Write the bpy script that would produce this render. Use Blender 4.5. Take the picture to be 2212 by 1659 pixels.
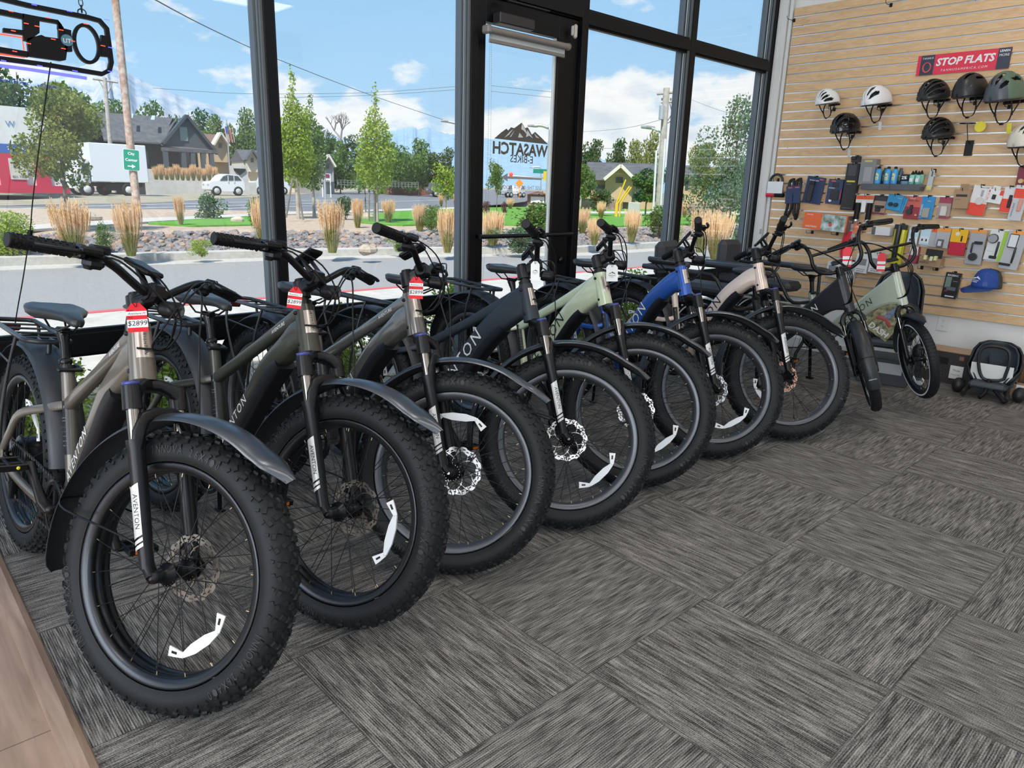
import bpy, math, random
import numpy as np
from mathutils import Vector, Matrix
for o in list(bpy.data.objects): bpy.data.objects.remove(o, do_unlink=True)
scn = bpy.context.scene; COL = scn.collection
PI = math.pi
# ---------------------------------------------------------------- camera
CH = 1.345; FPX = 1541.776
YW = 3.46; XW = 6.34            # inner face of the shopfront, face of the slatted wall
_y, _t, _r = 0.7543923, 0.26712319, 0.0300001
_f = Vector((math.sin(_y)*math.cos(_t), math.cos(_y)*math.cos(_t), -math.sin(_t)))
_a = Vector((math.cos(_y), -math.sin(_y), 0)); _b = _a.cross(_f)
RT = math.cos(_r)*_a + math.sin(_r)*_b; UP = -math.sin(_r)*_a + math.cos(_r)*_b; FW = _f
cd = bpy.data.cameras.new('camera'); cam = bpy.data.objects.new('camera', cd); COL.objects.link(cam)
cd.sensor_width = 36; cd.lens = FPX/2212*36; cd.clip_start = .05; cd.clip_end = 60000
cam.matrix_world = Matrix(((RT.x, UP.x, -FW.x, 0), (RT.y, UP.y, -FW.y, 0), (RT.z, UP.z, -FW.z, CH), (0, 0, 0, 1)))
scn.camera = cam
def ray(u, v): return RT*((u-1106)/FPX) - UP*((v-829.5)/FPX) + FW
def on_y(u, v, y=YW): d = ray(u, v); return d*(y/d.y) + Vector((0, 0, CH))
def on_x(u, v, x=XW): d = ray(u, v); return d*(x/d.x) + Vector((0, 0, CH))
def on_z(u, v, z=0.): d = ray(u, v); return d*((z-CH)/d.z) + Vector((0, 0, CH))
def at_d(u, v, dist): d = ray(u, v); k = dist/math.hypot(d.x, d.y); return d*k + Vector((0, 0, CH))
def psc(u, v, d): return (at_d(u+5, v, d)-at_d(u-5, v, d)).length/10
# ---------------------------------------------------------------- view, sky, sun
vs = scn.view_settings; vs.view_transform = 'Standard'; vs.look = 'None'; vs.exposure = 0.0; vs.gamma = 1; vs.use_curve_mapping = False
w = bpy.data.worlds.new('sky'); scn.world = w; w.use_nodes = True
nt = w.node_tree; N = nt.nodes; L = nt.links; N.clear()
def nd(nt, t, **k):
    n = nt.nodes.new(t)
    for a, b in k.items():
        if a.startswith('i_'): n.inputs[a[2:].replace('_', ' ')].default_value = b
        else: setattr(n, a, b)
    return n
def mth(nt, op, a, b=None, c=None, clamp=False):
    n = nt.nodes.new('ShaderNodeMath'); n.operation = op; n.use_clamp = clamp
    for i, x in enumerate((a, b, c)):
        if x is None: continue
        if isinstance(x, (int, float)): n.inputs[i].default_value = x
        else: nt.links.new(x, n.inputs[i])
    return n.outputs[0]
def ramp(nt, fac, stops, interp='LINEAR'):
    n = nt.nodes.new('ShaderNodeValToRGB'); cr = n.color_ramp; cr.interpolation = interp
    while len(cr.elements) < len(stops): cr.elements.new(.5)
    for e, (p, c) in zip(cr.elements, stops): e.position = p; e.color = (*c, 1) if len(c) == 3 else c
    nt.links.new(fac, n.inputs[0]); return n.outputs[0]
def mixc(nt, fac, a, b):
    n = nt.nodes.new('ShaderNodeMix'); n.data_type = 'RGBA'
    for s, x in ((0, fac), (6, a), (7, b)):
        if isinstance(x, (int, float)): n.inputs[s].default_value = x
        elif isinstance(x, tuple): n.inputs[s].default_value = (*x, 1)
        else: nt.links.new(x, n.inputs[s])
    return n.outputs[2]
tc = nd(nt, 'ShaderNodeTexCoord'); sp = nd(nt, 'ShaderNodeSeparateXYZ'); L.new(tc.outputs['Generated'], sp.inputs[0])
el = mth(nt, 'MAXIMUM', sp.outputs[2], 0.0)
sky = ramp(nt, el, [(0, (.60, .82, 1.0)), (.08, (.47, .74, 1.0)), (.25, (.36, .65, .98)), (.5, (.30, .58, .95)), (1, (.20, .42, .82))])
mp = nd(nt, 'ShaderNodeMapping'); mp.inputs['Scale'].default_value = (1, 1, 2.1); mp.inputs['Location'].default_value = (3.1, 1.72, .3)
L.new(tc.outputs['Generated'], mp.inputs[0])
n1 = nd(nt, 'ShaderNodeTexNoise', i_Scale=4.2, i_Detail=9.0, i_Roughness=.55); L.new(mp.outputs[0], n1.inputs[0])
n2 = nd(nt, 'ShaderNodeTexNoise', i_Scale=13.0, i_Detail=7.0, i_Roughness=.55); L.new(mp.outputs[0], n2.inputs[0])
cl = mth(nt, 'ADD', mth(nt, 'MULTIPLY', n1.outputs[0], .8), mth(nt, 'MULTIPLY', n2.outputs[0], .2))
bias = ramp(nt, el, [(0, (.565,)*3), (.07, (.56,)*3), (.13, (.505,)*3), (.18, (.40,)*3), (.6, (.41,)*3), (1, (.42,)*3)])
cl = mth(nt, 'ADD', cl, mth(nt, 'SUBTRACT', bias, .5))
cm = ramp(nt, cl, [(.50, (0, 0, 0)), (.545, (.85, .85, .85)), (.60, (1, 1, 1))])
cc = ramp(nt, n2.outputs[0], [(.35, (.82, .88, .95)), (.52, (1.05, 1.05, 1.05))])
fin = mixc(nt, cm, sky, cc)
bg = nd(nt, 'ShaderNodeBackground'); bg.inputs[1].default_value = 1.0; L.new(fin, bg.inputs[0])
wo = nd(nt, 'ShaderNodeOutputWorld'); L.new(bg.outputs[0], wo.inputs[0])
sl = bpy.data.lights.new('sun', 'SUN'); sl.energy = 6.4; sl.angle = math.radians(2.0); sl.color = (1, .95, .87)
so = bpy.data.objects.new('sun', sl); COL.objects.link(so); so.rotation_euler = Vector((.60, .42, -1.0)).to_track_quat('-Z', 'Y').to_euler()
# room daylight and lamps: large shop windows behind the camera (area portals in real openings) and ceiling panels, set below
PANEL_W = 66.0; BACKWIN_W = 130.0
# ---------------------------------------------------------------- materials
MATS = {}
def mat(name, col=(.5, .5, .5), rough=.5, metal=0., spec=.5, coat=0., emit=None, es=1., alpha=None, noise=None, bump=None, sheen=0., trans=0., ior=1.45):
    if name in MATS: return MATS[name]
    m = bpy.data.materials.new(name); m.use_nodes = True; t = m.node_tree; b = t.nodes['Principled BSDF']
    b.inputs['Base Color'].default_value = (*col, 1); b.inputs['Roughness'].default_value = rough; b.inputs['Metallic'].default_value = metal
    b.inputs['Specular IOR Level'].default_value = spec; b.inputs['Coat Weight'].default_value = coat; b.inputs['Coat Roughness'].default_value = .08
    b.inputs['IOR'].default_value = ior
    if trans: b.inputs['Transmission Weight'].default_value = trans
    if sheen: b.inputs['Sheen Weight'].default_value = sheen
    if emit: b.inputs['Emission Color'].default_value = (*emit, 1); b.inputs['Emission Strength'].default_value = es
    if noise:                                  # (scale, second colour[, detail])
        tc = nd(t, 'ShaderNodeTexCoord'); n = nd(t, 'ShaderNodeTexNoise', i_Scale=noise[0], i_Detail=5.0); t.links.new(tc.outputs['Object'], n.inputs[0])
        c = ramp(t, n.outputs[0], [(.35, col), (.65, noise[1])]); t.links.new(c, b.inputs['Base Color'])
    if bump:
        tc = nd(t, 'ShaderNodeTexCoord'); n = nd(t, 'ShaderNodeTexNoise', i_Scale=bump[0], i_Detail=4.0); t.links.new(tc.outputs['Object'], n.inputs[0])
        bp = nd(t, 'ShaderNodeBump', i_Strength=bump[1], i_Distance=.002); t.links.new(n.outputs[0], bp.inputs['Height']); t.links.new(bp.outputs[0], b.inputs['Normal'])
    MATS[name] = m; return m
def newmat(name):
    m = bpy.data.materials.new(name); m.use_nodes = True; MATS[name] = m; t = m.node_tree; return m, t, t.nodes['Principled BSDF']
# ---------------------------------------------------------------- mesh building
def orth(d):
    d = d.normalized(); a = Vector((0, 0, 1)) if abs(d.z) < .9 else Vector((1, 0, 0)); x = a.cross(d).normalized(); return x, d.cross(x)
class MB:
    def __init__(s): s.v = []; s.f = []; s.m = []; s.s = []; s.M = None
    def add(s, vs, fs, mi=0, sm=False, M=None):
        o = len(s.v); T = M if s.M is None else (s.M if M is None else s.M @ M)
        if T is not None: vs = [T @ Vector(p) for p in vs]
        s.v += [tuple(p) for p in vs]; s.f += [tuple(i+o for i in f) for f in fs]; s.m += [mi]*len(fs); s.s += [sm]*len(fs); return s
    def box(s, c, d, mi=0, M=None, b=0):
        x, y, z = d[0]/2, d[1]/2, d[2]/2; c = Vector(c)
        if not b:
            vs = [c+Vector((i*x, j*y, k*z)) for i in (-1, 1) for j in (-1, 1) for k in (-1, 1)]
            return s.add(vs, [(0, 1, 3, 2), (4, 6, 7, 5), (0, 4, 5, 1), (2, 3, 7, 6), (0, 2, 6, 4), (1, 5, 7, 3)], mi, False, M)
        b = min(b, x*.98, y*.98, z*.98); vs = []; idx = {}
        for i in (-1, 1):
            for j in (-1, 1):
                for k in (-1, 1):
                    for a in range(3):
                        e = [x, y, z]; q = [b if t != a else 0 for t in range(3)]
                        idx[i, j, k, a] = len(vs); vs.append(c+Vector((i*(e[0]-q[0]), j*(e[1]-q[1]), k*(e[2]-q[2]))))
        fs = []; R = (-1, 1)
        for i in R: fs.append([idx[i, j, k, 0] for j, k in ((-1, -1), (1, -1), (1, 1), (-1, 1))][::i])
        for j in R: fs.append([idx[i, j, k, 1] for i, k in ((-1, -1), (-1, 1), (1, 1), (1, -1))][::j])
        for k in R: fs.append([idx[i, j, k, 2] for i, j in ((-1, -1), (1, -1), (1, 1), (-1, 1))][::k])
        for j in R:
            for k in R: fs.append([idx[-1, j, k, 1], idx[1, j, k, 1], idx[1, j, k, 2], idx[-1, j, k, 2]][::-j*k])
        for i in R:
            for k in R: fs.append([idx[i, -1, k, 0], idx[i, 1, k, 0], idx[i, 1, k, 2], idx[i, -1, k, 2]][::i*k])
        for i in R:
            for j in R: fs.append([idx[i, j, -1, 0], idx[i, j, 1, 0], idx[i, j, 1, 1], idx[i, j, -1, 1]][::-i*j])
        for i in R:
            for j in R:
                for k in R: fs.append([idx[i, j, k, a] for a in range(3)][::i*j*k])
        return s.add(vs, fs, mi, False, M)
    def tube(s, path, r, n=10, mi=0, closed=False, caps=True, M=None, sm=True, sec=None, up=None):
        """sweep; r number or list; sec list of (w,h) half sizes with superellipse; up fixes the section's second axis"""
        P = [Vector(p) for p in path]; k = len(P); vs = []; X = None
        for i in range(k):
            a = P[(i-1) % k] if (closed or i) else P[0]; c = P[(i+1) % k] if (closed or i < k-1) else P[-1]
            d = (c-a).normalized()
            if up is not None: X = Vector(up).cross(d).normalized(); Y = d.cross(X)
            elif X is None: X, Y = orth(d)
            else: X = (X-d*X.dot(d)).normalized(); Y = d.cross(X)
            if sec: wv, hv = sec[i] if isinstance(sec, list) else sec
            else: wv = hv = (r[i] if isinstance(r, (list, tuple)) else r)
            for j in range(n):
                t = 2*PI*(j+.5)/n; ca, sa = math.cos(t), math.sin(t)
                if sec: e = .55; ca = math.copysign(abs(ca)**e, ca); sa = math.copysign(abs(sa)**e, sa)
                vs.append(P[i]+X*(ca*wv)+Y*(sa*hv))
        fs = []; q = k if closed else k-1
        for i in range(q):
            for j in range(n): a = i*n+j; b = i*n+(j+1) % n; c = ((i+1) % k)*n+(j+1) % n; d = ((i+1) % k)*n+j; fs.append((a, b, c, d))
        s.add(vs, fs, mi, sm, M)
        if caps and not closed:
            s.add(vs[:n], [tuple(range(n))[::-1]], mi, False, M); s.add(vs[-n:], [tuple(range(n))], mi, False, M)
        return s
    def cyl(s, a, b, r, r2=None, n=16, mi=0, M=None, caps=True): return s.tube([a, b], [r, r if r2 is None else r2], n, mi, M=M, caps=caps)
    def lathe(s, prof, n=24, mi=0, M=None, axis='z', sm=True, close=False):
        """prof: (radius, height)"""
        vs = []; k = len(prof)
        for r, h in prof:
            for j in range(n):
                t = 2*PI*j/n; c, q = r*math.cos(t), r*math.sin(t)
                vs.append((c, q, h) if axis == 'z' else ((q, h, c) if axis == 'y' else (h, c, q)))
        fs = [(i*n+j, i*n+(j+1) % n, ((i+1) % k)*n+(j+1) % n, ((i+1) % k)*n+j) for i in range(k if close else k-1) for j in range(n)]
        return s.add(vs, fs, mi, sm, M)
    def prism(s, poly, h0, h1, mi=0, M=None, mside=None):
        n = len(poly); a = sum(poly[i][0]*poly[(i+1) % n][1]-poly[(i+1) % n][0]*poly[i][1] for i in range(n))
        if a < 0: poly = poly[::-1]
        vs = [(x, y, h0) for x, y in poly]+[(x, y, h1) for x, y in poly]
        s.add(vs, [tuple(range(n))[::-1], tuple(range(n, 2*n))], mi, False, M)
        return s.add(vs, [(i, (i+1) % n, (i+1) % n+n, i+n) for i in range(n)], mi if mside is None else mside, False, M)
    def ball(s, c, r, n=10, mi=0, M=None, lo=-1., hi=1.):
        r = (r,)*3 if isinstance(r, (int, float)) else r; vs = []; k = n//2+1
        for i in range(k):
            t = math.asin(lo)+(math.asin(hi)-math.asin(lo))*i/(k-1)
            for j in range(n): p = 2*PI*j/n; vs.append((c[0]+r[0]*math.cos(t)*math.cos(p), c[1]+r[1]*math.cos(t)*math.sin(p), c[2]+r[2]*math.sin(t)))
        return s.add(vs, [(i*n+j, i*n+(j+1) % n, (i+1)*n+(j+1) % n, (i+1)*n+j) for i in range(k-1) for j in range(n)], mi, True, M)
    def loft(s, rings, mi=0, caps=True, sm=True, M=None, closed=True):
        n = len(rings[0]); vs = [p for r in rings for p in r]; q = n if closed else n-1
        s.add(vs, [(i*n+j, i*n+(j+1) % n, (i+1)*n+(j+1) % n, (i+1)*n+j) for i in range(len(rings)-1) for j in range(q)], mi, sm, M)
        if caps: s.add(rings[0], [tuple(range(n))[::-1]], mi, False, M); s.add(rings[-1], [tuple(range(n))], mi, False, M)
        return s
    def mesh(s, name, mats):
        me = bpy.data.meshes.new(name); me.from_pydata(s.v, [], s.f)
        for m in (mats if isinstance(mats, (list, tuple)) else [mats]): me.materials.append(m)
        me.polygons.foreach_set('material_index', s.m); me.polygons.foreach_set('use_smooth', s.s); me.update(); return me
    def build(s, name, mats, parent=None, M=None, **k): return link(name, s.mesh(name, mats), parent, M, **k)
def link(name, me, parent=None, M=None, label=None, cat=None, group=None, kind=None):
    o = bpy.data.objects.new(name, me); COL.objects.link(o)
    if parent is not None: o.parent = parent
    if M is not None: o.matrix_local = M
    return tag(o, label, cat, group, kind)
def tag(o, label=None, cat=None, group=None, kind=None):
    for k, v in (('label', label), ('category', cat), ('group', group), ('kind', kind)):
        if v: o[k] = v
    return o
def thing(name, label, cat, M=None, group=None): return link(name, None, None, M, label, cat, group)
def copy_tree(o, parent=None, M=None):
    c = o.copy(); COL.objects.link(c); c.parent = parent
    if M is not None: c.matrix_local = M
    for ch in [x for x in COL.objects if x.parent == o]: copy_tree(ch, c)
    return c
def slab(b, poly, half, inset=.010, mi=0):
    """bevelled solid of an outline given in the x-z plane"""
    n = len(poly); a = sum(poly[i][0]*poly[(i+1) % n][1]-poly[(i+1) % n][0]*poly[i][1] for i in range(n)); poly = poly if a > 0 else poly[::-1]; ins = []
    for i in range(n):
        p, q, r = Vector(poly[i-1]), Vector(poly[i]), Vector(poly[(i+1) % n]); e1 = (q-p).normalized(); e2 = (r-q).normalized(); n1 = Vector((-e1.y, e1.x)); n2 = Vector((-e2.y, e2.x)); m_ = (n1+n2).normalized(); ins.append(q+m_*inset/max(.5, m_.dot(n1)))
    rings = [[(q[0], y, q[1]) for q in P_] for y, P_ in ((half, ins), (half-inset*.6, poly), (-half+inset*.6, poly), (-half, ins))]
    return b.loft(rings, mi, True, False)
def T(x, y, z): return Matrix.Translation((x, y, z))
def Rx(a): return Matrix.Rotation(a, 4, 'X')
def Ry(a): return Matrix.Rotation(a, 4, 'Y')
def Rz(a): return Matrix.Rotation(a, 4, 'Z')
def axes(o, x, y):
    """matrix with local x, y along given directions"""
    x = Vector(x).normalized(); y = Vector(y); y = (y-x*y.dot(x)).normalized(); z = x.cross(y)
    return Matrix(((x.x, y.x, z.x, o[0]), (x.y, y.y, z.y, o[1]), (x.z, y.z, z.z, o[2]), (0, 0, 0, 1)))
def arc(cx, cy, r, a0, a1, n): return [(cx+r*math.cos(a0+(a1-a0)*i/n), cy+r*math.sin(a0+(a1-a0)*i/n)) for i in range(n+1)]
def rrect(w, h, r, n=4):
    x, y = w/2-r, h/2-r; o = []
    for cx, cy, a in ((x, y, 0), (-x, y, PI/2), (-x, -y, PI), (x, -y, 1.5*PI)): o += arc(cx, cy, r, a, a+PI/2, n)
    return o
TXT = {}
def text_data(s, shear=0., space=1., off=0.):
    k = (s, shear, space, off)
    if k not in TXT:
        c = bpy.data.curves.new('t', 'FONT'); c.body = s; c.size = 1; c.align_x = 'CENTER'; c.align_y = 'CENTER'; c.shear = shear; c.space_character = space; c.resolution_u = 2; c.offset = off
        o = bpy.data.objects.new('t', c); COL.objects.link(o); bpy.context.view_layer.update()
        me = o.to_mesh(); vs = [tuple(v.co) for v in me.vertices]; fs = [tuple(p.vertices) for p in me.polygons]; o.to_mesh_clear()
        bpy.data.objects.remove(o, do_unlink=True); bpy.data.curves.remove(c)
        xs = [v[0] for v in vs]; ys = [v[1] for v in vs]; cx, cy = (max(xs)+min(xs))/2, (max(ys)+min(ys))/2; W = max(xs)-min(xs); H = max(ys)-min(ys)
        TXT[k] = ([((v[0]-cx)/W, (v[1]-cy)/H, 0) for v in vs], fs, W/H)
    return TXT[k]
def text(mb, s, M, w=None, h=None, mi=0, shear=0., space=1., off=0.):
    """flat lettering centred on M's origin, in its xy plane facing +z"""
    vs, fs, ar = text_data(s, shear, space, off)
    if w is None: w = h*ar
    if h is None: h = w/ar
    mb.add([(a*w, b*h, 0) for a, b, _ in vs], fs, mi, False, M); return mb
def smooth_path(P, n=6):
    P = [Vector(p) for p in P]; o = []
    for i in range(len(P)-1):
        a = P[max(i-1, 0)]; b = P[i]; c = P[i+1]; d = P[min(i+2, len(P)-1)]
        for j in range(n):
            t = j/n; o.append(.5*((2*b)+(c-a)*t+(2*a-5*b+4*c-d)*t*t+(3*b-a-3*c+d)*t**3))
    return o+[P[-1]]
BLK = mat('black_plastic', (.006, .006, .007), .38, spec=.35); MBLK = mat('black_metal', (.006, .006, .007), .30, 0, .38)
RUB = mat('rubber', (.0085, .0095, .0105), .60, spec=.38, bump=(60, .15)); GRIP = mat('grip_rubber', (.006, .006, .007), .55, spec=.35)
CHR = mat('chrome', (.55, .53, .50), .16, 1.); ALU = mat('aluminium', (.62, .63, .64), .32, 1.); DCHR = mat('dark_chrome', (.22, .20, .185), .18, 1.)
WHT = mat('white', (.80, .80, .80), .5); PAPER = mat('paper', (.82, .82, .80), .7); SILV = mat('silver_decal', (.62, .62, .60), .35, .3)
INK = mat('ink', (.01, .01, .012), .5); RED = mat('tag_red', (.72, .018, .03), .45)
# ================================================================ room shell
def carpet():
    m, t, b = newmat('carpet_tiles'); g = nd(t, 'ShaderNodeNewGeometry'); s = nd(t, 'ShaderNodeSeparateXYZ'); t.links.new(g.outputs['Position'], s.inputs[0])
    TS = .6096; x, y = s.outputs[0], s.outputs[1]
    u = mth(t, 'DIVIDE', mth(t, 'SUBTRACT', x, 1.388-TS*40), TS); v = mth(t, 'DIVIDE', mth(t, 'SUBTRACT', y, 1.120-TS*40), TS)
    iu, iv = mth(t, 'FLOOR', u), mth(t, 'FLOOR', v); par = mth(t, 'MODULO', mth(t, 'ADD', iu, iv), 2.0)
    def mixf(a, bb): n = nd(t, 'ShaderNodeMix'); t.links.new(par, n.inputs[0]); t.links.new(a, n.inputs[2]); t.links.new(bb, n.inputs[3]); return n.outputs[0]
    al, ac = mixf(x, y), mixf(y, x); tid = mth(t, 'ADD', mth(t, 'MULTIPLY', iu, 7.3), mth(t, 'MULTIPLY', iv, 13.7))
    def nz(a, c, det, sc=1.):
        cv = nd(t, 'ShaderNodeCombineXYZ'); t.links.new(mth(t, 'MULTIPLY', ac, a), cv.inputs[0]); t.links.new(mth(t, 'MULTIPLY', al, c), cv.inputs[1]); t.links.new(tid, cv.inputs[2])
        n = nd(t, 'ShaderNodeTexNoise', i_Scale=sc, i_Detail=det); t.links.new(cv.outputs[0], n.inputs[0]); return n.outputs[0]
    st = nz(210, 12, 1.5); bl = nz(70, 6, 3.); fz = nz(520, 300, 1.)
    row = mth(t, 'MULTIPLY', mth(t, 'SINE', mth(t, 'MULTIPLY', ac, 2*PI/.0062)), .5); loop = mth(t, 'MULTIPLY', mth(t, 'SINE', mth(t, 'MULTIPLY', al, 2*PI/.006)), .5)
    h = mth(t, 'ADD', mth(t, 'MULTIPLY', st, .85), mth(t, 'MULTIPLY', bl, .55)); h = mth(t, 'ADD', h, mth(t, 'MULTIPLY', fz, .75))
    h = mth(t, 'ADD', h, mth(t, 'MULTIPLY', row, .22)); h = mth(t, 'ADD', h, mth(t, 'MULTIPLY', loop, .04)); h = mth(t, 'SUBTRACT', h, .57)
    c = ramp(t, h, [(.22, (.024, .023, .023)), (.42, (.090, .084, .078)), (.60, (.205, .190, .172)), (.85, (.37, .345, .315))])
    e1 = mth(t, 'ABSOLUTE', mth(t, 'SUBTRACT', mth(t, 'FRACT', u), .5)); e2 = mth(t, 'ABSOLUTE', mth(t, 'SUBTRACT', mth(t, 'FRACT', v), .5))
    sm = mth(t, 'GREATER_THAN', mth(t, 'MAXIMUM', e1, e2), .4955); c = mixc(t, mth(t, 'MULTIPLY', sm, .45), c, (.02, .02, .02))
    t.links.new(c, b.inputs['Base Color']); b.inputs['Roughness'].default_value = .95; b.inputs['Specular IOR Level'].default_value = .15
    bp = nd(t, 'ShaderNodeBump', i_Strength=.6, i_Distance=.003); t.links.new(h, bp.inputs['Height']); t.links.new(bp.outputs[0], b.inputs['Normal']); return m
def wood(name, c0, c1, c2, grain=(3., 55., 3.), joints=None, rough=.45, spec=.4):
    m, t, b = newmat(name); g = nd(t, 'ShaderNodeNewGeometry'); mp = nd(t, 'ShaderNodeMapping'); mp.inputs['Scale'].default_value = grain; t.links.new(g.outputs['Position'], mp.inputs[0])
    n = nd(t, 'ShaderNodeTexNoise', i_Scale=1.0, i_Detail=7.0, i_Roughness=.62, i_Distortion=.6); t.links.new(mp.outputs[0], n.inputs[0])
    c = ramp(t, n.outputs[0], [(.30, c0), (.5, c1), (.72, c2)])
    if joints:                                   # planks: (width along x, length along y)
        s = nd(t, 'ShaderNodeSeparateXYZ'); t.links.new(g.outputs['Position'], s.inputs[0]); u = mth(t, 'DIVIDE', mth(t, 'ADD', s.outputs[0], 9.862), joints[0]); iu = mth(t, 'FLOOR', u)
        v = mth(t, 'ADD', mth(t, 'DIVIDE', s.outputs[1], joints[1]), mth(t, 'MULTIPLY', iu, .37)); iv = mth(t, 'FLOOR', v)
        wn = nd(t, 'ShaderNodeTexWhiteNoise', noise_dimensions='2D'); cv = nd(t, 'ShaderNodeCombineXYZ'); t.links.new(iu, cv.inputs[0]); t.links.new(iv, cv.inputs[1]); t.links.new(cv.outputs[0], wn.inputs[0])
        c = mixc(t, mth(t, 'MULTIPLY', wn.outputs[0], .35), c, c2)
        a = mth(t, 'LESS_THAN', mth(t, 'FRACT', u), .02); d = mth(t, 'LESS_THAN', mth(t, 'FRACT', v), .0035); c = mixc(t, mth(t, 'MULTIPLY', mth(t, 'MAXIMUM', a, d), .75), c, (.06, .035, .025))
    t.links.new(c, b.inputs['Base Color']); b.inputs['Roughness'].default_value = rough; b.inputs['Specular IOR Level'].default_value = spec; return m
X0, X1, Y0, HC = -3.4, XW+.012, -5.2, 3.75
CARP = carpet(); FW_ = wood('wood_planks', (.20, .125, .085), (.31, .205, .145), (.40, .275, .20), (26, 2.2, 3), (.19, 1.05))
FN_ = wood('wood_nosing', (.24, .155, .11), (.35, .24, .175), (.44, .315, .235), (30, 2.6, 3)); DRY = mat('drywall', (.68, .675, .65), .85, noise=(3, (.72, .715, .69)))
CEIL = mat('ceiling_paint', (.75, .75, .74), .9)
MB().box(((.25+X1+.2)/2, (Y0+YW)/2, -.03), (X1+.2-.25, YW-Y0+.2, .06)).build('floor', CARP, kind='structure')
MB().box(((X0+.20)/2, (Y0+YW)/2, -.022), (.20-X0, YW-Y0+.2, .06)).build('floor', FW_, kind='structure')
MB().prism([(.195, 0), (.195, .014), (.235, .014), (.252, .006), (.256, 0)], Y0, YW, M=Matrix(((1, 0, 0, 0), (0, 0, 1, 0), (0, 1, 0, 0), (0, 0, 0, 1)))).build('trim_1', FN_, kind='structure')
MB().box(((X0+X1)/2, (Y0+YW)/2, HC+.05), (X1-X0+.4, YW-Y0+.6, .1)).build('ceiling', CEIL, kind='structure')
# right wall with white jamb by the window, far beyond it the shop goes on behind the camera
b = MB(); b.box((X1+.06, (Y0+YW+.16)/2, HC/2), (.12, YW+.16-Y0, HC)); b.build('wall_right', DRY, kind='structure')
b = MB(); b.box((XW-.02, YW-.030, HC/2), (.06, .10, HC), b=.004); b.box((XW-.045, YW-.02, HC/2), (.03, .03, HC), b=.003); b.box((XW-.012, YW-.10, HC/2), (.03, .03, HC), b=.003); b.build('trim_2', mat('trim_white', (.66, .66, .65), .5), kind='structure')
MB().box(((X1-.014+X1)/2, (Y0+YW-.15)/2, .05), (.014, YW-.15-Y0, .10), b=.003).build('baseboard_right', mat('base_vinyl', (.62, .60, .57), .5), kind='structure')
# back and left walls with shop windows that let the daylight in
b = MB(); b.box(((X0+X1)/2, Y0-.06, .25), (X1-X0, .12, .5)); b.box(((X0+X1)/2, Y0-.06, HC-.2), (X1-X0, .12, .4)); b.box((X0+.3, Y0-.06, HC/2), (.6, .12, HC)); b.box((X1-.3, Y0-.06, HC/2), (.6, .12, HC)); b.box((1.4, Y0-.06, HC/2), (.5, .12, HC)); b.build('wall_back', DRY, kind='structure')
b = MB(); b.box((X0-.06, (Y0+YW)/2, .2), (.12, YW-Y0, .4)); b.box((X0-.06, (Y0+YW)/2, HC-.25), (.12, YW-Y0, .5)); b.box((X0-.06, Y0+.4, HC/2), (.12, .8, HC)); b.box((X0-.06, YW-.3, HC/2), (.12, .8, HC)); b.box((X0-.06, -.9, HC/2), (.12, .4, HC)); b.build('wall_left', DRY, kind='structure')
def daylight(loc, rot, sx, sy, pw):
    l = bpy.data.lights.new('window_daylight', 'AREA'); l.shape = 'RECTANGLE'; l.size = sx; l.size_y = sy; l.energy = pw; l.color = (.90, .95, 1.0)
    o = bpy.data.objects.new('window_daylight', l); COL.objects.link(o); o.location = loc; o.rotation_euler = rot
daylight((-.7, Y0-.15, 1.9), (PI/2, 0, PI), 3.6, 2.8, BACKWIN_W*3.0); daylight((3.7, Y0-.15, 1.9), (PI/2, 0, PI), 3.9, 2.8, BACKWIN_W*3.4)
daylight((X0-.15, -2.7, 1.85), (PI/2, 0, -PI/2), 3.2, 2.7, BACKWIN_W*1.2); daylight((X0-.15, .9, 1.85), (PI/2, 0, -PI/2), 3.2, 2.7, BACKWIN_W*1.2)
PAN = mat('lamp_diffuser', (.9, .9, .9), .5, emit=(1, .97, .92), es=PANEL_W/8.)
for i, (x, y) in enumerate([(x, y) for x in (-1.4, 1.6, 4.6) for y in (-3.4, -.9, 1.5)]):
    t = thing('ceiling_light', 'flush white panel light in the shop ceiling', 'light', T(x, y, HC), 'ceiling panel lights')
    b = MB(); [b.box(c, d) for c, d in (((0, .30, -.02), (1.24, .03, .04)), ((0, -.30, -.02), (1.24, .03, .04)), ((.605, 0, -.02), (.03, .6, .04)), ((-.605, 0, -.02), (.03, .6, .04)))]; b.build('housing', WHT, t)
    MB().box((0, 0, -.015), (1.18, .57, .01)).build('diffuser', PAN, t)
# ---------------------------------------------------------------- shopfront
FR = mat('frame_black', (.0035, .004, .005), .45, .0, .22); GSK = mat('glazing_bead', (.68, .69, .66), .4, .2); FGR = mat('frame_grey', (.085, .09, .095), .5); FG2 = mat('frame_blue_grey', (.13, .15, .17), .5); DGS = mat('spacer_grey', (.10, .12, .12), .5)
gm, gt, gb = newmat('window_glass'); gt.nodes.remove(gb); tr = nd(gt, 'ShaderNodeBsdfTransparent'); tr.inputs[0].default_value = (.975, .99, .99, 1); gl = nd(gt, 'ShaderNodeBsdfGlossy'); gl.inputs['Roughness'].default_value = .0
lw_ = nd(gt, 'ShaderNodeLayerWeight'); lw_.inputs[0].default_value = .5; fr_ = mth(gt, 'ADD', mth(gt, 'MULTIPLY', mth(gt, 'POWER', lw_.outputs[1], 5.0), .9), .035); mx = nd(gt, 'ShaderNodeMixShader'); gt.links.new(fr_, mx.inputs[0]); gt.links.new(tr.outputs[0], mx.inputs[1]); gt.links.new(gl.outputs[0], mx.inputs[2]); gt.links.new(mx.outputs[0], gt.nodes['Material Output'].inputs[0])
YG = YW+.075; TD = .12; ZT = HC-.02
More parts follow.
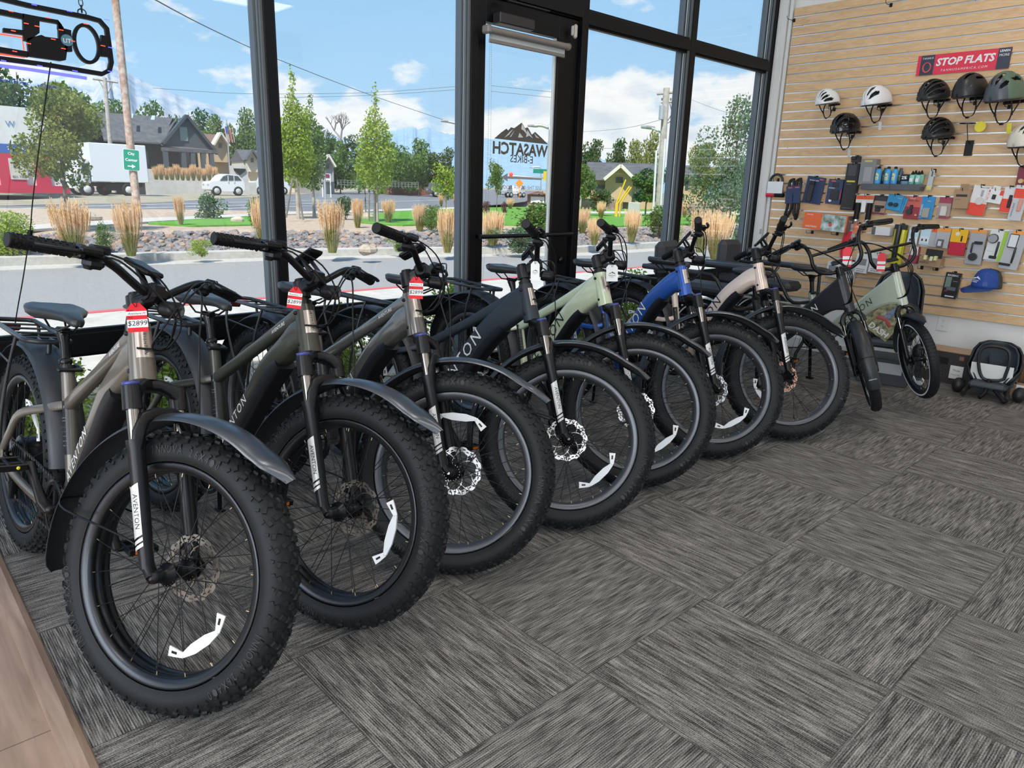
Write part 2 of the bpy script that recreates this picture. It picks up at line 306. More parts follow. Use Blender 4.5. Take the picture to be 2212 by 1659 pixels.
def vmul(b, x0, x1, z0=0., z1=ZT, left=True, right=True):
    """vertical member, its front face x0..x1, glazing beads on both sides further out"""
    b.box(((x0+x1)/2, YW+TD/2, (z0+z1)/2), (x1-x0, TD, z1-z0), 0, b=.002)
    if left: b.box((x0-.006, YW+.045, (z0+z1)/2), (.014, .02, z1-z0-.02), 2); b.box((x0-.006, YW+.018, (z0+z1)/2), (.012, .018, z1-z0-.02), 3); b.box((x0-.003, YW+.062, (z0+z1)/2), (.010, .006, z1-z0-.02), 1); b.box((x0-.009, YW+.1, (z0+z1)/2), (.02, .05, z1-z0-.02), 4)
    if right: b.box((x1+.006, YW+.030, (z0+z1)/2), (.012, .03, z1-z0-.02), 0); b.box((x1+.006, YW+.1, (z0+z1)/2), (.012, .05, z1-z0-.02), 0)
def hrail(b, x0, x1, z0, z1, top=True):
    b.box(((x0+x1)/2, YW+TD/2, (z0+z1)/2), (x1-x0, TD, z1-z0), 0, b=.002)
    if top: b.box(((x0+x1)/2, YW+.03, z1+.008), (x1-x0, .03, .016), 0); b.box(((x0+x1)/2, YW+.055, z1+.004), (x1-x0, .018, .010), 1)
    b.box(((x0+x1)/2, YW+.045, z0-.008), (x1-x0, .03, .016), 0); b.box(((x0+x1)/2, YW+.062, z0-.004), (x1-x0, .006, .010), 1)
def pane(p, x0, x1, z0, z1): MB().box(((x0+x1)/2, YG, (z0+z1)/2), (x1-x0, .008, z1-z0)).build('pane', gm, p)
ZS0, ZS1 = .600, .690; TR0, TR1 = 2.405, 2.480
XM1 = (1.607, 1.658); XJL = (2.852, 2.905); XJR = (3.790, 3.850); XM3 = (5.030, 5.095); XCR = (6.245, 6.30)
def window(n, xa, xb, mull, tr, l=True, r=True):
    b = MB()
    for x0, x1, lf, rt in mull: vmul(b, x0, x1, 0, ZT, lf, rt)
    hrail(b, xa, xb, ZS0, ZS1); hrail(b, xa, xb, 0, .085); b.box(((xa+xb)/2, YW+TD/2, ZT-.03), (xb-xa, TD, .08))
    if tr: hrail(b, xa, xb, TR0, TR1)
    o = b.build('window_%d' % n, [FR, GSK, DGS, FGR, FG2], kind='structure')
    pane(o, xa, xb, .07, ZS0+.02); pane(o, xa, xb, ZS1-.01, TR0+.02 if tr else ZT)
    if tr: pane(o, xa, xb, TR1-.02, ZT)
window(1, X0+.1, XM1[0], [(XM1[0], XM1[1], True, True)], False)
window(2, XM1[1], XJL[0], [(XJL[0], XJL[1], True, False)], False)
window(3, XJR[1], XM3[0], [(XM3[0], XM3[1], True, True)], True)
window(4, XM3[1], XCR[0], [(XCR[0], XCR[1], True, False), (6.30, XW+.01, False, False)], True)
# the door: jambs, transom light, leaf with wide stiles, glass, push bar, closer, roller blind
b = MB(); vmul(b, XJR[0], XJR[1], 0, ZT, False, True); hrail(b, XJL[1], XJR[0], 2.43, 2.54); b.box(((XJL[1]+XJR[0])/2, YW+.06, .01), (XJR[0]-XJL[1], .12, .02)); b.box(((XJL[1]+XJR[0])/2, YW+TD/2, ZT-.03), (XJR[0]-XJL[1], TD, .08))
door = b.build('door_1', [FR, GSK, DGS, FGR, FG2], kind='structure'); pane(door, XJL[1], XJR[0], 2.53, ZT)
b = MB(); lx0, lx1, gx0, gx1, gz0, gz1 = XJL[1]+.004, XJR[0]-.004, 2.985, 3.605, .28, 2.285; yl = YW+.03
for c, d in ((((lx0+gx0)/2, yl+.024, 1.225), (gx0-lx0, .048, 2.40)), (((gx1+lx1)/2, yl+.024, 1.225), (lx1-gx1, .048, 2.40)), (((gx0+gx1)/2, yl+.024, (gz1+2.425)/2), (gx1-gx0, .048, 2.425-gz1)), (((gx0+gx1)/2, yl+.024, .155), (gx1-gx0, .048, .25))): b.box(c, d, 0, b=.002)
b.box((gx1-.006, yl+.03, (gz0+gz1)/2), (.014, .02, gz1-gz0), 1); b.box((gx0+.005, yl+.03, (gz0+gz1)/2), (.010, .02, gz1-gz0), 0); b.box(((gx0+gx1)/2, yl+.03, gz0+.006), (gx1-gx0, .02, .014), 1)
b.build('door_leaf', [FR, GSK, DGS, FGR, FG2], door)
MB().box(((gx0+gx1)/2, YG-.012, (gz0+gz1)/2), (gx1-gx0, .008, gz1-gz0)).build('pane', gm, door)
b = MB(); zb = on_y(1150, 507).z; b.cyl((2.90, YW-.045, zb), (3.74, YW-.045, zb), .014); [b.cyl((x, YW-.045, zb), (x, YW+.03, zb), .011) for x in (2.94, 3.70)]; b.build('push_bar', MBLK, door)
b = MB(); b.lathe([(0, 0), (.022, .002), (.022, .012), (0, .014)], 16, axis='y', M=T(3.71, YW+.012, .87)); b.build('lock_cylinder', mat('lock_dark', (.03, .03, .03), .3, .8), door)
pa = on_y(1085, 20, YW-.06); pb_ = on_y(1160, 68, YW-.06)
t = thing('door_closer', 'black closer box with folding arm at the door head', 'door closer', T(0, 0, 0))
b = MB(); b.box(((pa.x+pb_.x)/2, YW-.01, (pa.z+pb_.z)/2), (pb_.x-pa.x, .07, .062), b=.006); b.build('body', mat('closer_brown', (.030, .028, .030), .45, .3), t)
b = MB(); zz = pa.z+.055; b.box((pa.x+.22, YW-.055, zz), (.34, .022, .010), M=T(0, 0, 0), b=.003); b.box((pa.x+.07, YW-.05, zz+.02), (.07, .045, .035), b=.006); b.build('arm', mat('closer_brown'), t)
# roller blind on the door leaf with bead chain
ba, bb = on_y(1058, 62, YW-.05), on_y(1226, 106, YW-.05); zr = (ba.z+bb.z)/2+.005; BM = mat('blind_metal', (.20, .18, .165), .45); BF = mat('blind_fabric', (.42, .44, .45), .8)
t = thing('roller_blind', 'grey roller blind wound up at the top of the door', 'roller blind', T(0, 0, 0))
b = MB(); b.cyl((ba.x, YW-.05, zr), (bb.x, YW-.05, zr), .019, n=20); b.box((ba.x-.012, YW-.04, zr), (.035, .06, .045), b=.008); b.cyl((bb.x, YW-.05, zr), (bb.x+.012, YW-.05, zr), .022); b.build('roller_tube', BM, t)
b = MB(); b.box(((ba.x+bb.x)/2, YW-.035, zr-.028), (bb.x-ba.x-.02, .002, .045)); b.build('fabric', BF, t)
b = MB(); b.box(((ba.x+bb.x)/2, YW-.035, zr-.055), (bb.x-ba.x-.015, .010, .022), b=.004); b.build('bottom_bar', BM, t)
b = MB(); zl = on_y(1035, 618, YW-.04).z
for k in range(150):
    q = k/149; z = zr-.02+(zl-zr)*q; [b.ball((ba.x+.012+dx-.035*max(0, q-.45)/.55, YW-.04, z), .0022, 6) for dx in ((0, .010+.012*math.sin(PI*q)) if q > .0 else (0,))]
b.build('bead_chain', mat('bead', (.25, .25, .25), .4), t); MB().box((ba.x-.025, YW-.03, zl), (.016, .018, .05), b=.004).build('chain_tensioner', mat('tens', (.05, .05, .05), .4), t)
p = on_y(1243, 68, YW-.01); t = thing('door_sensor', 'small beige contact sensor on the door frame', 'sensor', T(*p))
b = MB(); b.box((0, 0, 0), (.026, .03, .085), b=.010); b.box((-.022, .004, .002), (.016, .022, .06), b=.006); b.build('casing', mat('sensor_beige', (.42, .39, .34), .5), t)
p = on_x(1643, 500, XW-.05); MB().box((0, 0, 0), (.016, .016, .045), b=.003, M=T(*p)).build('chain_holder', mat('holder_grey', (.35, .36, .36), .4), label='small grey plastic chain holder low on the white window jamb', cat='blind chain holder')
# lettering on the outside of the door glass, read from the street, so it runs backwards in here
DEC = mat('vinyl_grey', (.085, .08, .078), .6); DL = mat('vinyl_light', (.30, .33, .36), .7); YD = YG-.005
def yb(u, v): q = on_y(u, v, YD); return (q.x, q.z)
def glasstext(b, s, u, v, w, sx=0, off=0., mi=0):
    q = on_y(u, v, YD); dx = on_y(u+w/2, v, YD).x-on_y(u-w/2, v, YD).x; text(b, s, axes((q.x, YD, q.z), (-1, 0, 0), (0, 0, 1)), w=dx, mi=mi, off=off)
t = thing('door_decal', 'dark vinyl mountain logo and mirrored lettering on the door glass', 'window decal', T(0, 0, 0))
b = MB(); mtn = [(1068, 299), (1083, 286), (1094, 278), (1098, 282), (1104, 275), (1111, 277), (1127, 265), (1134, 277), (1140, 275), (1149, 291), (1156, 285), (1170, 298), (1184, 312)]
P_ = [yb(*q) for q in mtn]; b.prism(P_, -YD-.0015, -YD+.0005, 0, Matrix(((1, 0, 0, 0), (0, 0, -1, 0), (0, 1, 0, 0), (0, 0, 0, 1))))
for sn in ([(1127, 268), (1135, 280), (1139, 291), (1131, 282), (1126, 279)], [(1122, 287), (1119, 297), (1130, 297)], [(1139, 281), (1151, 299), (1143, 293), (1136, 296)], [(1108, 279), (1099, 291), (1090, 297), (1101, 285)], [(1154, 289), (1165, 299), (1158, 297)], [(1111, 282), (1104, 295), (1101, 296)]):
    b.prism([yb(*q) for q in sn], -YD, -YD+.0015, 1, Matrix(((1, 0, 0, 0), (0, 0, -1, 0), (0, 1, 0, 0), (0, 0, 0, 1))))
b.build('mountain_logo', [DEC, mat('vinyl_white', (.8, .82, .84), .6)], t)
b = MB(); glasstext(b, 'WASATCH', 1126, 323, 119, off=.035); glasstext(b, 'E-BIKES', 1127, 344, 49, off=.01); b.build('lettering', DEC, t)
t = thing('door_decal', 'pale vinyl arrow with mirrored USE THE OTHER DOOR text lower on the glass', 'window decal', T(0, 0, 0))
b = MB(); b.prism([yb(*q) for q in [(1082, 383), (1097, 374), (1096, 381), (1170, 386), (1170, 389), (1096, 386), (1097, 392)]], -YD-.001, -YD, 0, Matrix(((1, 0, 0, 0), (0, 0, -1, 0), (0, 1, 0, 0), (0, 0, 0, 1)))); b.build('arrow', DL, t)
b = MB(); glasstext(b, 'USE THE OTHER DOOR', 1126, 405, 88); b.build('lettering', DL, t)
# ================================================================ e-bikes (bike frame: x forward, y to the rider's left, z up, origin under the rear axle)
HA = math.radians(68); AX = Vector((-math.cos(HA), 0, math.sin(HA))); NF = Vector((math.sin(HA), 0, math.cos(HA))); YY = Vector((0, 1, 0))
NIP = mat('brass_nipple', (.42, .34, .23), .3, 1.); REFL = mat('reflector', (.72, .74, .76), .25, emit=None); AMB = mat('amber', (.75, .16, .01), .3); SADM = mat('saddle_vinyl', (.022, .024, .026), .38)
FEND_LIT = mat('fender_black_sheen', (.13, .14, .155), .30, .85); FENR = mat('fender_dark', (.040, .043, .048), .42, .3); RIMM = mat('rim_grey', (.11, .115, .125), .36, .7); RIMB = mat('rim_black', (.055, .058, .064), .30, .9); YEL = mat('yellow', (.75, .60, .02), .4); BLU = mat('anodised_blue', (.06, .07, .25), .35, .3)  # first fender colour is the black fender with its bright sheen painted in
ROT = mat('rotor_steel', (.70, .68, .66), .30, 1.); ROTD = mat('rotor_dark', (.25, .22, .19), .3, 1.); GREYT = mat('tyre_print', (.030, .031, .032), .6); WREFL = mat('reflective_white', (.85, .86, .88), .35)
def tyre_mesh(R, wh, rh, knobs=True, stripe=False):
    b = MB(); rim = R-2*rh+.008; prof = []
    for i in range(21):
        a = -PI*.5-.62+(PI+1.24)*i/20; prof.append((R-rh-.004+(rh-.002)*math.cos(a), wh*math.sin(a)))
    b.lathe([(p[0], p[1]) for p in prof], 96, axis='y')
    if knobs:
        rnd = random.Random(3)
        for k in range(64):
            for (ph, w_, l_, hh, off) in ((.15, .015, .017, .006, 0), (-.15, .015, .017, .006, .5), (.52, .014, .015, .006, .25), (-.52, .014, .015, .006, .75), (.90, .013, .016, .0055, .0), (-.90, .013, .016, .0055, .5), (1.20, .012, .009, .004, .3), (-1.20, .012, .009, .004, .8)):
                t = 2*PI*(k+off)/64; rr = R-rh-.004+(rh-.002)*math.cos(ph); yy = wh*math.sin(ph); nr = Vector((math.cos(ph)/ (rh), 0, 0)); nrm = Vector((math.cos(ph)*wh, math.sin(ph)*rh)).normalized()
                e = Vector((math.cos(t), 0, math.sin(t))); tg = Vector((-math.sin(t), 0, math.cos(t))); n3 = e*nrm.x+YY*nrm.y; c = e*rr+YY*yy; sd = tg.cross(n3)
                tw = .5 if (k % 2) else -.3; M = Matrix(((tg.x, sd.x, n3.x, c.x), (tg.y, sd.y, n3.y, c.y), (tg.z, sd.z, n3.z, c.z), (0, 0, 0, 1))) @ Rz(tw)
                x, y, z0, z1 = l_/2, w_/2, -.003, hh; u = .78
                b.add([(-x, -y, z0), (x, -y, z0), (x, y, z0), (-x, y, z0), (-x*u, -y*u, z1), (x*u, -y*u, z1), (x*u, y*u, z1), (-x*u, y*u, z1)], [(4, 5, 6, 7), (0, 1, 5, 4), (1, 2, 6, 5), (2, 3, 7, 6), (3, 0, 4, 7)], 0, False, M)
    else:
        for k in range(70):
            for sg in (-1, 1):
                P = []
                for j in range(6):
                    ph = sg*(.1+j*.2); t = 2*PI*k/70+.02*math.sin(j*1.6)+j*.011; rr = R-rh-.004+(rh-.0006)*math.cos(ph); P.append((rr*math.cos(t), wh*1.0*math.sin(ph), rr*math.sin(t)))
                b.tube(P, .0016, 4, 0, caps=False)
    if stripe:
        for sg in (-1, 1):
            a0 = 1.62; b.lathe([(R-rh-.004+rh*math.cos(a0+d)*1.02, sg*(wh*math.sin(a0+d)+.0012)) for d in (-.17, -.06, .06, .17)], 96, 1, axis='y')
    if knobs:
        for k, ang in enumerate((.6, 2.7, 4.8)):       # moulded sidewall lettering
            for sg in (-1,):
                for j, ch in enumerate('INNOVA 26x4.0'):
                    if ch == ' ': continue
                    t = ang-j*.055; ph = -1.52; rr = R-rh-.004+rh*math.cos(ph)+.004; e = Vector((math.cos(t), 0, math.sin(t)))
                    vs, fs, ar = text_data(ch); M = axes(e*rr+YY*(-wh-.0012), (math.sin(t), 0, -math.cos(t)), (math.cos(t), 0, math.sin(t))); b.add([(p*.016*ar*.9, q*.020, 0) for p, q, _ in vs], fs, 1, False, M)
    return b
def rotor_mesh(r0=.09, mi=0):
    b = MB(); n = 96; rows = [.070, .0745, .079, .0835, .088]; th = .0012
    sc = r0/.09
    def rad(i, j): r = rows[i]*sc; return r+(.0022*sc*(1 if (j//4) % 2 else -1) if i in (0, 4) else 0)
    for i in range(4):
        for j in range(n):
            if i in (1, 2) and (j+(1 if i == 1 else 4)) % 6 < 2: continue
            q = []
            for ii, jj in ((i, j), (i+1, j), (i+1, j+1), (i, j+1)):
                a = 2*PI*jj/n; r = rad(ii, jj % n); q.append((r*math.cos(a), 0, r*math.sin(a)))
            vs = [(x, -th, z) for x, _, z in q]+[(x, th, z) for x, _, z in q]; b.add(vs, [(0, 1, 2, 3), (7, 6, 5, 4), (0, 4, 5, 1), (1, 5, 6, 2), (2, 6, 7, 3), (3, 7, 4, 0)])
    for k in range(6):
        P = []
        for j in range(7): a = 2*PI*k/6+.9*(1-j/6.); r = (.024+.048*j/6)*sc; P.append((r*math.cos(a), 0, r*math.sin(a)))
        b.tube(P, 0, 4, 0, sec=(.0014, .0034), up=(0, 1, 0), sm=False)
        P = []
        for j in range(5): a = 2*PI*k/6+.35+.25*(j/4.); r = (.046+.026*j/4)*sc; P.append((r*math.cos(a), 0, r*math.sin(a)))
        b.tube(P, 0, 4, 0, sec=(.0014, .0026), up=(0, 1, 0), sm=False)
    b.lathe([(.019*sc, -.002), (.030*sc, -.002), (.030*sc, .002), (.019*sc, .002)], 24, axis='y', sm=False, close=True); return b
MESH = {}
def cached(k, fn):
    if k not in MESH: MESH[k] = fn()
    return MESH[k]
def wheel(root, M, name, fat=True, drive=False, spin=0., rimmat=RIMM, rotmat=ROT, stripe=False, refl=True, lod=0):
    R, wh, rh = (.366, .050, .047) if fat else (.268, .031, .028)
    rl = R-2*rh+.010; rw = .041 if fat else .023; dp = .018
    def mk_rim():
        b = MB(); p = [(rl+.004, -rw), (rl+.004, -rw+.003), (rl-.010, -rw+.005), (rl-dp+.004, -rw*.62), (rl-dp, -rw*.5), (rl-dp+.003, -rw*.2), (rl-dp+.003, rw*.2), (rl-dp, rw*.5), (rl-dp+.004, rw*.62), (rl-.010, rw-.005), (rl+.004, rw-.003), (rl+.004, rw)]
        q = [(rl-.001, rw), (rl-.011, rw*.96), (rl-dp-.001, rw*.80), (rl-dp-.004, rw*.66), (rl-dp-.004, rw*.5), (rl-dp-.0015, rw*.42), (rl-dp-.0015, rw*.26), (rl-dp-.005, rw*.2), (rl-dp-.005, -rw*.2), (rl-dp-.0015, -rw*.26), (rl-dp-.0015, -rw*.42), (rl-dp-.004, -rw*.5), (rl-dp-.004, -rw*.66), (rl-dp-.001, -rw*.80), (rl-.011, -rw*.96), (rl-.001, -rw)]
        return b.lathe(p+q, 80, axis='y', close=True).mesh('wheel', [rimmat])
    w_ = link(name, cached(('rim', fat, rimmat.name), mk_rim), root, M @ Ry(-spin))
    link('tyre', cached(('tyre', fat, stripe), lambda: tyre_mesh(R, wh, rh, fat, stripe).mesh('tyre', [RUB, GREYT if fat else WREFL])), w_)
    fl = .034 if not drive else .040; fr_ = .030 if not drive else .062
    def mk_sp():
        b = MB(); n = 36
        for k in range(n):
            a = 2*PI*k/n; sg = 1 if k % 2 else -1; cr = (1 if (k//2) % 2 else -1)*(.95 if not drive else .5)
            p = Vector((fr_*math.cos(a+cr), sg*fl, fr_*math.sin(a+cr))); q = Vector(((rl-dp-.002)*math.cos(a), sg*.012*(2 if fat else 1), (rl-dp-.002)*math.sin(a))); b.cyl(p, q, .00135, n=5, caps=False)
            d = (q-p).normalized(); b.cyl(q-d*.012, q+d*.002, .0018, n=6, mi=1)
        return b.mesh('spokes', [MBLK, NIP])
    link('spokes', cached(('sp', fat, drive), mk_sp), w_)
    def mk_hub():
        b = MB(); ax = .088 if fat else .060
        if drive: b.lathe([(.012, -.075), (.03, -.05), (.062, -.043), (.066, -.040), (.066, -.036), (.060, -.03), (.060, .03), (.066, .036), (.066, .040), (.062, .043), (.03, .05), (.012, .075)], 28, axis='y')
        else: b.lathe([(.004, -ax), (.013, -ax), (.014, -ax+.006), (.016, -ax+.02), (.018, -fl-.008), (.031, -fl-.002), (.031, -fl+.002), (.018, -fl+.008), (.016, 0), (.018, fl-.008), (.031, fl-.002), (.031, fl+.002), (.018, fl+.008), (.016, ax-.02), (.014, ax-.006), (.013, ax), (.004, ax)], 24, axis='y')
        for sg in (-1, 1):
            for k in range(18): a = 2*PI*k/18; b.cyl((fr_*.93*math.cos(a), sg*(fl-.0035), fr_*.93*math.sin(a)), (fr_*.93*math.cos(a), sg*(fl+.0035), fr_*.93*math.sin(a)), .0018, n=5, mi=1)
            b.lathe([(.0001, sg*(ax+.001)), (.0055, sg*(ax+.001))], 6, 1, axis='y', sm=False)
        return b.mesh('hub', [MBLK, DCHR])
    link('hub', cached(('hub', fat, drive), mk_hub), w_)
    link('brake_rotor', cached(('rot', rotmat.name, fat), lambda: rotor_mesh(.09 if fat else .08).mesh('brake_rotor', [rotmat])), w_, T(0, .055 if fat else .042, 0))
    if refl:
        def mk_ref():
            b = MB(); L_ = .062 if fat else .045; r = rl*.70; y = -.030 if fat else -.02
            b.prism([(-L_, -.006), (-L_*.4, -.014), (L_*.4, -.014), (L_, -.006), (L_, .006), (L_*.4, .013), (-L_*.4, .013), (-L_, .006)], y-.003, y+.003, 1, M=T(0, 0, 0)@Matrix(((0, 0, 0, 0), (0, 0, 0, 0), (0, 0, 0, 0), (0, 0, 0, 1))) if False else T(r, 0, 0)@Matrix(((0, -1, 0, 0), (0, 0, 1, 0), (1, 0, 0, 0), (0, 0, 0, 1))))
            for sg in (-1, 1):
                M2 = T(r, 0, 0)@Matrix(((0, -1, 0, 0), (0, 0, 1, 0), (1, 0, 0, 0), (0, 0, 0, 1)))@T(sg*L_*.98, 0, 0)@Rz(sg*.75)
                b.prism([(0, -.007), (sg*.026, -.011), (sg*.046, -.013), (sg*.046, .013), (sg*.026, .010), (0, .006)], y-.002, y+.002, 0, M=M2); b.prism([(sg*.020, -.003), (sg*.036, -.003), (sg*.036, .003), (sg*.020, .003)], y-.0035, y+.0025, 2, M=M2)
                b.lathe([(.0001, y-.004), (.004, y-.004), (.004, y+.003)], 10, 0, M=T(r, 0, 0)@Matrix(((1, 0, 0, 0), (0, 1, 0, 0), (0, 0, 1, sg*L_), (0, 0, 0, 1))), axis='y')
            return b.mesh('reflector', [WHT, REFL, BLK])
        link('reflector', cached(('refl', fat), mk_ref), w_)
    if fat or not drive:
        def mk_v(): b = MB(); r = rl-dp; b.cyl((r*math.cos(1.1), 0, r*math.sin(1.1)), ((r-.035)*math.cos(1.1), 0, (r-.035)*math.sin(1.1)), .004, n=8); return b.mesh('valve', [BLK])
        link('valve', cached(('valve', fat), mk_v), w_)
    return w_
def fender_mesh(R, hw, a0, a1, tip=True, n=30, th=.0018):
    """curved fender following the tyre from angle a0 (front) to a1 (rear), measured in the wheel plane"""
    b = MB(); rings = []
    for i in range(n+1):
        t = i/n; a = a0+(a1-a0)*t; w_ = hw*(min(1, .25+t*5.5) if tip else 1); lift = (.02*(1-min(1, t*4))) if tip else 0
        if t > .94: w_ *= (1-((t-.94)/.06)**2*.35)
        ring = []
        for k in range(9):
            s = -1+k/4.; ring.append((s*w_, R+lift+.010*(1-s*s)-.010*abs(s)**3, 1))
        ring2 = [(y, r-th, 0) for y, r, _ in ring[::-1]]
        rings.append([Vector((r*math.cos(a), y, r*math.sin(a))) for y, r, _ in ring+ring2])
    return b.loft(rings)
def lowers(b, sgn, L0, L1, off=.035, r0=.019, r1=.0215):
    c = lambda s_, o=off: NF*o+YY*(sgn)+AX*s_
    b.tube([c(L0), c(L0+.06), c(L1-.03), c(L1-.012), c(L1)], [r0*.92, r0, r1, r1*1.12, r1*1.12], 18, 0)
def handle_fat(fa, st, styl=0):
    """handlebar set; fa = steering assembly parent"""
    pass
A0F = Vector((1.193, 0, .366))-NF*.0526                      # foot of the steering axis
def P3(a, b_, c): return NF*a+YY*b_+AX*c
def fat_fork(root, S, tone='black'):
    """fork part with its sub-parts, in the steering frame whose origin is A0F"""
    b = MB(); yl = .078
    # crown: two shoulders drooping outwards from the steerer
    for sg in (-1, 1): b.tube([P3(.005, 0, .503), P3(.015, sg*.035, .500), P3(.028, sg*.06, .487), P3(.035, sg*yl, .470)], 0, 14, 0, sec=[(.024, .019), (.023, .017), (.022, .018), (.023, .024)], up=AX)
    for sg in (-1, 1): b.cyl(P3(.035, sg*yl, .430), P3(.035, sg*yl, .492), .0245, .023, 20, 0)
    fk = b.build('fork', [MBLK, BLU], root, S)
    b = MB(); b.lathe([(.0001, .0), (.021, .0), (.021, .010), (.0001, .011)], 14, 0, M=axes(P3(.035, -yl, .492), NF, YY)); b.build('lockout_knob', [BLU], fk)
    b = MB(); b.lathe([(.0001, .0), (.018, .0), (.016, .008), (.0001, .009)], 14, 0, M=axes(P3(.035, yl, .492), NF, YY)); b.build('top_cap', [MBLK], fk)
    for sg in (-1, 1): MB().cyl(P3(.035, sg*yl, .335), P3(.035, sg*yl, .436), .0165, n=20).build('stanchion', [DCHR], fk)
    b = MB()
    for sg in (-1, 1):
        lowers(b, sg*yl, .025, .352)
        b.tube([P3(.035, sg*yl, .035), P3(.045, sg*yl, .012), P3(.0526, sg*.082, 0)], 0, 10, 0, sec=[(.014, .015), (.010, .015), (.009, .016)], up=YY)
        b.lathe([(.0001, sg*.088), (.014, sg*.088), (.016, sg*.075)], 14, 0, M=T(*P3(.0526, 0, 0)), axis='y')
    # arch over the tyre, in front of the stanchions
    b.tube([P3(.045, -yl-.008, .325), P3(.052, -yl-.004, .37), P3(.055, -yl+.014, .405), P3(.055, -.03, .418), P3(.055, .03, .418), P3(.055, yl-.014, .405), P3(.052, yl+.004, .37), P3(.045, yl+.008, .325)], 0, 10, 0, sec=[(.008, .014), (.009, .017), (.009, .017), (.009, .015), (.009, .015), (.009, .017), (.009, .017), (.008, .014)], up=AX)
    lw = b.build('lower_legs', [mat('fork_satin', (.007, .007, .008), .34, 0., .38)], fk)
    rr = .0222
    for sg in (-1, 1):
        b = MB()                                       # printed label band wrapped on the outer side of each leg
        c0 = P3(.035, sg*yl, 0); pr = [(-.60, .60)]
        for (z0, z1) in ((.105, .235), (.090, .099), (.076, .085)):
            vs = []
            for z in (z0, z1):
                for j in range(9): a = -.62+1.24*j/8; o_ = NF*(math.sin(a)*rr*(1 if sg < 0 else 1))+YY*(sg*math.cos(a)*rr); vs.append(c0+o_+AX*(z+.012*(j/8-.5)))
            b.add(vs, [(j, j+1, j+10, j+9) for j in range(8)], 0, True)
        text(b, 'AVENTON', axes(c0+YY*(sg*(rr+.0006))+AX*.17+NF*.004, -AX, NF), w=.088, mi=1) if sg < 0 else None
        b.build('fork_decal', [SILV, INK], fk)
    return fk
def leverset(hb, p, d, sg, shifter):
    """brake lever clamped at p, bar direction d (outwards)"""
    d = Vector(d).normalized(); f = NF*.92-AX*.38; f = (f-d*f.dot(d)).normalized(); u = f.cross(d)*(1 if sg > 0 else -1); u = AX if abs(u.dot(AX)) < .1 else u; p = Vector(p)
    b = MB(); M = axes(p, d, f); b.box((0, 0, 0), (.022, .036, .036), b=.006, M=M); b.box((-.014, .026, .006), (.060, .022, .020), b=.006, M=M); b.box((-.04, .012, .012), (.045, .03, .022), b=.005, M=M)
    o = b.build('brake_lever', [MBLK], hb)
    b = MB(); b.tube([p+f*.028+d*.01, p+f*.045+d*.035, p+f*.050+d*.075, p+f*.043+d*.118], 0, 8, 0, sec=[(.007, .006), (.006, .005), (.006, .005), (.0065, .005)], up=AX); b.build('lever_blade', [MBLK], hb)
    b = MB(); q = p-d*.030
    if shifter:
        M = axes(q-f*.002-AX*.026, d, f); b.box((0, 0, 0), (.045, .04, .028), b=.009, M=M); b.tube([q-AX*.03+f*.01, q-AX*.04-f*.02, q-AX*.04-f*.045], .006, 8); b.build('shifter', [BLK], hb)
    else:
        M = axes(q-f*.012-AX*.022, d, f); b.box((0, 0, 0), (.036, .036, .036), b=.008, M=M); b.box((0, -.022, 0), (.022, .01, .022), 1, M=M, b=.003); b.build('control_pad', [BLK, mat('button_grey', (.08, .08, .085), .4)], hb)
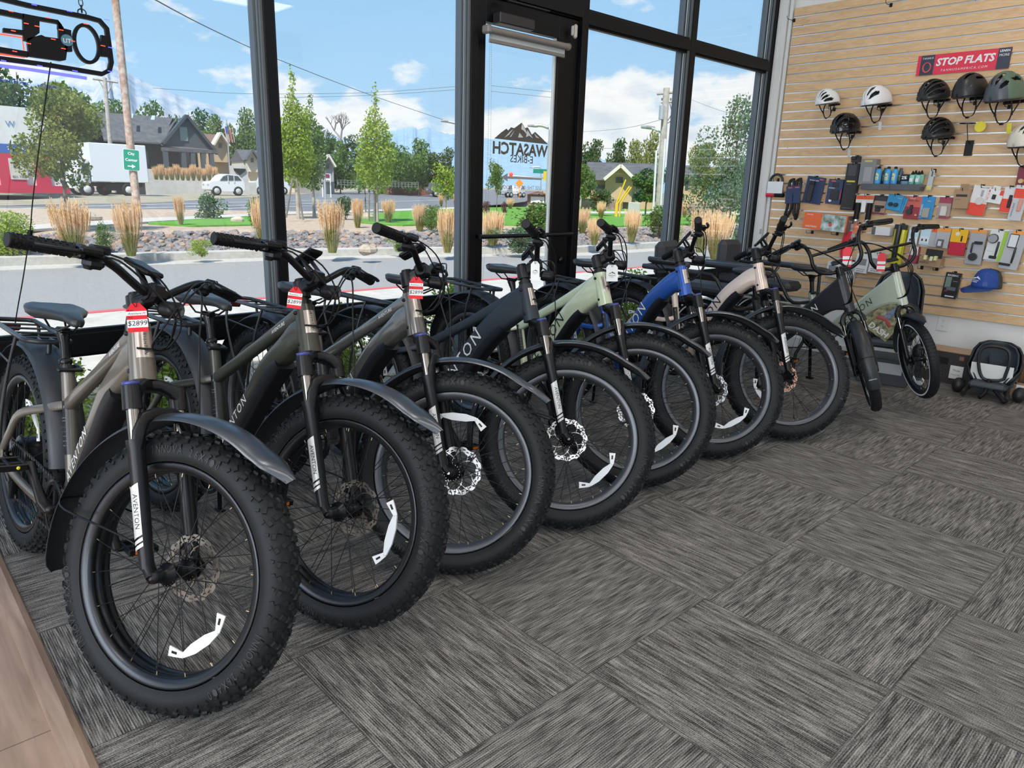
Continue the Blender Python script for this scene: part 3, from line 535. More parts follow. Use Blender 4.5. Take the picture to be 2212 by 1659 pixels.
def fat_cockpit(root, S, style=0, tagged=True):
    gx, gy, gz = .0211, .3713, .8129
    # stem
    b = MB(); b.cyl(P3(0, 0, .655), P3(0, 0, .756), .0175, n=18); b.cyl(P3(0, 0, .698), P3(0, 0, .752), .0265, n=18); b.tube([P3(0, 0, .728), P3(.035, 0, .738), P3(.06, 0, .7456)], 0, 12, 0, sec=[(.023, .024), (.020, .022), (.023, .027)], up=AX); b.box((0, 0, 0), (.052, .056, .052), b=.010, M=axes(P3(.06, 0, .7456), NF, YY))
    b.cyl(P3(0, 0, .756), P3(0, 0, .761), .019, n=18); b.cyl(P3(0, 0, .672), P3(0, 0, .688), .026, n=18); b.build('stem', [MBLK], root, S)
    # bar
    pth = []
    for sg in (-1, 1):
        k = [P3(.06, sg*.0, .7456), P3(.062, sg*.035, .7456), P3(.066, sg*.085, .770), P3(.070, sg*.130, .792), P3(.068, sg*.180, .808), P3(.055, sg*.25, .812), P3(gx, sg*gy, gz)]; q = smooth_path(k, 5); pth.append(q)
    P = pth[0][::-1]+pth[1][1:]; n = len(P); b = MB(); b.tube(P, [.0155 if abs(i-n//2) < 4 else .0112 for i in range(n)], 12); hb = b.build('handlebar', [MBLK], root, S)
    for sg in (-1, 1):
        e = P3(gx, sg*gy, gz); i_ = P3(.055, sg*.25, .812); d = (e-i_).normalized(); g0 = e-d*.135; b = MB()
        b.tube([g0, g0+d*.004, g0+d*.008, e-d*.004, e-d*.001, e+d*.001], [.017, .0185, .0165, .0168, .0185, .0165], 20)
        for k in range(15):
            for j in range(7): a = 2*PI*(j+.5*(k % 2))/7; X, Y = orth(d); c = g0+d*(.014+.0078*k); o_ = X*math.cos(a)+Y*math.sin(a); b.box((0, 0, 0), (.0055, .0075, .002), M=axes(c+o_*.0170, d, o_.cross(d)))
        b.build('grip', [GRIP], hb); leverset(hb, g0-d*.020, d, sg, sg < 0)
        b = MB(); b.box((0, 0, 0), (.006, .034, .034), b=.004, M=axes(g0-d*.002, d, AX)); b.build('grip_clamp', [MBLK], hb)
    # display on a bracket above the clamp
    cen = P3(.035, .0, .825); ux = YY; uy = (AX*.62-NF*.78).normalized()*-1
    if style == 1: uy = (NF*.88+AX*.25).normalized()
    if style == 2: uy = (NF*.80+AX*.60).normalized(); cen = P3(.045, .0, .815)
    b = MB(); M = axes(cen, ux, uy); b.box((0, 0, 0), (.066, .098, .015), b=.006, M=M); b.box((0, .002, .0078), (.054, .072, .001), 1, M=M); b.box((.012, .012, -.0080), (.010, .010, .001), 2, M=M)
    for sg in (-1, 1): b.tube([cen+YY*sg*.020-AX*.004, P3(.058, sg*.026, .775), P3(.06, sg*.026, .76)], 0, 8, 0, sec=(.004, .011), up=YY); b.cyl(P3(.06, sg*.020, .7456), P3(.06, sg*.032, .7456), .020, n=16)
    b.build('display', [BLK, mat('screen_dark', (.006, .007, .009), .12), mat('faint_print', (.12, .12, .12), .5)], root, S)
    # headlight
    c = P3(.085, .012, .700); f = Vector((math.sin(HA)*1, .0, -.02)); f = NF*.95-AX*.30; b = MB(); M = axes(c, YY, f.cross(YY)*-1)
    M = axes(c, f, YY); b.lathe([(.0001, -.012), (.018, -.012), (.0215, -.004), (.0225, .0), (.0215, .004), (.0225, .010), (.0215, .014), (.0225, .020), (.0225, .044), (.0195, .046)], 24, M=M, axis='x'); b.lathe([(.0001, .040), (.008, .0415), (.0195, .045)], 20, 1, M=M, axis='x'); b.tube([c, P3(.06, .01, .715), P3(.058, .0, .73)], .006, 8)
    b.build('headlight', [BLK, mat('lens', (.10, .10, .105), .1, .3, coat=.6)], root, S)
    # cables
    b = MB()
    for sg, k in ((-1, 0), (-1, 1), (1, 0), (1, 1)):
        s_ = P3(.05, sg*(.19-.02*k), .815-.01*k)
        pts = [s_, s_+NF*.055-YY*sg*.02-AX*.01, P3(.14-.02*k, sg*.06, .76-.03*k), P3(.125, sg*(-.02+.02*k), .66), P3(.070, -sg*.030*(1-k)+.02*k, .60), P3(.020, -.034*sg if k else .034, .60)]
        b.tube(smooth_path(pts, 5), .0026, 6)
    b.tube(smooth_path([P3(.05, .18, .80), P3(.115, .12, .74), P3(.12, .085, .60), P3(.085, .10, .42), P3(.055, .105, .25), P3(.030, .095, .10), P3(.02, .075, .06)], 5), .0027, 6)
    b.build('cables', [BLK], root, S)
    b = MB(); b.box((0, 0, 0), (.05, .03, .035), b=.008, M=axes(P3(.008, .088, .075), AX, NF)); b.build('brake_caliper', [MBLK], root, S)
def saddle_mesh():
    b = MB(); rings = []
    prof = [(-.135, .070, .040), (-.128, .083, .050), (-.095, .092, .056), (-.05, .088, .052), (0, .064, .045), (.05, .040, .038), (.09, .028, .032), (.125, .024, .028), (.142, .016, .020), (.146, .006, .008)]
    for x, hw, h in prof:
        z = .004*math.cos(x*18)+(.012*max(0, -x-.06)/.07); z -= max(0, x-.1)*.25; ring = []
        for k in range(16):
            a = 2*PI*k/16; c, q = math.cos(a), math.sin(a); y = hw*math.copysign(abs(c)**.75, c); zz = z+(q*.014 if q > 0 else q*h*.85*(.55+.45*abs(c)))
            if q > .3 and abs(c) < .45 and x < .05: zz -= .004
            ring.append((x, y, zz))
        rings.append(ring)
    return b.loft(rings)
def seat(root, pos, post, kind='susp'):
    p = Vector(pos); q = Vector(post); d = (p-q).normalized()
    sd = link('saddle', cached('saddle', lambda: saddle_mesh().mesh('saddle', [SADM])), root, T(*p))
    b = MB()
    for sg in (-1, 1): b.tube([(-.10, sg*.030, -.028), (-.055, sg*.024, -.055), (.035, sg*.022, -.052), (.10, sg*.012, -.026)], .0036, 8)
    b.build('saddle_rails', [MBLK], sd)
    b = MB(); h = p-Vector((.0, 0, .052)); b.box(h+Vector((0, 0, -.002)), (.060, .036, .016), b=.006); b.box(h+Vector((-.0, 0, -.014)), (.044, .030, .018), b=.006); b.tube([h-Vector((0, 0, .014)), h-d*.045], [.021, .0165], 16)
    if kind == 'susp': b.tube([h-d*.03, h-d*.105], .0150, 16); b.tube([h-d*.100, h-d*.104, h-d*.112, h-d*.118], [.017, .021, .021, .0185], 16); b.tube([h-d*.116, q-d*.05], .0175, 16); b.tube([h-d*.124, h-d*.128], .0195, 16)
    else: b.tube([h-d*.03, q-d*.05], .0152, 16)
    b.build('seatpost', [mat('post_gloss', (.012, .012, .013), .2, .4)], root)
    b = MB(); b.tube([q-d*.012, q+d*.010], .0235, 20); b.box((0, 0, 0), (.018, .075, .012), b=.004, M=T(*(q+Vector((.024, .0, 0))))); b.tube([q+Vector((.024, .03, 0)), q+Vector((-.01, .040, 0)), q+Vector((-.045, .036, .002))], 0, 8, 0, sec=(.004, .007), up=(0, 0, 1)); b.build('seat_clamp', [MBLK], root)
def drivetrain(root, bb, ra, R=.36, side=-1, crank_a=2.3, chy=-.052):
    bb = Vector(bb); b = MB(); M = T(bb.x, 0, bb.z)
    # chainring with guard
    n = 84; vs = []
    b.lathe([(.060, chy-.002), (.086, chy-.002), (.088, chy), (.086, chy+.002), (.060, chy+.002)], 60, 0, M=M, axis='y', close=True, sm=False)
    for k in range(44): a = 2*PI*k/44; b.box((0, 0, 0), (.006, .003, .004), M=M @ T(.0895*math.cos(a), chy, .0895*math.sin(a)) @ Ry(-a))
    for k in range(5): a = 2*PI*k/5+.3; b.tube([(bb.x+.012*math.cos(a), chy, bb.z+.012*math.sin(a)), (bb.x+.064*math.cos(a), chy, bb.z+.064*math.sin(a))], 0, 6, 0, sec=(.003, .011), up=(0, 1, 0))
    b.lathe([(.078, chy-.010), (.096, chy-.008), (.096, chy-.006), (.078, chy-.007)], 48, 0, M=M, axis='y', close=True)
    cr = b.build('chainring', [MBLK], root)
    for sg in (-1, 1):
        a = crank_a if sg < 0 else crank_a+PI; e = Vector((bb.x+.17*math.cos(a), sg*.098, bb.z+.17*math.sin(a))); b = MB()
        b.tube([(bb.x, sg*.070, bb.z), (bb.x+.03*math.cos(a), sg*.086, bb.z+.03*math.sin(a)), (bb.x+.10*math.cos(a), sg*.095, bb.z+.10*math.sin(a)), e], 0, 12, 0, sec=[(.010, .020), (.010, .017), (.008, .012), (.009, .014)], up=(0, 1, 0)); b.lathe([(.0001, sg*.083), (.013, sg*.083), (.016, sg*.07), (.016, sg*.03)], 14, 0, M=M, axis='y')
        c = b.build('crank', [MBLK], root); b = MB(); o = Vector((0, sg*.065, 0)); pc = e+o
        for sx in (-1, 1): b.box(pc+Vector((sx*.045, 0, 0)), (.010, .095, .022), b=.003)
        for sy in (-1, 0, 1): b.box(pc+Vector((0, sy*.042, 0)), (.094, .012, .018), b=.003)
        b.cyl(e, pc+Vector((0, sg*.04, 0)), .008, n=10); [b.cyl(pc+Vector((sx*.045, sy*.034, -.014)), pc+Vector((sx*.045, sy*.034, .014)), .002, n=5) for sx in (-1, 1) for sy in (-1, 1)]
        for sx in (-1, 1): b.box(pc+Vector((sx*.0505, 0, 0)), (.002, .055, .012), 1) if sg > 0 else b.ball(pc+Vector((sx*.050, .02, 0)), (.002, .006, .006), 8, 2)
        b.build('pedal', [BLK, AMB, YEL], c)
    # cassette and chain
    b = MB(); z = ra
    for k in range(9): r = .022+.0055*k; y = -.068+.0042*k; b.lathe([(.018, y-.001), (r, y-.001), (r+.002, y), (r, y+.001), (.018, y+.001)], 32, 0, M=T(0, 0, z), axis='y', close=True, sm=False)
    b.build('cassette', [mat('cassette_steel', (.08, .08, .085), .35, .9)], root)
    up_ = [Vector((.035*math.sin(t), -.056, z+.035*math.cos(t))) for t in (-.4, 0, .1)]
    path = [Vector((-.02, -.056, z+.038)), Vector((.01, -.056, z+.042)), Vector((bb.x-.01, chy, bb.z+.09))]+[Vector((bb.x+.09*math.sin(t), chy, bb.z+.09*math.cos(t))) for t in (.5, 1., 1.57, 2.1, 2.7)]+[Vector((bb.x-.02, chy, bb.z-.088)), Vector((.06, -.056, z-.155)), Vector((.03, -.056, z-.165)), Vector((.015, -.056, z-.13)), Vector((.045, -.056, z-.09)), Vector((.03, -.056, z-.03)), Vector((-.035, -.056, z+.01))]
    tot = 0; b = MB(); L_ = [0]
    for i in range(len(path)): L_.append(L_[-1]+(path[(i+1) % len(path)]-path[i]).length)
    nl = int(L_[-1]/.0127)
    for k in range(nl):
        s_ = k/nl*L_[-1]; i = max(j for j in range(len(path)) if L_[j] <= s_); a_, c_ = path[i], path[(i+1) % len(path)]; d = (c_-a_).normalized(); p = a_+d*(s_-L_[i]); b.box((0, 0, 0), (.0115, .003 if k % 2 else .007, .008), M=axes(p, d, (0, 1, 0)))
    b.build('chain', [mat('chain_steel', (.12, .12, .125), .35, .9)], root)
    b = MB(); b.tube([(.0, -.075, z-.01), (.025, -.078, z-.05), (.035, -.070, z-.085)], 0, 10, 0, sec=(.012, .018), up=(0, 1, 0)); b.tube([(.040, -.062, z-.085), (.020, -.062, z-.160)], 0, 8, 0, sec=(.004, .013), up=(0, 1, 0)); b.lathe([(.0001, -.004), (.018, -.004), (.018, .004), (.0001, .004)], 18, M=T(.042, -.056, z-.088), axis='y'); b.lathe([(.0001, -.004), (.018, -.004), (.018, .004), (.0001, .004)], 18, M=T(.022, -.056, z-.158), axis='y'); b.build('derailleur', [MBLK], root)
def rack_fat(root, z=.800):
    b = MB(); w_ = .070; x0, x1 = .150, -.335; r = .0088
    pts = [(x0, -w_*.55, z), (x0-.03, -w_*.95, z), (x0-.07, -w_, z), (x1+.02, -w_, z+.01), (x1, -w_+.02, z+.01), (x1, w_-.02, z+.01), (x1+.02, w_, z+.01), (x0-.07, w_, z), (x0-.03, w_*.95, z), (x0, w_*.55, z)]
    b.tube(pts, r, 8, closed=True)
    for x in (.06, -.05, -.16, -.27): b.tube([(x, -w_, z+.001), (x, w_, z+.001)], 0, 6, 0, sec=(.011, .004), up=(0, 0, 1))
    for sy in (-1, 1): b.tube([(x0-.003, sy*.022, z), (.06, sy*.018, z)], .0045, 6)
    for sg in (-1, 1):
        b.tube(smooth_path([(.02, sg*w_, z), (.0, sg*(w_+.015), z-.12), (-.012, sg*.098, z-.28), (-.005, sg*.102, .40)], 4), .0060, 8)
        b.tube(smooth_path([(-.27, sg*w_, z+.01), (-.255, sg*(w_+.012), z-.10), (-.14, sg*.094, z-.26), (-.02, sg*.102, .40)], 4), .0060, 8)
        b.tube([(-.255, sg*(w_+.012), z-.10), (-.28, sg*(w_+.005), z-.085), (.01, sg*(w_+.013), z-.10)], .0042, 6)
    b.tube([(.13, 0, z-.004), (.13, 0, z-.05)], .008, 8); b.box((.13, 0, z-.055), (.03, .035, .022), b=.004)
    rk = b.build('rear_rack', [mat('rack_satin', (.030, .033, .036), .30, .3)], root)
    MB().box((x1-.004, 0, z-.02), (.014, .06, .028), b=.006).build('tail_light', [mat('tail_dark', (.06, .008, .008), .25)], root)
def lettering(root, s_, o, d, n2, w_, y, m, sh=.0, space=1.25):
    b = MB(); text(b, s_, axes((o[0], y, o[1]), (d[0], 0, d[1]), (n2[0], 0, n2[1])), w=w_, shear=sh, space=space); b.build('lettering', [m], root)
def frame_fat(root, kind, m, dark, ltr, word='AVENTON', side_word=None, gloss=True):
    """kind A straight top tube with shoulder, B big gusset, C step-through"""
    HB, HT = A0F+AX*.518, A0F+AX*.672; b = MB(); BBp = Vector((.465, 0, .31)); ST = Vector((.335, 0, .74))
    b.tube([HB-AX*.004, HB+AX*.012, HT-AX*.02, HT], [.0355, .0350, .0305, .0295], 28)
    h = lambda s_, f_=0: A0F+AX*s_+NF*f_
    if kind == 'A': dt = [(h(.583, -.010), .050, .028), (h(.583, -.05), .047, .030), (h(.562, -.105), .042, .033), (Vector((.735, 0, .738)), .036, .035), (Vector((.65, 0, .62)), .032, .036), (Vector((.545, 0, .47)), .032, .037), (Vector((.470, 0, .33)), .036, .040)]
    elif kind == 'B': dt = [(h(.597, -.010), .066, .028), (h(.597, -.05), .064, .031), (h(.576, -.105), .056, .035), (Vector((.740, 0, .757)), .050, .037), (Vector((.65, 0, .635)), .046, .038), (Vector((.55, 0, .475)), .044, .038), (Vector((.472, 0, .33)), .044, .040)]
    else: dt = [(h(.600, -.008), .060, .028), (h(.606, -.050), .052, .031), (h(.590, -.110), .048, .034), (Vector((.733, 0, .768)), .046, .036), (Vector((.648, 0, .635)), .046, .038), (Vector((.55, 0, .46)), .045, .038), (Vector((.475, 0, .32)), .048, .040)]
    pts = [p for p, _, _ in dt]; P = smooth_path(pts, 6); sec = []
    for i in range(len(P)):
        k = min(i//6, len(dt)-2); t = i/6.-k; sec.append((dt[k][2]*(1-t)+dt[k+1][2]*t, dt[k][1]*(1-t)+dt[k+1][1]*t))
    # sec: first value along local X (= up x d), second along Y; up=(0,1,0) makes X in the plane
    b.tube(P, 0, 20, 0, sec=[(q, a) for a, q in sec], up=(0, 1, 0))
    fr = b
    # bottom bracket shell
    b.lathe([(.028, -.045), (.030, -.040), (.030, .040), (.028, .045)], 20, 0, M=T(BBp.x, 0, BBp.z), axis='y')
    # seat tube
    b.tube([BBp, ST], .0205, 18)
    JN = BBp+(ST-BBp)*.74
    if kind in 'AB':
        a_ = h(.650 if kind == 'A' else .640, -.012); tt = [a_, a_+(JN-a_)*.2, a_+(JN-a_)*.5, JN]; wv = [(.019, .026), (.018, .023), (.016, .020), (.018, .022)] if kind == 'A' else [(.022, .034), (.020, .027), (.016, .021), (.018, .022)]
        b.tube(tt, 0, 16, 0, sec=[(w2, w1) for w1, w2 in wv], up=(0, 1, 0))
    JS = JN if kind in 'AB' else BBp+(ST-BBp)*.62
    for sg in (-1, 1):
        b.tube(smooth_path([JS+YY*sg*.006, JS+Vector((-.07, sg*.046, -.025)), Vector((.13, sg*.078, .545)), Vector((.05, sg*.088, .455)), Vector((-.005, sg*.094, .385))], 4), 0, 12, 0, sec=(.015, .009), up=(0, 1, 0))
        b.tube(smooth_path([BBp+Vector((-.015, sg*.038, 0)), Vector((.38, sg*.066, .305)), Vector((.15, sg*.085, .325)), Vector((.0, sg*.094, .355))], 4), 0, 12, 0, sec=(.014, .010), up=(0, 1, 0))
        b.box((-.002, sg*.097, .368), (.045, .010, .050), b=.008)
    fo = b.build('frame', [m], root)
    # battery cover set in the lower face of the down tube
    q = [p for p in dt[2:]]; b = MB(); off = []
    pp = [p for p, _, _ in dt[2:-1]]; PP = smooth_path([p for p in pp], 4)[2:]; bs = []
    o_ = []
    for i, p in enumerate(PP):
        d = (PP[min(i+1, len(PP)-1)]-PP[max(i-1, 0)]).normalized(); n2 = Vector((-d.z, 0, d.x)); n2 = n2 if n2.x > 0 else -n2; o_.append(p+n2*(.034 if kind == 'A' else .040))
    b.tube(o_, 0, 16, 0, sec=[((.034 if kind == 'A' else .030) if 0 < i < len(o_)-1 else .022, .0358) for i in range(len(o_))], up=(0, 1, 0)); b.build('battery', [dark], root)
    # head badge plate wrapped on the front, and cable grommets
    b = MB(); vs = []; r0 = .0333; s0, s1 = .575, .650
    for z in (s0, s1):
        for j in range(11): a = -.75+1.5*j/10; rr = .0350-(z-.53)/.14*.005+.0009; vs.append(A0F+NF*(rr*math.cos(a))+YY*(rr*math.sin(a))+AX*z)
    b.add(vs, [(j, j+1, j+12, j+11) for j in range(10)], 0, True); text(b, 'AVENTON', axes(A0F+NF*.0350+AX*.6125, -AX, YY), w=.062, mi=1, shear=.2, space=1.2); b.build('head_badge', [mat('badge_steel', (.50, .45, .41), .3, .9), INK], root)
    for z in (.648, .545): b = MB(); b.lathe([(.0001, -.0355), (.006, -.0355), (.007, -.030)], 12, 0, M=T(*(A0F+AX*z-NF*.006)), axis='y'); b.build('cable_port', [BLK], root)
    d = (dt[4][0]-dt[5][0]).normalized(); n2 = Vector((-d.z, 0, d.x)); n2 = n2 if n2.z > 0 and n2.x < 0 else -n2; c = dt[4][0]*(.62)+dt[5][0]*.38
    if kind == 'A': c = c+n2*.006; lettering(root, word, (c.x-.03, c.z-.05), (d.x, d.z), (n2.x, n2.z), .24, -.0378, ltr, .15)
    else: c = c+n2*.004; lettering(root, word, (c.x-.01, c.z-.012), (d.x, d.z), (n2.x, n2.z), .42, -.0392, ltr, .22)
    if side_word:
        a_ = h(.650, -.012); dd = (a_-JN).normalized(); c = a_+(JN-a_)*.20; lettering(root, side_word, (c.x, c.z), (dd.x, dd.z), (-dd.z, dd.x), .085, -.0208, ltr, .1, 1.0)
    # warning label on the seat tube
    b = MB(); c = BBp+(ST-BBp)*.60; d = (ST-BBp).normalized(); nn = Vector((d.z, 0, -d.x)); vs = []
    for z in (-.10, .075):
        for j in range(7): a = -1.9+1.5*j/6; vs.append(c+d*z+nn*(.0212*math.cos(a))+YY*(.0212*math.sin(a)))
    b.add(vs, [(j, j+1, j+8, j+7) for j in range(6)], 0, True); tdir = (nn*math.cos(-1.15)+YY*math.sin(-1.15)); sd = d.cross(tdir)
    for k, (s_, zz, ww) in enumerate((('R', .055, .007), ('AVENTON', .02, .020), ('CAUTION', .010, .018), ('WARNING READ MANUAL', -.01, .022), ('BEFORE RIDING THIS CYCLE', -.025, .022), ('SAFETY FIRST', -.04, .02), ('MAX LOAD', -.055, .018), ('EN 15194', -.07, .018))): text(b, s_, axes(c+d*zz+tdir*.0220, sd*-1, d), w=ww, mi=1)
    b.build('warning_label', [mat('label_black', (.008, .008, .009), .3), mat('label_print', (.28, .28, .28), .5)], root)
def fat_bike(name, label, pose, kind, m, ltr, spin, rim=RIMM, rot=ROT, disp=0, side_word=None, group=None, sad=(.272, .925), kick=True):
    org, hd, ln, st = pose
    fw = Vector((math.sin(hd), -math.cos(hd), 0)); lf = Vector((math.cos(hd), math.sin(hd), 0)); up = Vector((0, 0, 1)); l2 = lf*math.cos(ln)-up*math.sin(ln); u2 = up*math.cos(ln)+lf*math.sin(ln)
    M = Matrix(((fw.x, l2.x, u2.x, org[0]), (fw.y, l2.y, u2.y, org[1]), (fw.z, l2.z, u2.z, org[2]), (0, 0, 0, 1)))
    root = thing(name, label, 'bicycle', M, group); S = T(*A0F) @ Matrix.Rotation(st, 4, AX); S0 = S
    frame_fat(root, kind, m, mat('battery_black', (.006, .006, .008), .45, spec=.35), ltr, side_word=side_word)
    W_ = S @ T(*(NF*.0526)); wheel(root, W_, 'front_wheel', True, False, spin, rim, rot)
    wheel(root, T(0, 0, .366), 'rear_wheel', True, True, 1.0, rim, rot)
    fat_fork(root, S); fat_cockpit(root, S, disp)
    # fenders: the front one in two lengths with stays, the rear one
    b = fender_mesh(.405, .058, math.radians(48), math.radians(112)); b.build('front_fender', [FEND_LIT], root, W_)  # front length in the lighter colour that stands for reflected light
    b = fender_mesh(.405, .056, math.radians(112), math.radians(196), False); b.build('front_fender', [FENR], root, W_)
    b = MB(); a = math.radians(166); e = Vector((.402*math.cos(a), 0, .402*math.sin(a)))
    for sg in (-1, 1): b.tube(smooth_path([(-.03, sg*.080, .055), (-.12, sg*.086, .075), e*.86+YY*sg*.074, e+YY*sg*.045], 4), .0032, 6)
    b.tube([e-YY*.045, e+YY*.045], .0032, 6); b.build('fender_stay', [MBLK], root, W_)
    b = fender_mesh(.405, .058, math.radians(8), math.radians(170), False); b.build('rear_fender', [FENR], root, T(0, 0, .366))
    rack_fat(root); seat(root, (sad[0], 0, sad[1]), (.335, 0, .742)); drivetrain(root, (.465, 0, .31), .366)
    b = MB(); b.tube([(.30, .07, .30), (.25, .10, .26), (.20, .145, .035)], [.010, .010, .009], 10); b.box((.197, .150, .028), (.05, .03, .012), b=.004); b.build('kickstand', [MBLK], root) if kick else None
    return root, M, S
POSES = [((.341, 2.976, 0), .0759, .1628, .4160), ((.829, 3.018, 0), .1089, .1590, .2813), ((1.281, 3.050, 0), .1152, .1403, .5610), ((1.761, 3.016, 0), .1935, .1792, .6235),
         ((2.594, 3.119, 0), -.0194, .0691, .7573), ((3.304, 3.093, 0), -.0799, .0448, .9265), ((3.843, 3.001, 0), -.0461, .1229, .8993)]
F1 = mat('paint_taupe', (.135, .118, .096), .34, .35, coat=.6); F2 = mat('paint_camo', (.050, .049, .038), .38, .4, coat=.3); F3 = mat('paint_grey', (.105, .098, .090), .22, .3, coat=1.)
F4 = mat('paint_slate', (.022, .028, .036), .45, .2); F5 = mat('paint_sage', (.50, .55, .38), .18, 0, coat=1.); F6 = mat('paint_blue', (.018, .085, .36), .30, .3, coat=.4); F7 = mat('paint_rose', (.70, .55, .47), .25, .2, coat=.7)
LW = mat('letter_grey', (.62, .62, .60), .45); LD = mat('letter_black', (.012, .014, .016), .4); LG = mat('letter_white', (.75, .75, .73), .4)
GB = 'fat tyre e-bikes parked in a row'
DEG = math.radians
bikes = []
SPEC = [('A', F1, LG, DEG(-44), RIMB, ROTD, 0, 'AVENTURE', 'taupe fat tyre e-bike nearest the wooden floor with a red price tag'),
        ('A', F2, LG, DEG(-5), RIMB, ROTD, 1, 'AVENTURE', 'dark olive fat tyre e-bike between the taupe one and the glossy grey one'),
        ('A', F3, LG, DEG(95), RIMM, ROT, 1, 'AVENTURE', 'glossy grey fat tyre e-bike with red tag beside a matte slate bike'),
        ('B', F4, LG, DEG(-35), RIMM, ROT, 2, None, 'matte slate blue fat tyre e-bike with a white hang tag, in front of the door'),
        ('B', F5, LD, DEG(-40), RIMM, ROT, 2, None, 'pale sage green fat tyre e-bike with a white hang tag'),
        ('C', F6, LG, DEG(-50), RIMM, ROT, 2, None, 'bright blue step-through fat tyre e-bike'),
        ('C', F7, LD, DEG(-130), RIMM, mat('rotor_copper', (.75, .42, .28), .3, 1.), 2, None, 'pale rose step-through fat tyre e-bike')]
for i, (k, m, lt, sp_, rm, ro, dp_, sw, lb) in enumerate(SPEC):
    bikes.append(fat_bike('electric_bicycle', lb, POSES[i], k, m, lt, sp_, rm, ro, dp_, sw, GB, sad=(.272, .915) if i < 3 else (.272, .925)))
# ---------------------------------------------------------------- cargo e-bikes with small wheels, standing on their centre stands
A0C = Vector((1.238, 0, .275))-NF*.045
def cargo_bike(name, label, front, hd, ln, lift, st, m, ltr, fend0, spin, tailm, group):
    fw = Vector((math.sin(hd), -math.cos(hd), 0)); lf = Vector((math.cos(hd), math.sin(hd), 0)); up = Vector((0, 0, 1)); l2 = lf*math.cos(ln)-up*math.sin(ln); u2 = up*math.cos(ln)+lf*math.sin(ln)
    org = Vector((front[0], front[1], lift))-fw*1.238
    M = Matrix(((fw.x, l2.x, u2.x, org[0]), (fw.y, l2.y, u2.y, org[1]), (fw.z, l2.z, u2.z, org[2]), (0, 0, 0, 1)))
    root = thing(name, label, 'bicycle', M, group); S = T(*A0C) @ Matrix.Rotation(st, 4, AX); W_ = S @ T(*(NF*.045))
    wheel(root, W_, 'front_wheel', False, False, spin, RIMB, ROT, True, True); wheel(root, T(0, 0, .275), 'rear_wheel', False, True, .4, RIMB, ROT, True, False)
    b = MB(); h = lambda s_, f_=0: A0C+AX*s_+NF*f_; BB_ = Vector((.50, 0, .30)); ST = Vector((.40, 0, .60))
    b.tube([h(.368), h(.38), h(.57), h(.595)], [.034, .033, .027, .0265], 24)
    dt = [(h(.487, -.002), .090, .026), (h(.475, -.04), .086, .031), (h(.425, -.12), .070, .036), (Vector((.84, 0, .560)), .060, .038), (Vector((.67, 0, .43)), .055, .038), (BB_+Vector((.0, 0, -.005)), .050, .042)]
    P = smooth_path([p for p, _, _ in dt], 6); sec = []
    for i in range(len(P)): k = min(i//6, len(dt)-2); t = i/6.-k; sec.append((dt[k][1]*(1-t)+dt[k+1][1]*t, dt[k][2]*(1-t)+dt[k+1][2]*t))
    pl = [(.968, .802)]+[(.968+(.56-.968)*k/4, .802+(.375-.802)*k/4) for k in (1, 2, 3, 4)]+[(.50, .335), (.462, .30), (.472, .262), (.52, .248), (.585, .272), (.70, .380), (.80, .470), (.87, .535), (.93, .580), (.985, .603), (1.040, .610), (1.058, .625), (1.02, .71), (.985, .80)]; slab(b, pl, .037, .012); b.tube([BB_, ST], .024, 18); b.lathe([(.03, -.045), (.032, -.04), (.032, .04), (.03, .045)], 20, 0, M=T(BB_.x, 0, BB_.z), axis='y')
    b.tube([(.46, 0, .43), (.30, 0, .47), (-.38, 0, .505)], .022, 14)
    for sg in (-1, 1):
        b.tube([BB_+Vector((-.01, sg*.04, .02)), (.36, sg*.06, .33), (.03, sg*.065, .285)], 0, 10, sec=(.018, .010), up=(0, 1, 0)); b.tube([(-.36, sg*.06, .50), (-.12, sg*.068, .36), (-.01, sg*.068, .285)], 0, 10, sec=(.013, .009), up=(0, 1, 0)); b.box((0, sg*.068, .275), (.05, .01, .05), b=.008)
        b.tube([(-.38, sg*.06, .505), (.36, sg*.06, .505)], .010, 8)
    b.build('frame', [m], root)
    d = (dt[2][0]-dt[4][0]).normalized(); n2 = Vector((-d.z, 0, d.x)); c = dt[3][0]*.9+dt[4][0]*.1+n2*.012; lettering(root, 'AVENTON', (.745, .488), (.69, .724), (-.724, .69), .34, -.0378, ltr, .22)
    b = MB(); text(b, 'AVENTON', axes(A0C+NF*.0305+AX*.49, -AX, YY), w=.05); o = b.build('head_badge', [SILV], root)
    b = MB(); [b.ball(tuple(A0C+AX*z-NF*.01+YY*-.031), .006, 8) for z in (.565,)]; b.build('cable_port', [BLK], root)
    # fork
    b = MB(); yl = .058
    for sg in (-1, 1): b.tube([P3(.0, 0, .362), P3(.018, sg*.030, .362), P3(.028, sg*.048, .345), P3(.03, sg*yl, .32), P3(.03, sg*yl, .295)], 0, 12, sec=[(.016, .016), (.014, .013), (.014, .013), (.017, .017), (.018, .018)], up=NF)
    fk = b.build('fork', [MBLK], root, S)
    for sg in (-1, 1): MB().cyl(P3(.03, sg*yl, .215), P3(.03, sg*yl, .30), .0125, n=14).build('stanchion', [DCHR], fk)
    b = MB()
    for sg in (-1, 1): b.tube([P3(.03, sg*yl, -.03), P3(.03, sg*yl, .03), P3(.03, sg*yl, .20), P3(.03, sg*yl, .22)], [.013, .016, .017, .019], 14); b.box((0, 0, 0), (.035, .014, .04), b=.006, M=axes(P3(.042, sg*.062, 0), NF, YY))
    b.tube([P3(.045, -yl, .21), P3(.05, -.035, .265), P3(.05, 0, .275), P3(.05, .035, .265), P3(.045, yl, .21)], .009, 8); b.build('lower_legs', [MBLK], fk)
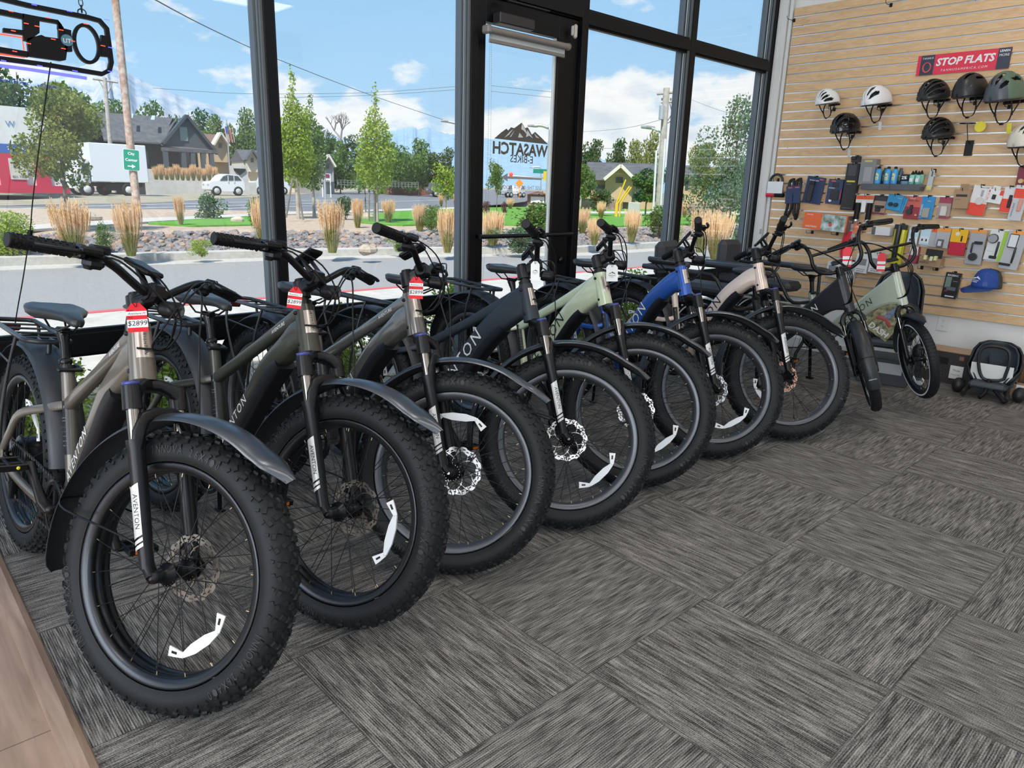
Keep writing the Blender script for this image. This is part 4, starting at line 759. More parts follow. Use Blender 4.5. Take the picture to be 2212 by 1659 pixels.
    b = MB(); c = P3(.075, 0, .315); MM = axes(c, NF*.97-AX*.2, YY); b.lathe([(.0001, -.012), (.017, -.012), (.019, .002), (.019, .035), (.016, .037), (.0001, .037)], 18, M=MM, axis='x'); b.tube([c, P3(.03, 0, .355)], .007, 8); b.build('headlight', [BLK], root, S)
    # wide handlebar with cross brace
    b = MB(); b.cyl(P3(0, 0, .595), P3(0, 0, .612), .029, .026, 20, 1); b.cyl(P3(0, 0, .60), P3(0, 0, .655), .020, n=16); b.box((0, 0, 0), (.052, .05, .05), b=.012, M=axes(P3(-.01, 0, .628), NF, YY)); b.build('stem', [MBLK, BLK], root, S)
    b = MB(); full = []
    for sg in (-1, 1): full.append(smooth_path([P3(-.01, 0, .628), P3(-.008, sg*.06, .630), P3(.0, sg*.115, .655), P3(.01, sg*.140, .70), P3(.012, sg*.140, .77), P3(.0, sg*.160, .835), P3(-.03, sg*.205, .862), P3(-.065, sg*.28, .858), P3(-.10, sg*.357, .848)], 4))
    b.tube(full[0][::-1]+full[1][1:], .0115, 12); b.tube([P3(.012, -.14, .765), P3(.012, .14, .765)], .0095, 10); hb = b.build('handlebar', [MBLK], root, S)
    for sg in (-1, 1):
        e = P3(-.10, sg*.357, .848); d = (e-P3(-.065, sg*.28, .858)).normalized(); g0 = e-d*.13; b = MB(); b.tube([g0, g0+d*.006, e-d*.005, e], [.015, .0165, .0165, .0155], 16); b.build('grip', [GRIP], hb); leverset(hb, g0-d*.018, d, sg, sg < 0)
    b = MB(); b.box((0, 0, 0), (.075, .05, .014), b=.006, M=axes(P3(-.02, .0, .685), YY, NF-AX*.5)); b.build('display', [BLK], root, S)
    b = MB()
    for k in range(3): b.tube(smooth_path([P3(.0, -.17-.02*k, .84), P3(.08, -.12, .80), P3(.13+.01*k, -.02, .70), P3(.15, .03+.01*k, .60), P3(.11, .03, .50), P3(.06, .0+.008*k, .43), P3(.02, -.035, .42)], 5), .0032, 6)
    b.tube(smooth_path([P3(.0, .17, .84), P3(.10, .10, .74), P3(.14, .03, .62), P3(.13, .03, .50), P3(.10, .05, .36), P3(.06, .07, .20)], 5), .0028, 6); b.build('cables', [BLK], root, S)
    # fenders
    b = fender_mesh(.305, .038, fend0, math.radians(190), fend0 > .5, 34); fe = b.build('front_fender', [mat('fender_black', (.028, .030, .032), .42, .3)], root, W_)
    if fend0 < .5:
        b = MB(); a = fend0+.20; e = Vector((math.cos(a), 0, math.sin(a))); text(b, 'AVENTON', axes(e*.3175, (0, 1, 0), (-math.sin(a), 0, math.cos(a))), w=.042); b.build('fender_lettering', [LG], fe)
        b = MB(); a = fend0+.62; e = Vector((math.cos(a), 0, math.sin(a))); b.tube([e*.301+YY*-.038, e*.312+YY*-.02, e*.3155, e*.312+YY*.02, e*.301+YY*.038], .0022, 6); [b.tube([e*.301+YY*sg*.038, (.0, sg*.062, .03)], .0025, 6) for sg in (-1, 1)]; b.build('fender_stay', [MBLK], fe)
    fender_mesh(.305, .038, math.radians(10), math.radians(165), False).build('rear_fender', [mat('fender_black')], root, T(0, 0, .275))
    seat(root, (.385, 0, .775), (.405, 0, .60), 'plain'); drivetrain(root, (.50, 0, .30), .275, chy=-.052)
    # passenger bench with hoop rails, back pad, foot boards
    VN = mat('bench_vinyl', (.040, .042, .048), .50); RL = mat('rail_satin', (.020, .022, .024), .30, .3)
    b = MB(); b.box((-.06, 0, .625), (.66, .20, .075), b=.028); b.build('bench_cushion', [VN], root)
    b = MB(); b.box((-.36, 0, .80), (.095, .25, .26), b=.035); b.build('bench_backrest', [VN], root); b = MB(); [b.tube([(-.40, sg*.07, .68), (-.37, sg*.07, .52)], .010, 8) for sg in (-1, 1)]; b.build('backrest_bracket', [RL], root)
    b = MB(); z = .752; pts = [(-.42, -.19, z), (-.1, -.20, z), (.17, -.20, z), (.22, -.20, z-.03), (.33, -.19, .56), (.36, -.16, .53), (.37, -.10, .525), (.37, .10, .525), (.36, .16, .53), (.345, .19, .57), (.33, .20, z-.03), (.30, .20, z), (-.1, .20, z), (-.42, .19, z), (-.45, .15, z), (-.45, -.15, z)]
    b.tube(pts, .0125, 10, closed=True); [b.tube([(x, sg*.20, z), (x, sg*.17, .52), (x, sg*.06, .505)], .008, 8) for x in (-.3,) for sg in (-1, 1)]; rl = b.build('passenger_rail', [RL], root)
    b = MB(); b.tube([(-.42, -.195, z+.004), (.10, -.202, z+.004)], .019, 12); b.build('rail_pad', [VN], rl); b = MB(); b.box((.02, .235, z+.012), (.48, .10, .03), b=.012); b.build('rail_pad', [VN], rl)
    for sg in (-1, 1):
        b = MB(); pts = [(-.28, sg*.24, .30), (.18, sg*.24, .30), (.24, sg*.20, .30), (.24, sg*.08, .34)]; b.tube(pts, .011, 8); b.tube([(-.28, sg*.24, .30), (-.30, sg*.20, .30), (-.24, sg*.07, .40)], .011, 8); b.tube([(-.24, sg*.15, .30), (.2, sg*.15, .30)], .009, 8); [b.tube([(x, sg*.08, .50), (x, sg*.20, .44), (x, sg*.23, .31)], .008, 8) for x in (-.2, .0, .18)]; b.tube([(-.3, sg*.20, .44), (.26, sg*.20, .44)], .009, 8); b.build('foot_board', [RL], root)
    b = MB(); [b.tube([(.42, sg*.03, .27), (.40, sg*.10, .15), (.41, sg*.13, -lift+.012)], .012, 10) for sg in (-1, 1)]; [b.box((.41, sg*.13, -lift+.010), (.055, .03, .018), b=.004) for sg in (-1, 1)]; b.build('centre_stand', [MBLK], root)
    return root, M, S
F8 = mat('paint_matte_black', (.030, .031, .034), .38, .4); F9 = mat('paint_grey_sage', (.40, .44, .35), .20, 0, coat=.9)
c8 = cargo_bike('cargo_bicycle', 'matte black cargo e-bike with small wheels turned towards the camera', (4.565, 1.606), -.0297, -.0436, .070, -1.061, F8, LG, DEG(4), DEG(-70), None, 'cargo e-bikes with passenger benches')
c9 = cargo_bike('cargo_bicycle', 'pale sage cargo e-bike with a child seat behind it near the slatted wall', (5.117, 1.506), -.0908, .0087, .070, -.798, F9, LD, DEG(64), DEG(-75), None, 'cargo e-bikes with passenger benches')
# ---------------------------------------------------------------- hang tags
def face_cam(p, roll=0., tilt=0.):
    d = Vector((-p.x, -p.y, 0)).normalized(); x = Vector((-d.y, d.x, 0)); M = Matrix(((x.x, 0, d.x, p.x), (x.y, 0, d.y, p.y), (x.z, 1, d.z, p.z), (0, 0, 0, 1))); return M @ Rx(tilt) @ Rz(roll)
def tag_shape(w_, h_): return [(-w_/2, -h_/2), (w_/2, -h_/2), (w_/2, h_/2-.018), (w_/2-.014, h_/2), (-w_/2+.014, h_/2), (-w_/2, h_/2-.018)]
def string_tag(t, M_, w_, h_, hook):
    hl = M_.inverted() @ hook; b = MB()
    for s_ in (-1, 1): b.tube(smooth_path([(s_*.001, h_/2-.010, .002), (s_*.008, h_/2+.012, .006), (hl.x+s_*.008, hl.y-.01, hl.z), tuple(hl)], 4), .0008, 5)
    b.build('string', [BLK], t)
def red_tag(i, u, v, dist, w_px, roll, label, hook):
    p = at_d(u, v, dist); w_ = (at_d(u+w_px/2, v, dist)-at_d(u-w_px/2, v, dist)).length; h_ = w_*1.58; M_ = face_cam(p, roll); t = thing('price_tag', label, 'price tag', M_, 'red price tags on the handlebars')
    b = MB(); b.prism(tag_shape(w_, h_), -.0004, .0004); b.build('card', [RED], t)
    k = w_/.062; b = MB(); b.box((0, .0145*k, .0007), (w_*.998, .014*k, .0003)); b.box((0, -.020*k, .0007), (w_*.998, .027*k, .0003)); b.build('white_band', [PAPER], t)
    b = MB(); text(b, 'Model:', T(-.018*k, .0255*k, .0010), w=.018*k, off=.01); text(b, 'Price:', T(-.020*k, .0013*k, .0010), w=.015*k, off=.01); text(b, 'Aventure M', T(0, .0145*k, .0012), w=.054*k, shear=.35); text(b, '$2899', T(0, -.020*k, .0012), h=.019*k, shear=.12); b.build('handwriting', [INK], t); string_tag(t, M_, w_, h_, hook)
def hookpt(i, a, b_, c): r, M, S = bikes[i]; return (M @ S) @ P3(a, b_, c)
red_tag(0, 296, 686, 2.03, 45, 0.0, 'red price tag reading $2899 on the taupe bike nearest the wooden floor', hookpt(0, .06, -.03, .75))
red_tag(1, 637, 643, 2.25, 31, -.16, 'tilted red price tag reading $2899 on the dark olive bike', hookpt(1, .06, -.05, .75))
red_tag(2, 899, 622, 2.52, 30, -.03, 'red price tag reading $2899 on the glossy grey bike', hookpt(2, .06, -.04, .75))
def white_tag(i, u, v, dist, w_px, h_px, label, roll):
    p = at_d(u, v, dist); w_ = (at_d(u+w_px/2, v, dist)-at_d(u-w_px/2, v, dist)).length; h_ = w_*h_px/w_px; M_ = face_cam(p, roll); t = thing('hang_tag', label, 'hang tag', M_, 'white shop tags on the handlebars'); k = w_
    b = MB(); b.prism([(-w_/2, -h_/2), (w_/2, -h_/2), (w_/2, h_/2-.012), (w_/2-.010, h_/2), (-w_/2+.010, h_/2), (-w_/2, h_/2-.012)], -.0004, .0004); b.build('card', [PAPER], t)
    b = MB(); b.prism([(-.32*k, -.1*k), (-.12*k, .05*k), (-.06*k, .01*k), (.02*k, .16*k), (.12*k, .03*k), (.17*k, .07*k), (.33*k, -.1*k), (.12*k, -.02*k), (.0, .02*k), (-.15*k, -.04*k)], .0005, .0008); text(b, 'WASATCH', T(0, -.20*k, .0008), w=.62*k, off=.02); text(b, 'E-BIKES', T(0, -.33*k, .0008), w=.3*k); b.build('logo', [INK], t); string_tag(t, M_, w_, h_, hookpt(i, .06, -.03, .74))
white_tag(3, 1156, 585, 2.82, 19, 41, 'white shop tag with mountain logo on the slate blue bike', .02)
white_tag(4, 1322, 590, 3.36, 25, 36, 'white shop tag with mountain logo on the pale sage bike', .05)
p = at_d(1830, 555, 4.83); M_ = face_cam(p, .08); t = thing('price_tag', 'red and white banded tag on the black cargo bike handlebar', 'price tag', M_, 'banded tags on the cargo bikes'); b = MB(); b.prism(tag_shape(.05, .12), -.0004, .0004); b.build('card', [RED], t); b = MB(); b.box((0, -.005, .0006), (.049, .018, .0003)); b.box((0, -.036, .0006), (.049, .022, .0003)); b.build('white_band', [PAPER], t)
p = at_d(1904, 566, 5.35); M_ = face_cam(p, .05); t = thing('price_tag', 'red and white banded tag hanging beside the sage cargo bike handlebar', 'price tag', M_, 'banded tags on the cargo bikes'); b = MB(); b.prism(tag_shape(.05, .12), -.0004, .0004); b.build('card', [RED], t); b = MB(); b.box((0, -.005, .0006), (.049, .018, .0003)); b.box((0, -.036, .0006), (.049, .022, .0003)); b.build('white_band', [PAPER], t)
# ================================================================ slatted display wall and the goods on it
def WM(p, yaw=0., roll=0.):
    """frame on the wall: x to the right, y up, z out into the room"""
    return Matrix(((0, 0, -1, p[0]), (-1, 0, 0, p[1]), (0, 1, 0, p[2]), (0, 0, 0, 1))) @ Ry(yaw) @ Rz(roll)
def wsz(u, v, w_, h_, out=0.):
    x = XW-out; a = on_x(u-w_/2, v, x); c = on_x(u+w_/2, v, x); d = on_x(u, v-h_/2, x); e = on_x(u, v+h_/2, x); return a.y-c.y, d.z-e.z
PITCH = .0762; GZ0 = .4745; SWT = .018; NS = 32; SLY1 = 3.335; SLY0 = -1.5
m, t, b_ = newmat('slat_birch'); g = nd(t, 'ShaderNodeNewGeometry'); mp = nd(t, 'ShaderNodeMapping'); mp.inputs['Scale'].default_value = (1, 3.0, 16); t.links.new(g.outputs['Position'], mp.inputs[0])
n = nd(t, 'ShaderNodeTexNoise', i_Scale=2.2, i_Detail=6.0, i_Roughness=.6, i_Distortion=1.2); t.links.new(mp.outputs[0], n.inputs[0]); n2 = nd(t, 'ShaderNodeTexNoise', i_Scale=60., i_Detail=2.0); t.links.new(mp.outputs[0], n2.inputs[0])
c_ = ramp(t, mth(t, 'ADD', mth(t, 'MULTIPLY', n.outputs[0], .8), mth(t, 'MULTIPLY', n2.outputs[0], .2)), [(.3, (.54, .345, .175)), (.55, (.66, .445, .25)), (.75, (.74, .53, .32))]); t.links.new(c_, b_.inputs['Base Color']); b_.inputs['Roughness'].default_value = .42
BIRCH = m
sw = thing('slatwall_panel', 'birch slatted display panel with metal inserts covering the right wall', 'slatwall', T(0, 0, 0))
b = MB()
for k in range(NS): z0 = GZ0+k*PITCH; b.box((XW-SWT/2+.0, (SLY0+SLY1)/2, z0+(PITCH-.010)/2), (SWT, SLY1-SLY0, PITCH-.010), b=.0012)
b.box((XW+.004, (SLY0+SLY1)/2, GZ0+NS*PITCH/2), (.010, SLY1-SLY0-.002, NS*PITCH-.010)); b.build('slat_boards', [BIRCH], sw)
b = MB()
for k in range(1, NS): z = GZ0+k*PITCH-.005; b.box((XW-.004, (SLY0+SLY1)/2, z), (.006, SLY1-SLY0, .0098)); b.box((XW-SWT-.0006, (SLY0+SLY1)/2, z-.0055), (.0012, SLY1-SLY0, .0016)); b.box((XW-SWT/2, (SLY0+SLY1)/2, z-.0045), (SWT, SLY1-SLY0, .0010))
b.build('metal_inserts', [mat('insert_alu', (.72, .73, .74), .28, .9)], sw); FACE = SWT
b = MB(); [b.lathe([(.0001, .0), (.004, .0), (.003, .003), (.0001, .003)], 10, 0, M=WM((XW-.008, y, GZ0+k*PITCH-.005))) for k in (1, 17, 30) for y in (3.25, 2.55, 1.95, 1.35)]; b.build('screws', [CHR], sw)
CP = {}
def cm(c, r=.45): k = (c, r); CP[k] = CP.get(k) or mat('print_%02x%02x%02x_%d' % tuple([int(x*255) for x in c]+[int(r*100)]), c, r, coat=.15); return CP[k]
NAVY, CARD_RED, SKY_, ORNG, CRAFT, MAROON, LIME, GREY_, YELW = (.018, .035, .10), (.60, .03, .02), (.03, .25, .58), (.80, .12, .03), (.36, .22, .12), (.22, .02, .04), (.32, .55, .05), (.40, .41, .43), (.75, .42, .01)
WH, BK = (.75, .75, .75), (.013, .013, .015); CLR = (.50, .52, .53)
def hook(p, L_=.09, nm='peg_hook', lab='small black peg hook in a groove of the slatted wall', grp='peg hooks in the slatted wall'):
    t = thing(nm, lab, 'hook', WM((XW-FACE-.0005, p[0], p[1])), grp); b = MB(); b.box((0, 0, .004), (.022, .028, .007), b=.002); b.build('plate', [BLK], t); b = MB(); b.tube([(0, -.004, .004), (0, -.006, L_-.01), (0, .004, L_), (0, .016, L_+.004)], .0022, 6); b.build('prong', [BLK], t)
def product(name, label, cat, u, v, w_, h_, d, col, bits=(), words=(), out=.03, roll=0., grp=None, hk=True, shape='box', hkL=None):
    """bits: (part, x, y, w, h, thick, colour) in fractions of the card; words: (string, x, y, w, colour)"""
    W_, H_ = wsz(u, v, w_, h_, FACE+out); p = on_x(u, v, XW-FACE-out); t = thing(name, label, cat, WM(p, 0, roll), grp); b = MB()
    if shape == 'box': b.box((0, 0, -d/2), (W_, H_, d), b=min(.002, d*.3)); b.build('box' if d > .012 else 'card', [cm(col)], t)
    else: b.prism([(q[0], q[1]) for q in rrect(W_, H_, .006, 3)], -d, 0); b.build('card', [cm(col)], t)
    for q in bits:
        nm, x, y, ww, hh, th, c = q[:7]; b = MB(); k = q[7] if len(q) > 7 else 'b'
        if k == 'b': b.box((x*W_, y*H_, th/2+.0003), (ww*W_, hh*H_, th), b=min(th*.3, .003))
        elif k == 'c': b.tube([(x*W_, y*H_, .0005), (x*W_, y*H_, th)], [ww*W_/2, ww*W_/2*.92], 20)
        elif k == 'v': b.tube([(x*W_, (y-hh/2)*H_, th/2), (x*W_, (y-hh*.3)*H_, th/2), (x*W_, (y+hh*.3)*H_, th/2), (x*W_, (y+hh/2)*H_, th/2)], [ww*W_*.42, ww*W_/2, ww*W_/2, ww*W_*.42], 12)
        b.build(nm, [cm(c, .25 if k != 'b' else .5)], t)
    if words:
        b = MB(); cols = []
        for s_, x, y, ww, c in words:
            if c not in cols: cols.append(c)
            text(b, s_, T(x*W_, y*H_, .0008), w=abs(ww)*W_, mi=cols.index(c), off=.012) if ww > 0 else text(b, s_, T(x*W_, y*H_, .0008) @ Rz(PI/2), w=-ww*H_, mi=cols.index(c), off=.012)
        b.build('lettering', [cm(c) for c in cols], t)
    if hk: hook((p[1], p[2]+H_/2-.004), out+.012 if hkL is None else hkL)
    return t, W_, H_
hook((on_x(1718, 45, XW).y, on_x(1718, 45, XW).z), .13); hook((on_x(1927, 12, XW).y, on_x(1927, 12, XW).z), .11)
# --- banner
W_, H_ = wsz(2078, 134, 198, 44, FACE+.01); p = on_x(2078, 134, XW-FACE-.01); t = thing('banner_sign', 'red and black STOP FLATS sign board above the helmets', 'sign', WM(p, 0, .0))
b = MB(); b.box((0, 0, -.002), (W_, H_, .004)); b.build('board', [cm((.68, .03, .07))], t)
for x_, w_ in ((-.385, .155), (.433, .134)): b = MB(); b.box((W_*x_, 0, .0004), (W_*w_, H_*.99, .0006)); b.build('dark_panel', [cm((.03, .04, .065))], t)
b = MB(); text(b, 'STOP FLATS', T(.03*W_, .10*H_, .001), w=W_*.63, shear=.18, off=.035); text(b, 'TANNUSAMERICA.COM', T(.03*W_, -.32*H_, .001), w=W_*.50, shear=.2, space=1.4); text(b, 'TANNUS', T(-.385*W_, .34*H_, .001), w=W_*.125); text(b, 'LEARN', T(.433*W_, .36*H_, .001), w=W_*.10, off=.03); text(b, 'MORE', T(.433*W_, .16*H_, .001), w=W_*.10); b.build('lettering', [cm(WH)], t)
b = MB(); b.tube([(-W_*.385+W_*.042*math.cos(a), -.12*H_+H_*.24*math.sin(a), .002) for a in [PI*.5+2*PI*k/20 for k in range(20)]], [.004+.003*abs(math.sin(PI*k/20)) for k in range(20)][::-1], 6, closed=True); b.build('tyre_drawing', [cm((.55, .08, .10))], t)
# --- helmets
def helmet(label, u, v, wpx, col, vents, yaw=-.38, out=.15, rough=.35, hh=.158, col2=None, peak=False, grp='helmets on the slatted wall', strap=True, tagc=None, brim=(.02, .02, .022), ln=1.0, word=None):
    p = on_x(u, v-9, XW-FACE-out); t = thing('bike_helmet', label, 'helmet', WM(p, yaw) @ Rx(.16), grp); k = wpx/88.; A, C_ = .098*k, .135*k*ln; H_ = hh*k
    NA, NB = 40, 36; sm_ = cm(col, rough) if col2 is None else None
    def pt(s_, t_, f=1.): a = s_*PI*.5; e = (t_-.5)*PI; cx = math.sin(a)*A*math.cos(e)**.62 if abs(math.cos(e)) > 1e-6 else 0; y = math.cos(a)*H_*(max(0, math.cos(e))**.62)*(1+.08*math.sin(e)); return Vector((cx*f, y*f-.03*H_*(1 if 0 else 0), C_*math.sin(e)*f))
    rows = [[pt(-1+2*i/NA, j/NB) for i in range(NA+1)] for j in range(NB+1)]
    def hole(i, j):
        s_ = -1+2*(i+.5)/NA; t_ = (j+.5)/NB
        for (s0, s1, t0, t1) in vents:
            q = abs(s_); dt_ = (t_-t0)/(t1-t0)
            if 0 <= dt_ <= 1:
                ins = .5*(s1-s0)*(1-(2*dt_-1)**2)**.5; mid = (s0+s1)/2
                if abs(q-mid) <= ins+.001 if s0 > 0 else q <= ins: return True
        return False
    b = MB(); vs = [q for r in rows for q in r]; fs = [(j*(NA+1)+i, j*(NA+1)+i+1, (j+1)*(NA+1)+i+1, (j+1)*(NA+1)+i) for j in range(NB) for i in range(NA) if not hole(i, j)]
    mi = [1 if (col2 and (j > NB*.70 and abs(i-NA/2) > -1)) else 0 for j in range(NB) for i in range(NA) if not hole(i, j)]
    b.add(vs, fs, 0, True); b.m = mi if col2 else b.m; o = b.build('shell', [cm(col, rough), cm(col2 or col, rough)], t); md = o.modifiers.new('s', 'SOLIDIFY'); md.thickness = .012*k; md.offset = -1
    b = MB(); vs = [pt(-1+2*i/20, j/20, .86)+Vector((0, -.004, 0)) for j in range(21) for i in range(21)]; b.add(vs, [(j*21+i, j*21+i+1, (j+1)*21+i+1, (j+1)*21+i) for j in range(20) for i in range(20)], 0, True); b.build('liner', [cm((.008, .008, .009), .8)], t)
    b = MB(); rim = []
    for j in range(40): a = 2*PI*j/40; rim.append((A*.985*math.sin(a)*abs(math.cos(0))**1, -.004*k+(.006*k*math.cos(2*a)), C_*.985*math.cos(a)))
    rim = [(math.copysign(abs(math.sin(2*PI*j/40))**.8, math.sin(2*PI*j/40))*A, -.004*k, C_*.99*math.cos(2*PI*j/40)) for j in range(40)]; b.tube(rim, 0, 8, closed=True, sec=(.007*k, .009*k), up=(0, 1, 0)); b.build('rim', [cm(brim, .4)], t)
    if peak: b = MB(); b.loft([[(A*.8*math.sin(a)*f, -.004+dy, C_*(.62+.42*math.cos(a)*f)+z) for a in [(-1.2+2.4*i/12) for i in range(13)]] for f, dy, z in ((1, 0, 0), (1.02, -.004, .018), (1.0, -.006, .018), (.98, -.006, 0))], closed=False, caps=False); b.build('peak', [cm(brim, .4)], t)
    if strap:
        for sg in (-1, 1):
            b = MB(); x = sg*A*.86; L1 = .105*k
            b.tube(smooth_path([(x, 0, C_*.35), (x*.93, -L1*.55, C_*.18), (x*.75, -L1, .0)], 4), 0, 4, sec=(.0018, .0075*k), up=(0, 0, 1), sm=False); b.tube(smooth_path([(x, 0, -C_*.45), (x*.95, -L1*.5, -C_*.2), (x*.75, -L1, .0)], 4), 0, 4, sec=(.0018, .0075*k), up=(0, 0, 1), sm=False)
            b.tube(smooth_path([(x*.75, -L1*.97, 0), (x*.5, -L1*1.45, .0), (sg*.004, -L1*1.62, .01)], 4), 0, 4, sec=(.0018, .0075*k), up=(0, 0, 1), sm=False); b.box((x*.75, -L1, 0), (.006, .018*k, .022*k), b=.002); b.build('strap', [cm((.010, .010, .011), .7)], t)
        b = MB(); b.box((0, -.17*k, .01), (.032*k, .016*k, .012), b=.003); b.build('buckle', [BLK], t); b = MB(); b.tube([(A*.8*math.cos(a), -.028*k, -C_*.75+.05*k*math.sin(a)) for a in [PI+PI*i/10 for i in range(11)]], 0, 6, sec=(.006, .012*k), up=(0, 1, 0)); b.build('fit_band', [BLK], t)
    if word: b = MB(); text(b, word, T(A*.3, H_*.28, C_*.93) @ Ry(.3), w=.05*k); b.build('lettering', [cm((.05, .05, .055))], t)
    if tagc is not None: b = MB(); b.box((A*.55, -.205*k, .0), (.034*k, .075*k, .001)); b.build('price_card', [cm(tagc)], t)
    hook((p[1], p[2]-.035), out-.03, 'helmet_hook', 'black wire arm holding a helmet off the slatted wall', 'helmet arms')
V5 = [(.05, .20, .40, .97), (.28, .42, .40, .97), (.50, .64, .42, .95), (.72, .86, .44, .90), (.08, .24, .06, .26), (.36, .50, .06, .28)]
V3 = [(.10, .30, .62, .95), (.46, .66, .60, .93), (.2, .36, .18, .45)]; V4 = [(.05, .20, .64, .96), (.32, .47, .66, .96), (.56, .70, .62, .92), (.76, .9, .5, .84), (.2, .38, .2, .45)]
helmet('white vented helmet with grey rim, the left one of the top helmet row', 1787, 232, 60, (.78, .80, .81), V4, brim=(.08, .08, .085), rough=.2)
helmet('white smooth helmet with few vents and a small peak', 1893, 233, 72, (.78, .78, .79), V3, rough=.15, tagc=(.7, .7, .68), peak=True, word='GIRO')
helmet('glossy black helmet hanging under the white ones', 1826, 292, 74, (.010, .010, .012), V3, rough=.06, tagc=(.6, .58, .55))
helmet('matte black many-rib helmet below the red banner', 2016, 222, 72, (.016, .016, .017), V5, rough=.5)
helmet('matte black rounded helmet with a small brim, beside the green one', 2095, 216, 76, (.020, .019, .020), [(.12, .26, .5, .8), (.4, .52, .35, .6)], rough=.45, hh=.17)
helmet('green and grey long helmet with a yellow tag at the row end', 2170, 224, 84, (.10, .16, .11), [(.10, .28, .30, .55), (.08, .26, .62, .88), (.42, .56, .35, .6), (.45, .6, .66, .86)], rough=.45, hh=.185, col2=(.07, .08, .095), tagc=(.75, .68, .05))
helmet('matte black ribbed helmet in the lower row beside an empty stand', 2026, 304, 72, (.014, .014, .015), V5, rough=.42)
helmet('cream helmet cut by the right edge of the picture', 2215, 322, 74, (.62, .58, .50), [(.10, .24, .55, .82), (.34, .48, .5, .8)], rough=.4, word='SMITH')
p = on_x(2093, 320, XW-FACE); t = thing('helmet_stand', 'empty wire helmet holder with a round yellow sticker', 'helmet stand', WM(p)); b = MB(); b.box((0, .0, .003), (.055, .11, .005)); b.build('plate', [BLK], t)
b = MB(); b.tube([(0, .03, .006), (0, .05, .06), (-.01, .15, .10), (-.01, .165, .10)], .003, 6); b.tube([(-.01+.052*math.cos(a), .168, .10+.035*math.sin(a)) for a in [2*PI*k/20 for k in range(20)]], .003, 6, closed=True); b.build('wire_arm', [BLK], t); b = MB(); b.tube([(.065, .145, .062), (.065, .145, .063)], .037, 24); b.build('yellow_sticker', [cm((.80, .68, .03))], t)
# --- locks and boxes of the upper row
p = on_x(1676, 402, XW-FACE-.035); t = thing('u_lock', 'black shackle lock with a white card and red bar, by the window', 'bike lock', WM(p)); k = wsz(1676, 402, 33, 26, .05); W_, H_ = k
b = MB(); b.tube([(-W_*.40, -.06, 0)]+[(-W_*.40*math.cos(a), .04+W_*.42*math.sin(a), 0) for a in [PI*i/10 for i in range(11)]]+[(W_*.40, -.06, 0)], .011, 10); b.build('shackle', [cm((.02, .02, .022))], t)
b = MB(); b.box((0, -.012, .014), (W_, H_*.98, .004)); b.build('card', [cm((.72, .73, .75))], t); b = MB(); b.tube([(-W_*.55, -.078, 0), (0, -.078, 0)], .0185, 14); b.build('lock_bar', [cm((.55, .02, .04), .3)], t); b = MB(); b.tube([(0, -.078, 0), (W_*.58, -.078, 0)], .0185, 14); b.build('bar_end', [BLK], t); hook((p[1], p[2]+.055), .05)
for i, (u, v, lb) in enumerate(((1708, 421, 'cloth-sleeved chain lock with navy card, next to the shackle lock'), (1723, 420, 'cloth-sleeved chain lock with navy card, next to the folding lock'))):
    p = on_x(u, v, XW-FACE-.03); W_, H_ = wsz(u, v, 17, 38, .04); t = thing('chain_lock', lb, 'bike lock', WM(p, 0, .03), 'chain locks on the slatted wall'); b = MB()
    for sx in (-1, 1): b.tube(smooth_path([(0, H_*.86, -.005), (sx*.020, H_*.70, 0), (sx*.016, 0, .002), (sx*.020, -H_*.7, 0), (sx*.014-.02*(1-i), -H_*1.15, 0), (-.02*(1-i)+.015*i, -H_*1.30, .004)], 5), .0125, 8)
    b.build('chain_sleeve', [cm((.012, .012, .014), .8)], t); b = MB(); b.box((0, 0, .018), (W_, H_, .010), b=.002); b.build('card', [cm(NAVY)], t); b = MB(); b.box((0, H_*.40, .0235), (W_*.55, H_*.07, .001)); b.build('red_logo', [cm((.55, .08, .10))], t); b = MB(); b.box((.015*(i*2-1)-.005, -H_*1.28, .012), (.030, .055, .030), b=.008); b.build('lock_head', [BLK], t); hook((p[1], p[2]+H_*.86), .03)
product('folding_lock', 'folding lock on a tilted navy card', 'bike lock', 1758, 411, 40, 58, .006, NAVY, [('lock_body', -.14, -.08, .26, .70, .022, (.03, .03, .035)), ('lock_head', -.12, .26, .24, .14, .028, BK), ('red_logo', .28, .42, .2, .05, .001, (.55, .08, .10))], [('ABUS', .28, .42, .16, WH), ('BORDO 6000', -.1, .36, .5, WH)], roll=-.12)
product('lock_box', 'navy box with windows showing a folding lock', 'boxed bike lock', 1802, 414, 32, 54, .045, NAVY, [('window', .02, .27, .44, .20, .002, BK), ('lock_body', .05, -.13, .55, .40, .006, BK), ('red_logo', -.15, .42, .3, .06, .001, (.55, .08, .10)), ('side_stripe', .46, -.1, .06, .4, .002, (.5, .02, .04)), ('seal', -.18, -.36, .2, .12, .002, WH, 'c')], [('ABUS', -.15, .42, .22, WH), ('BORDO', -.2, .14, .4, WH)], roll=-.05, out=.055)
product('tall_box', 'tall narrow black box with a yellow band', 'accessory box', 1836, 404, 28, 101, .05, (.012, .012, .013), [('picture', -.02, .36, .62, .24, .001, (.05, .05, .055)), ('yellow_band', 0, .122, .64, .035, .001, (.62, .52, .05))], [('AVENTON', 0, .122, .5, BK), ('THUDBUSTER', -.1, .06, .4, (.3, .3, .3)), ('SUSPENSION SEATPOST', 0, -.455, .7, (.3, .3, .3))], out=.06, roll=-.02)
product('hanging_mount', 'small black part hanging on a hook above the tall box', 'bike part', 1849, 344, 20, 13, .02, BK, [('arm', -.2, .2, .5, .5, .02, BK)], out=.03)
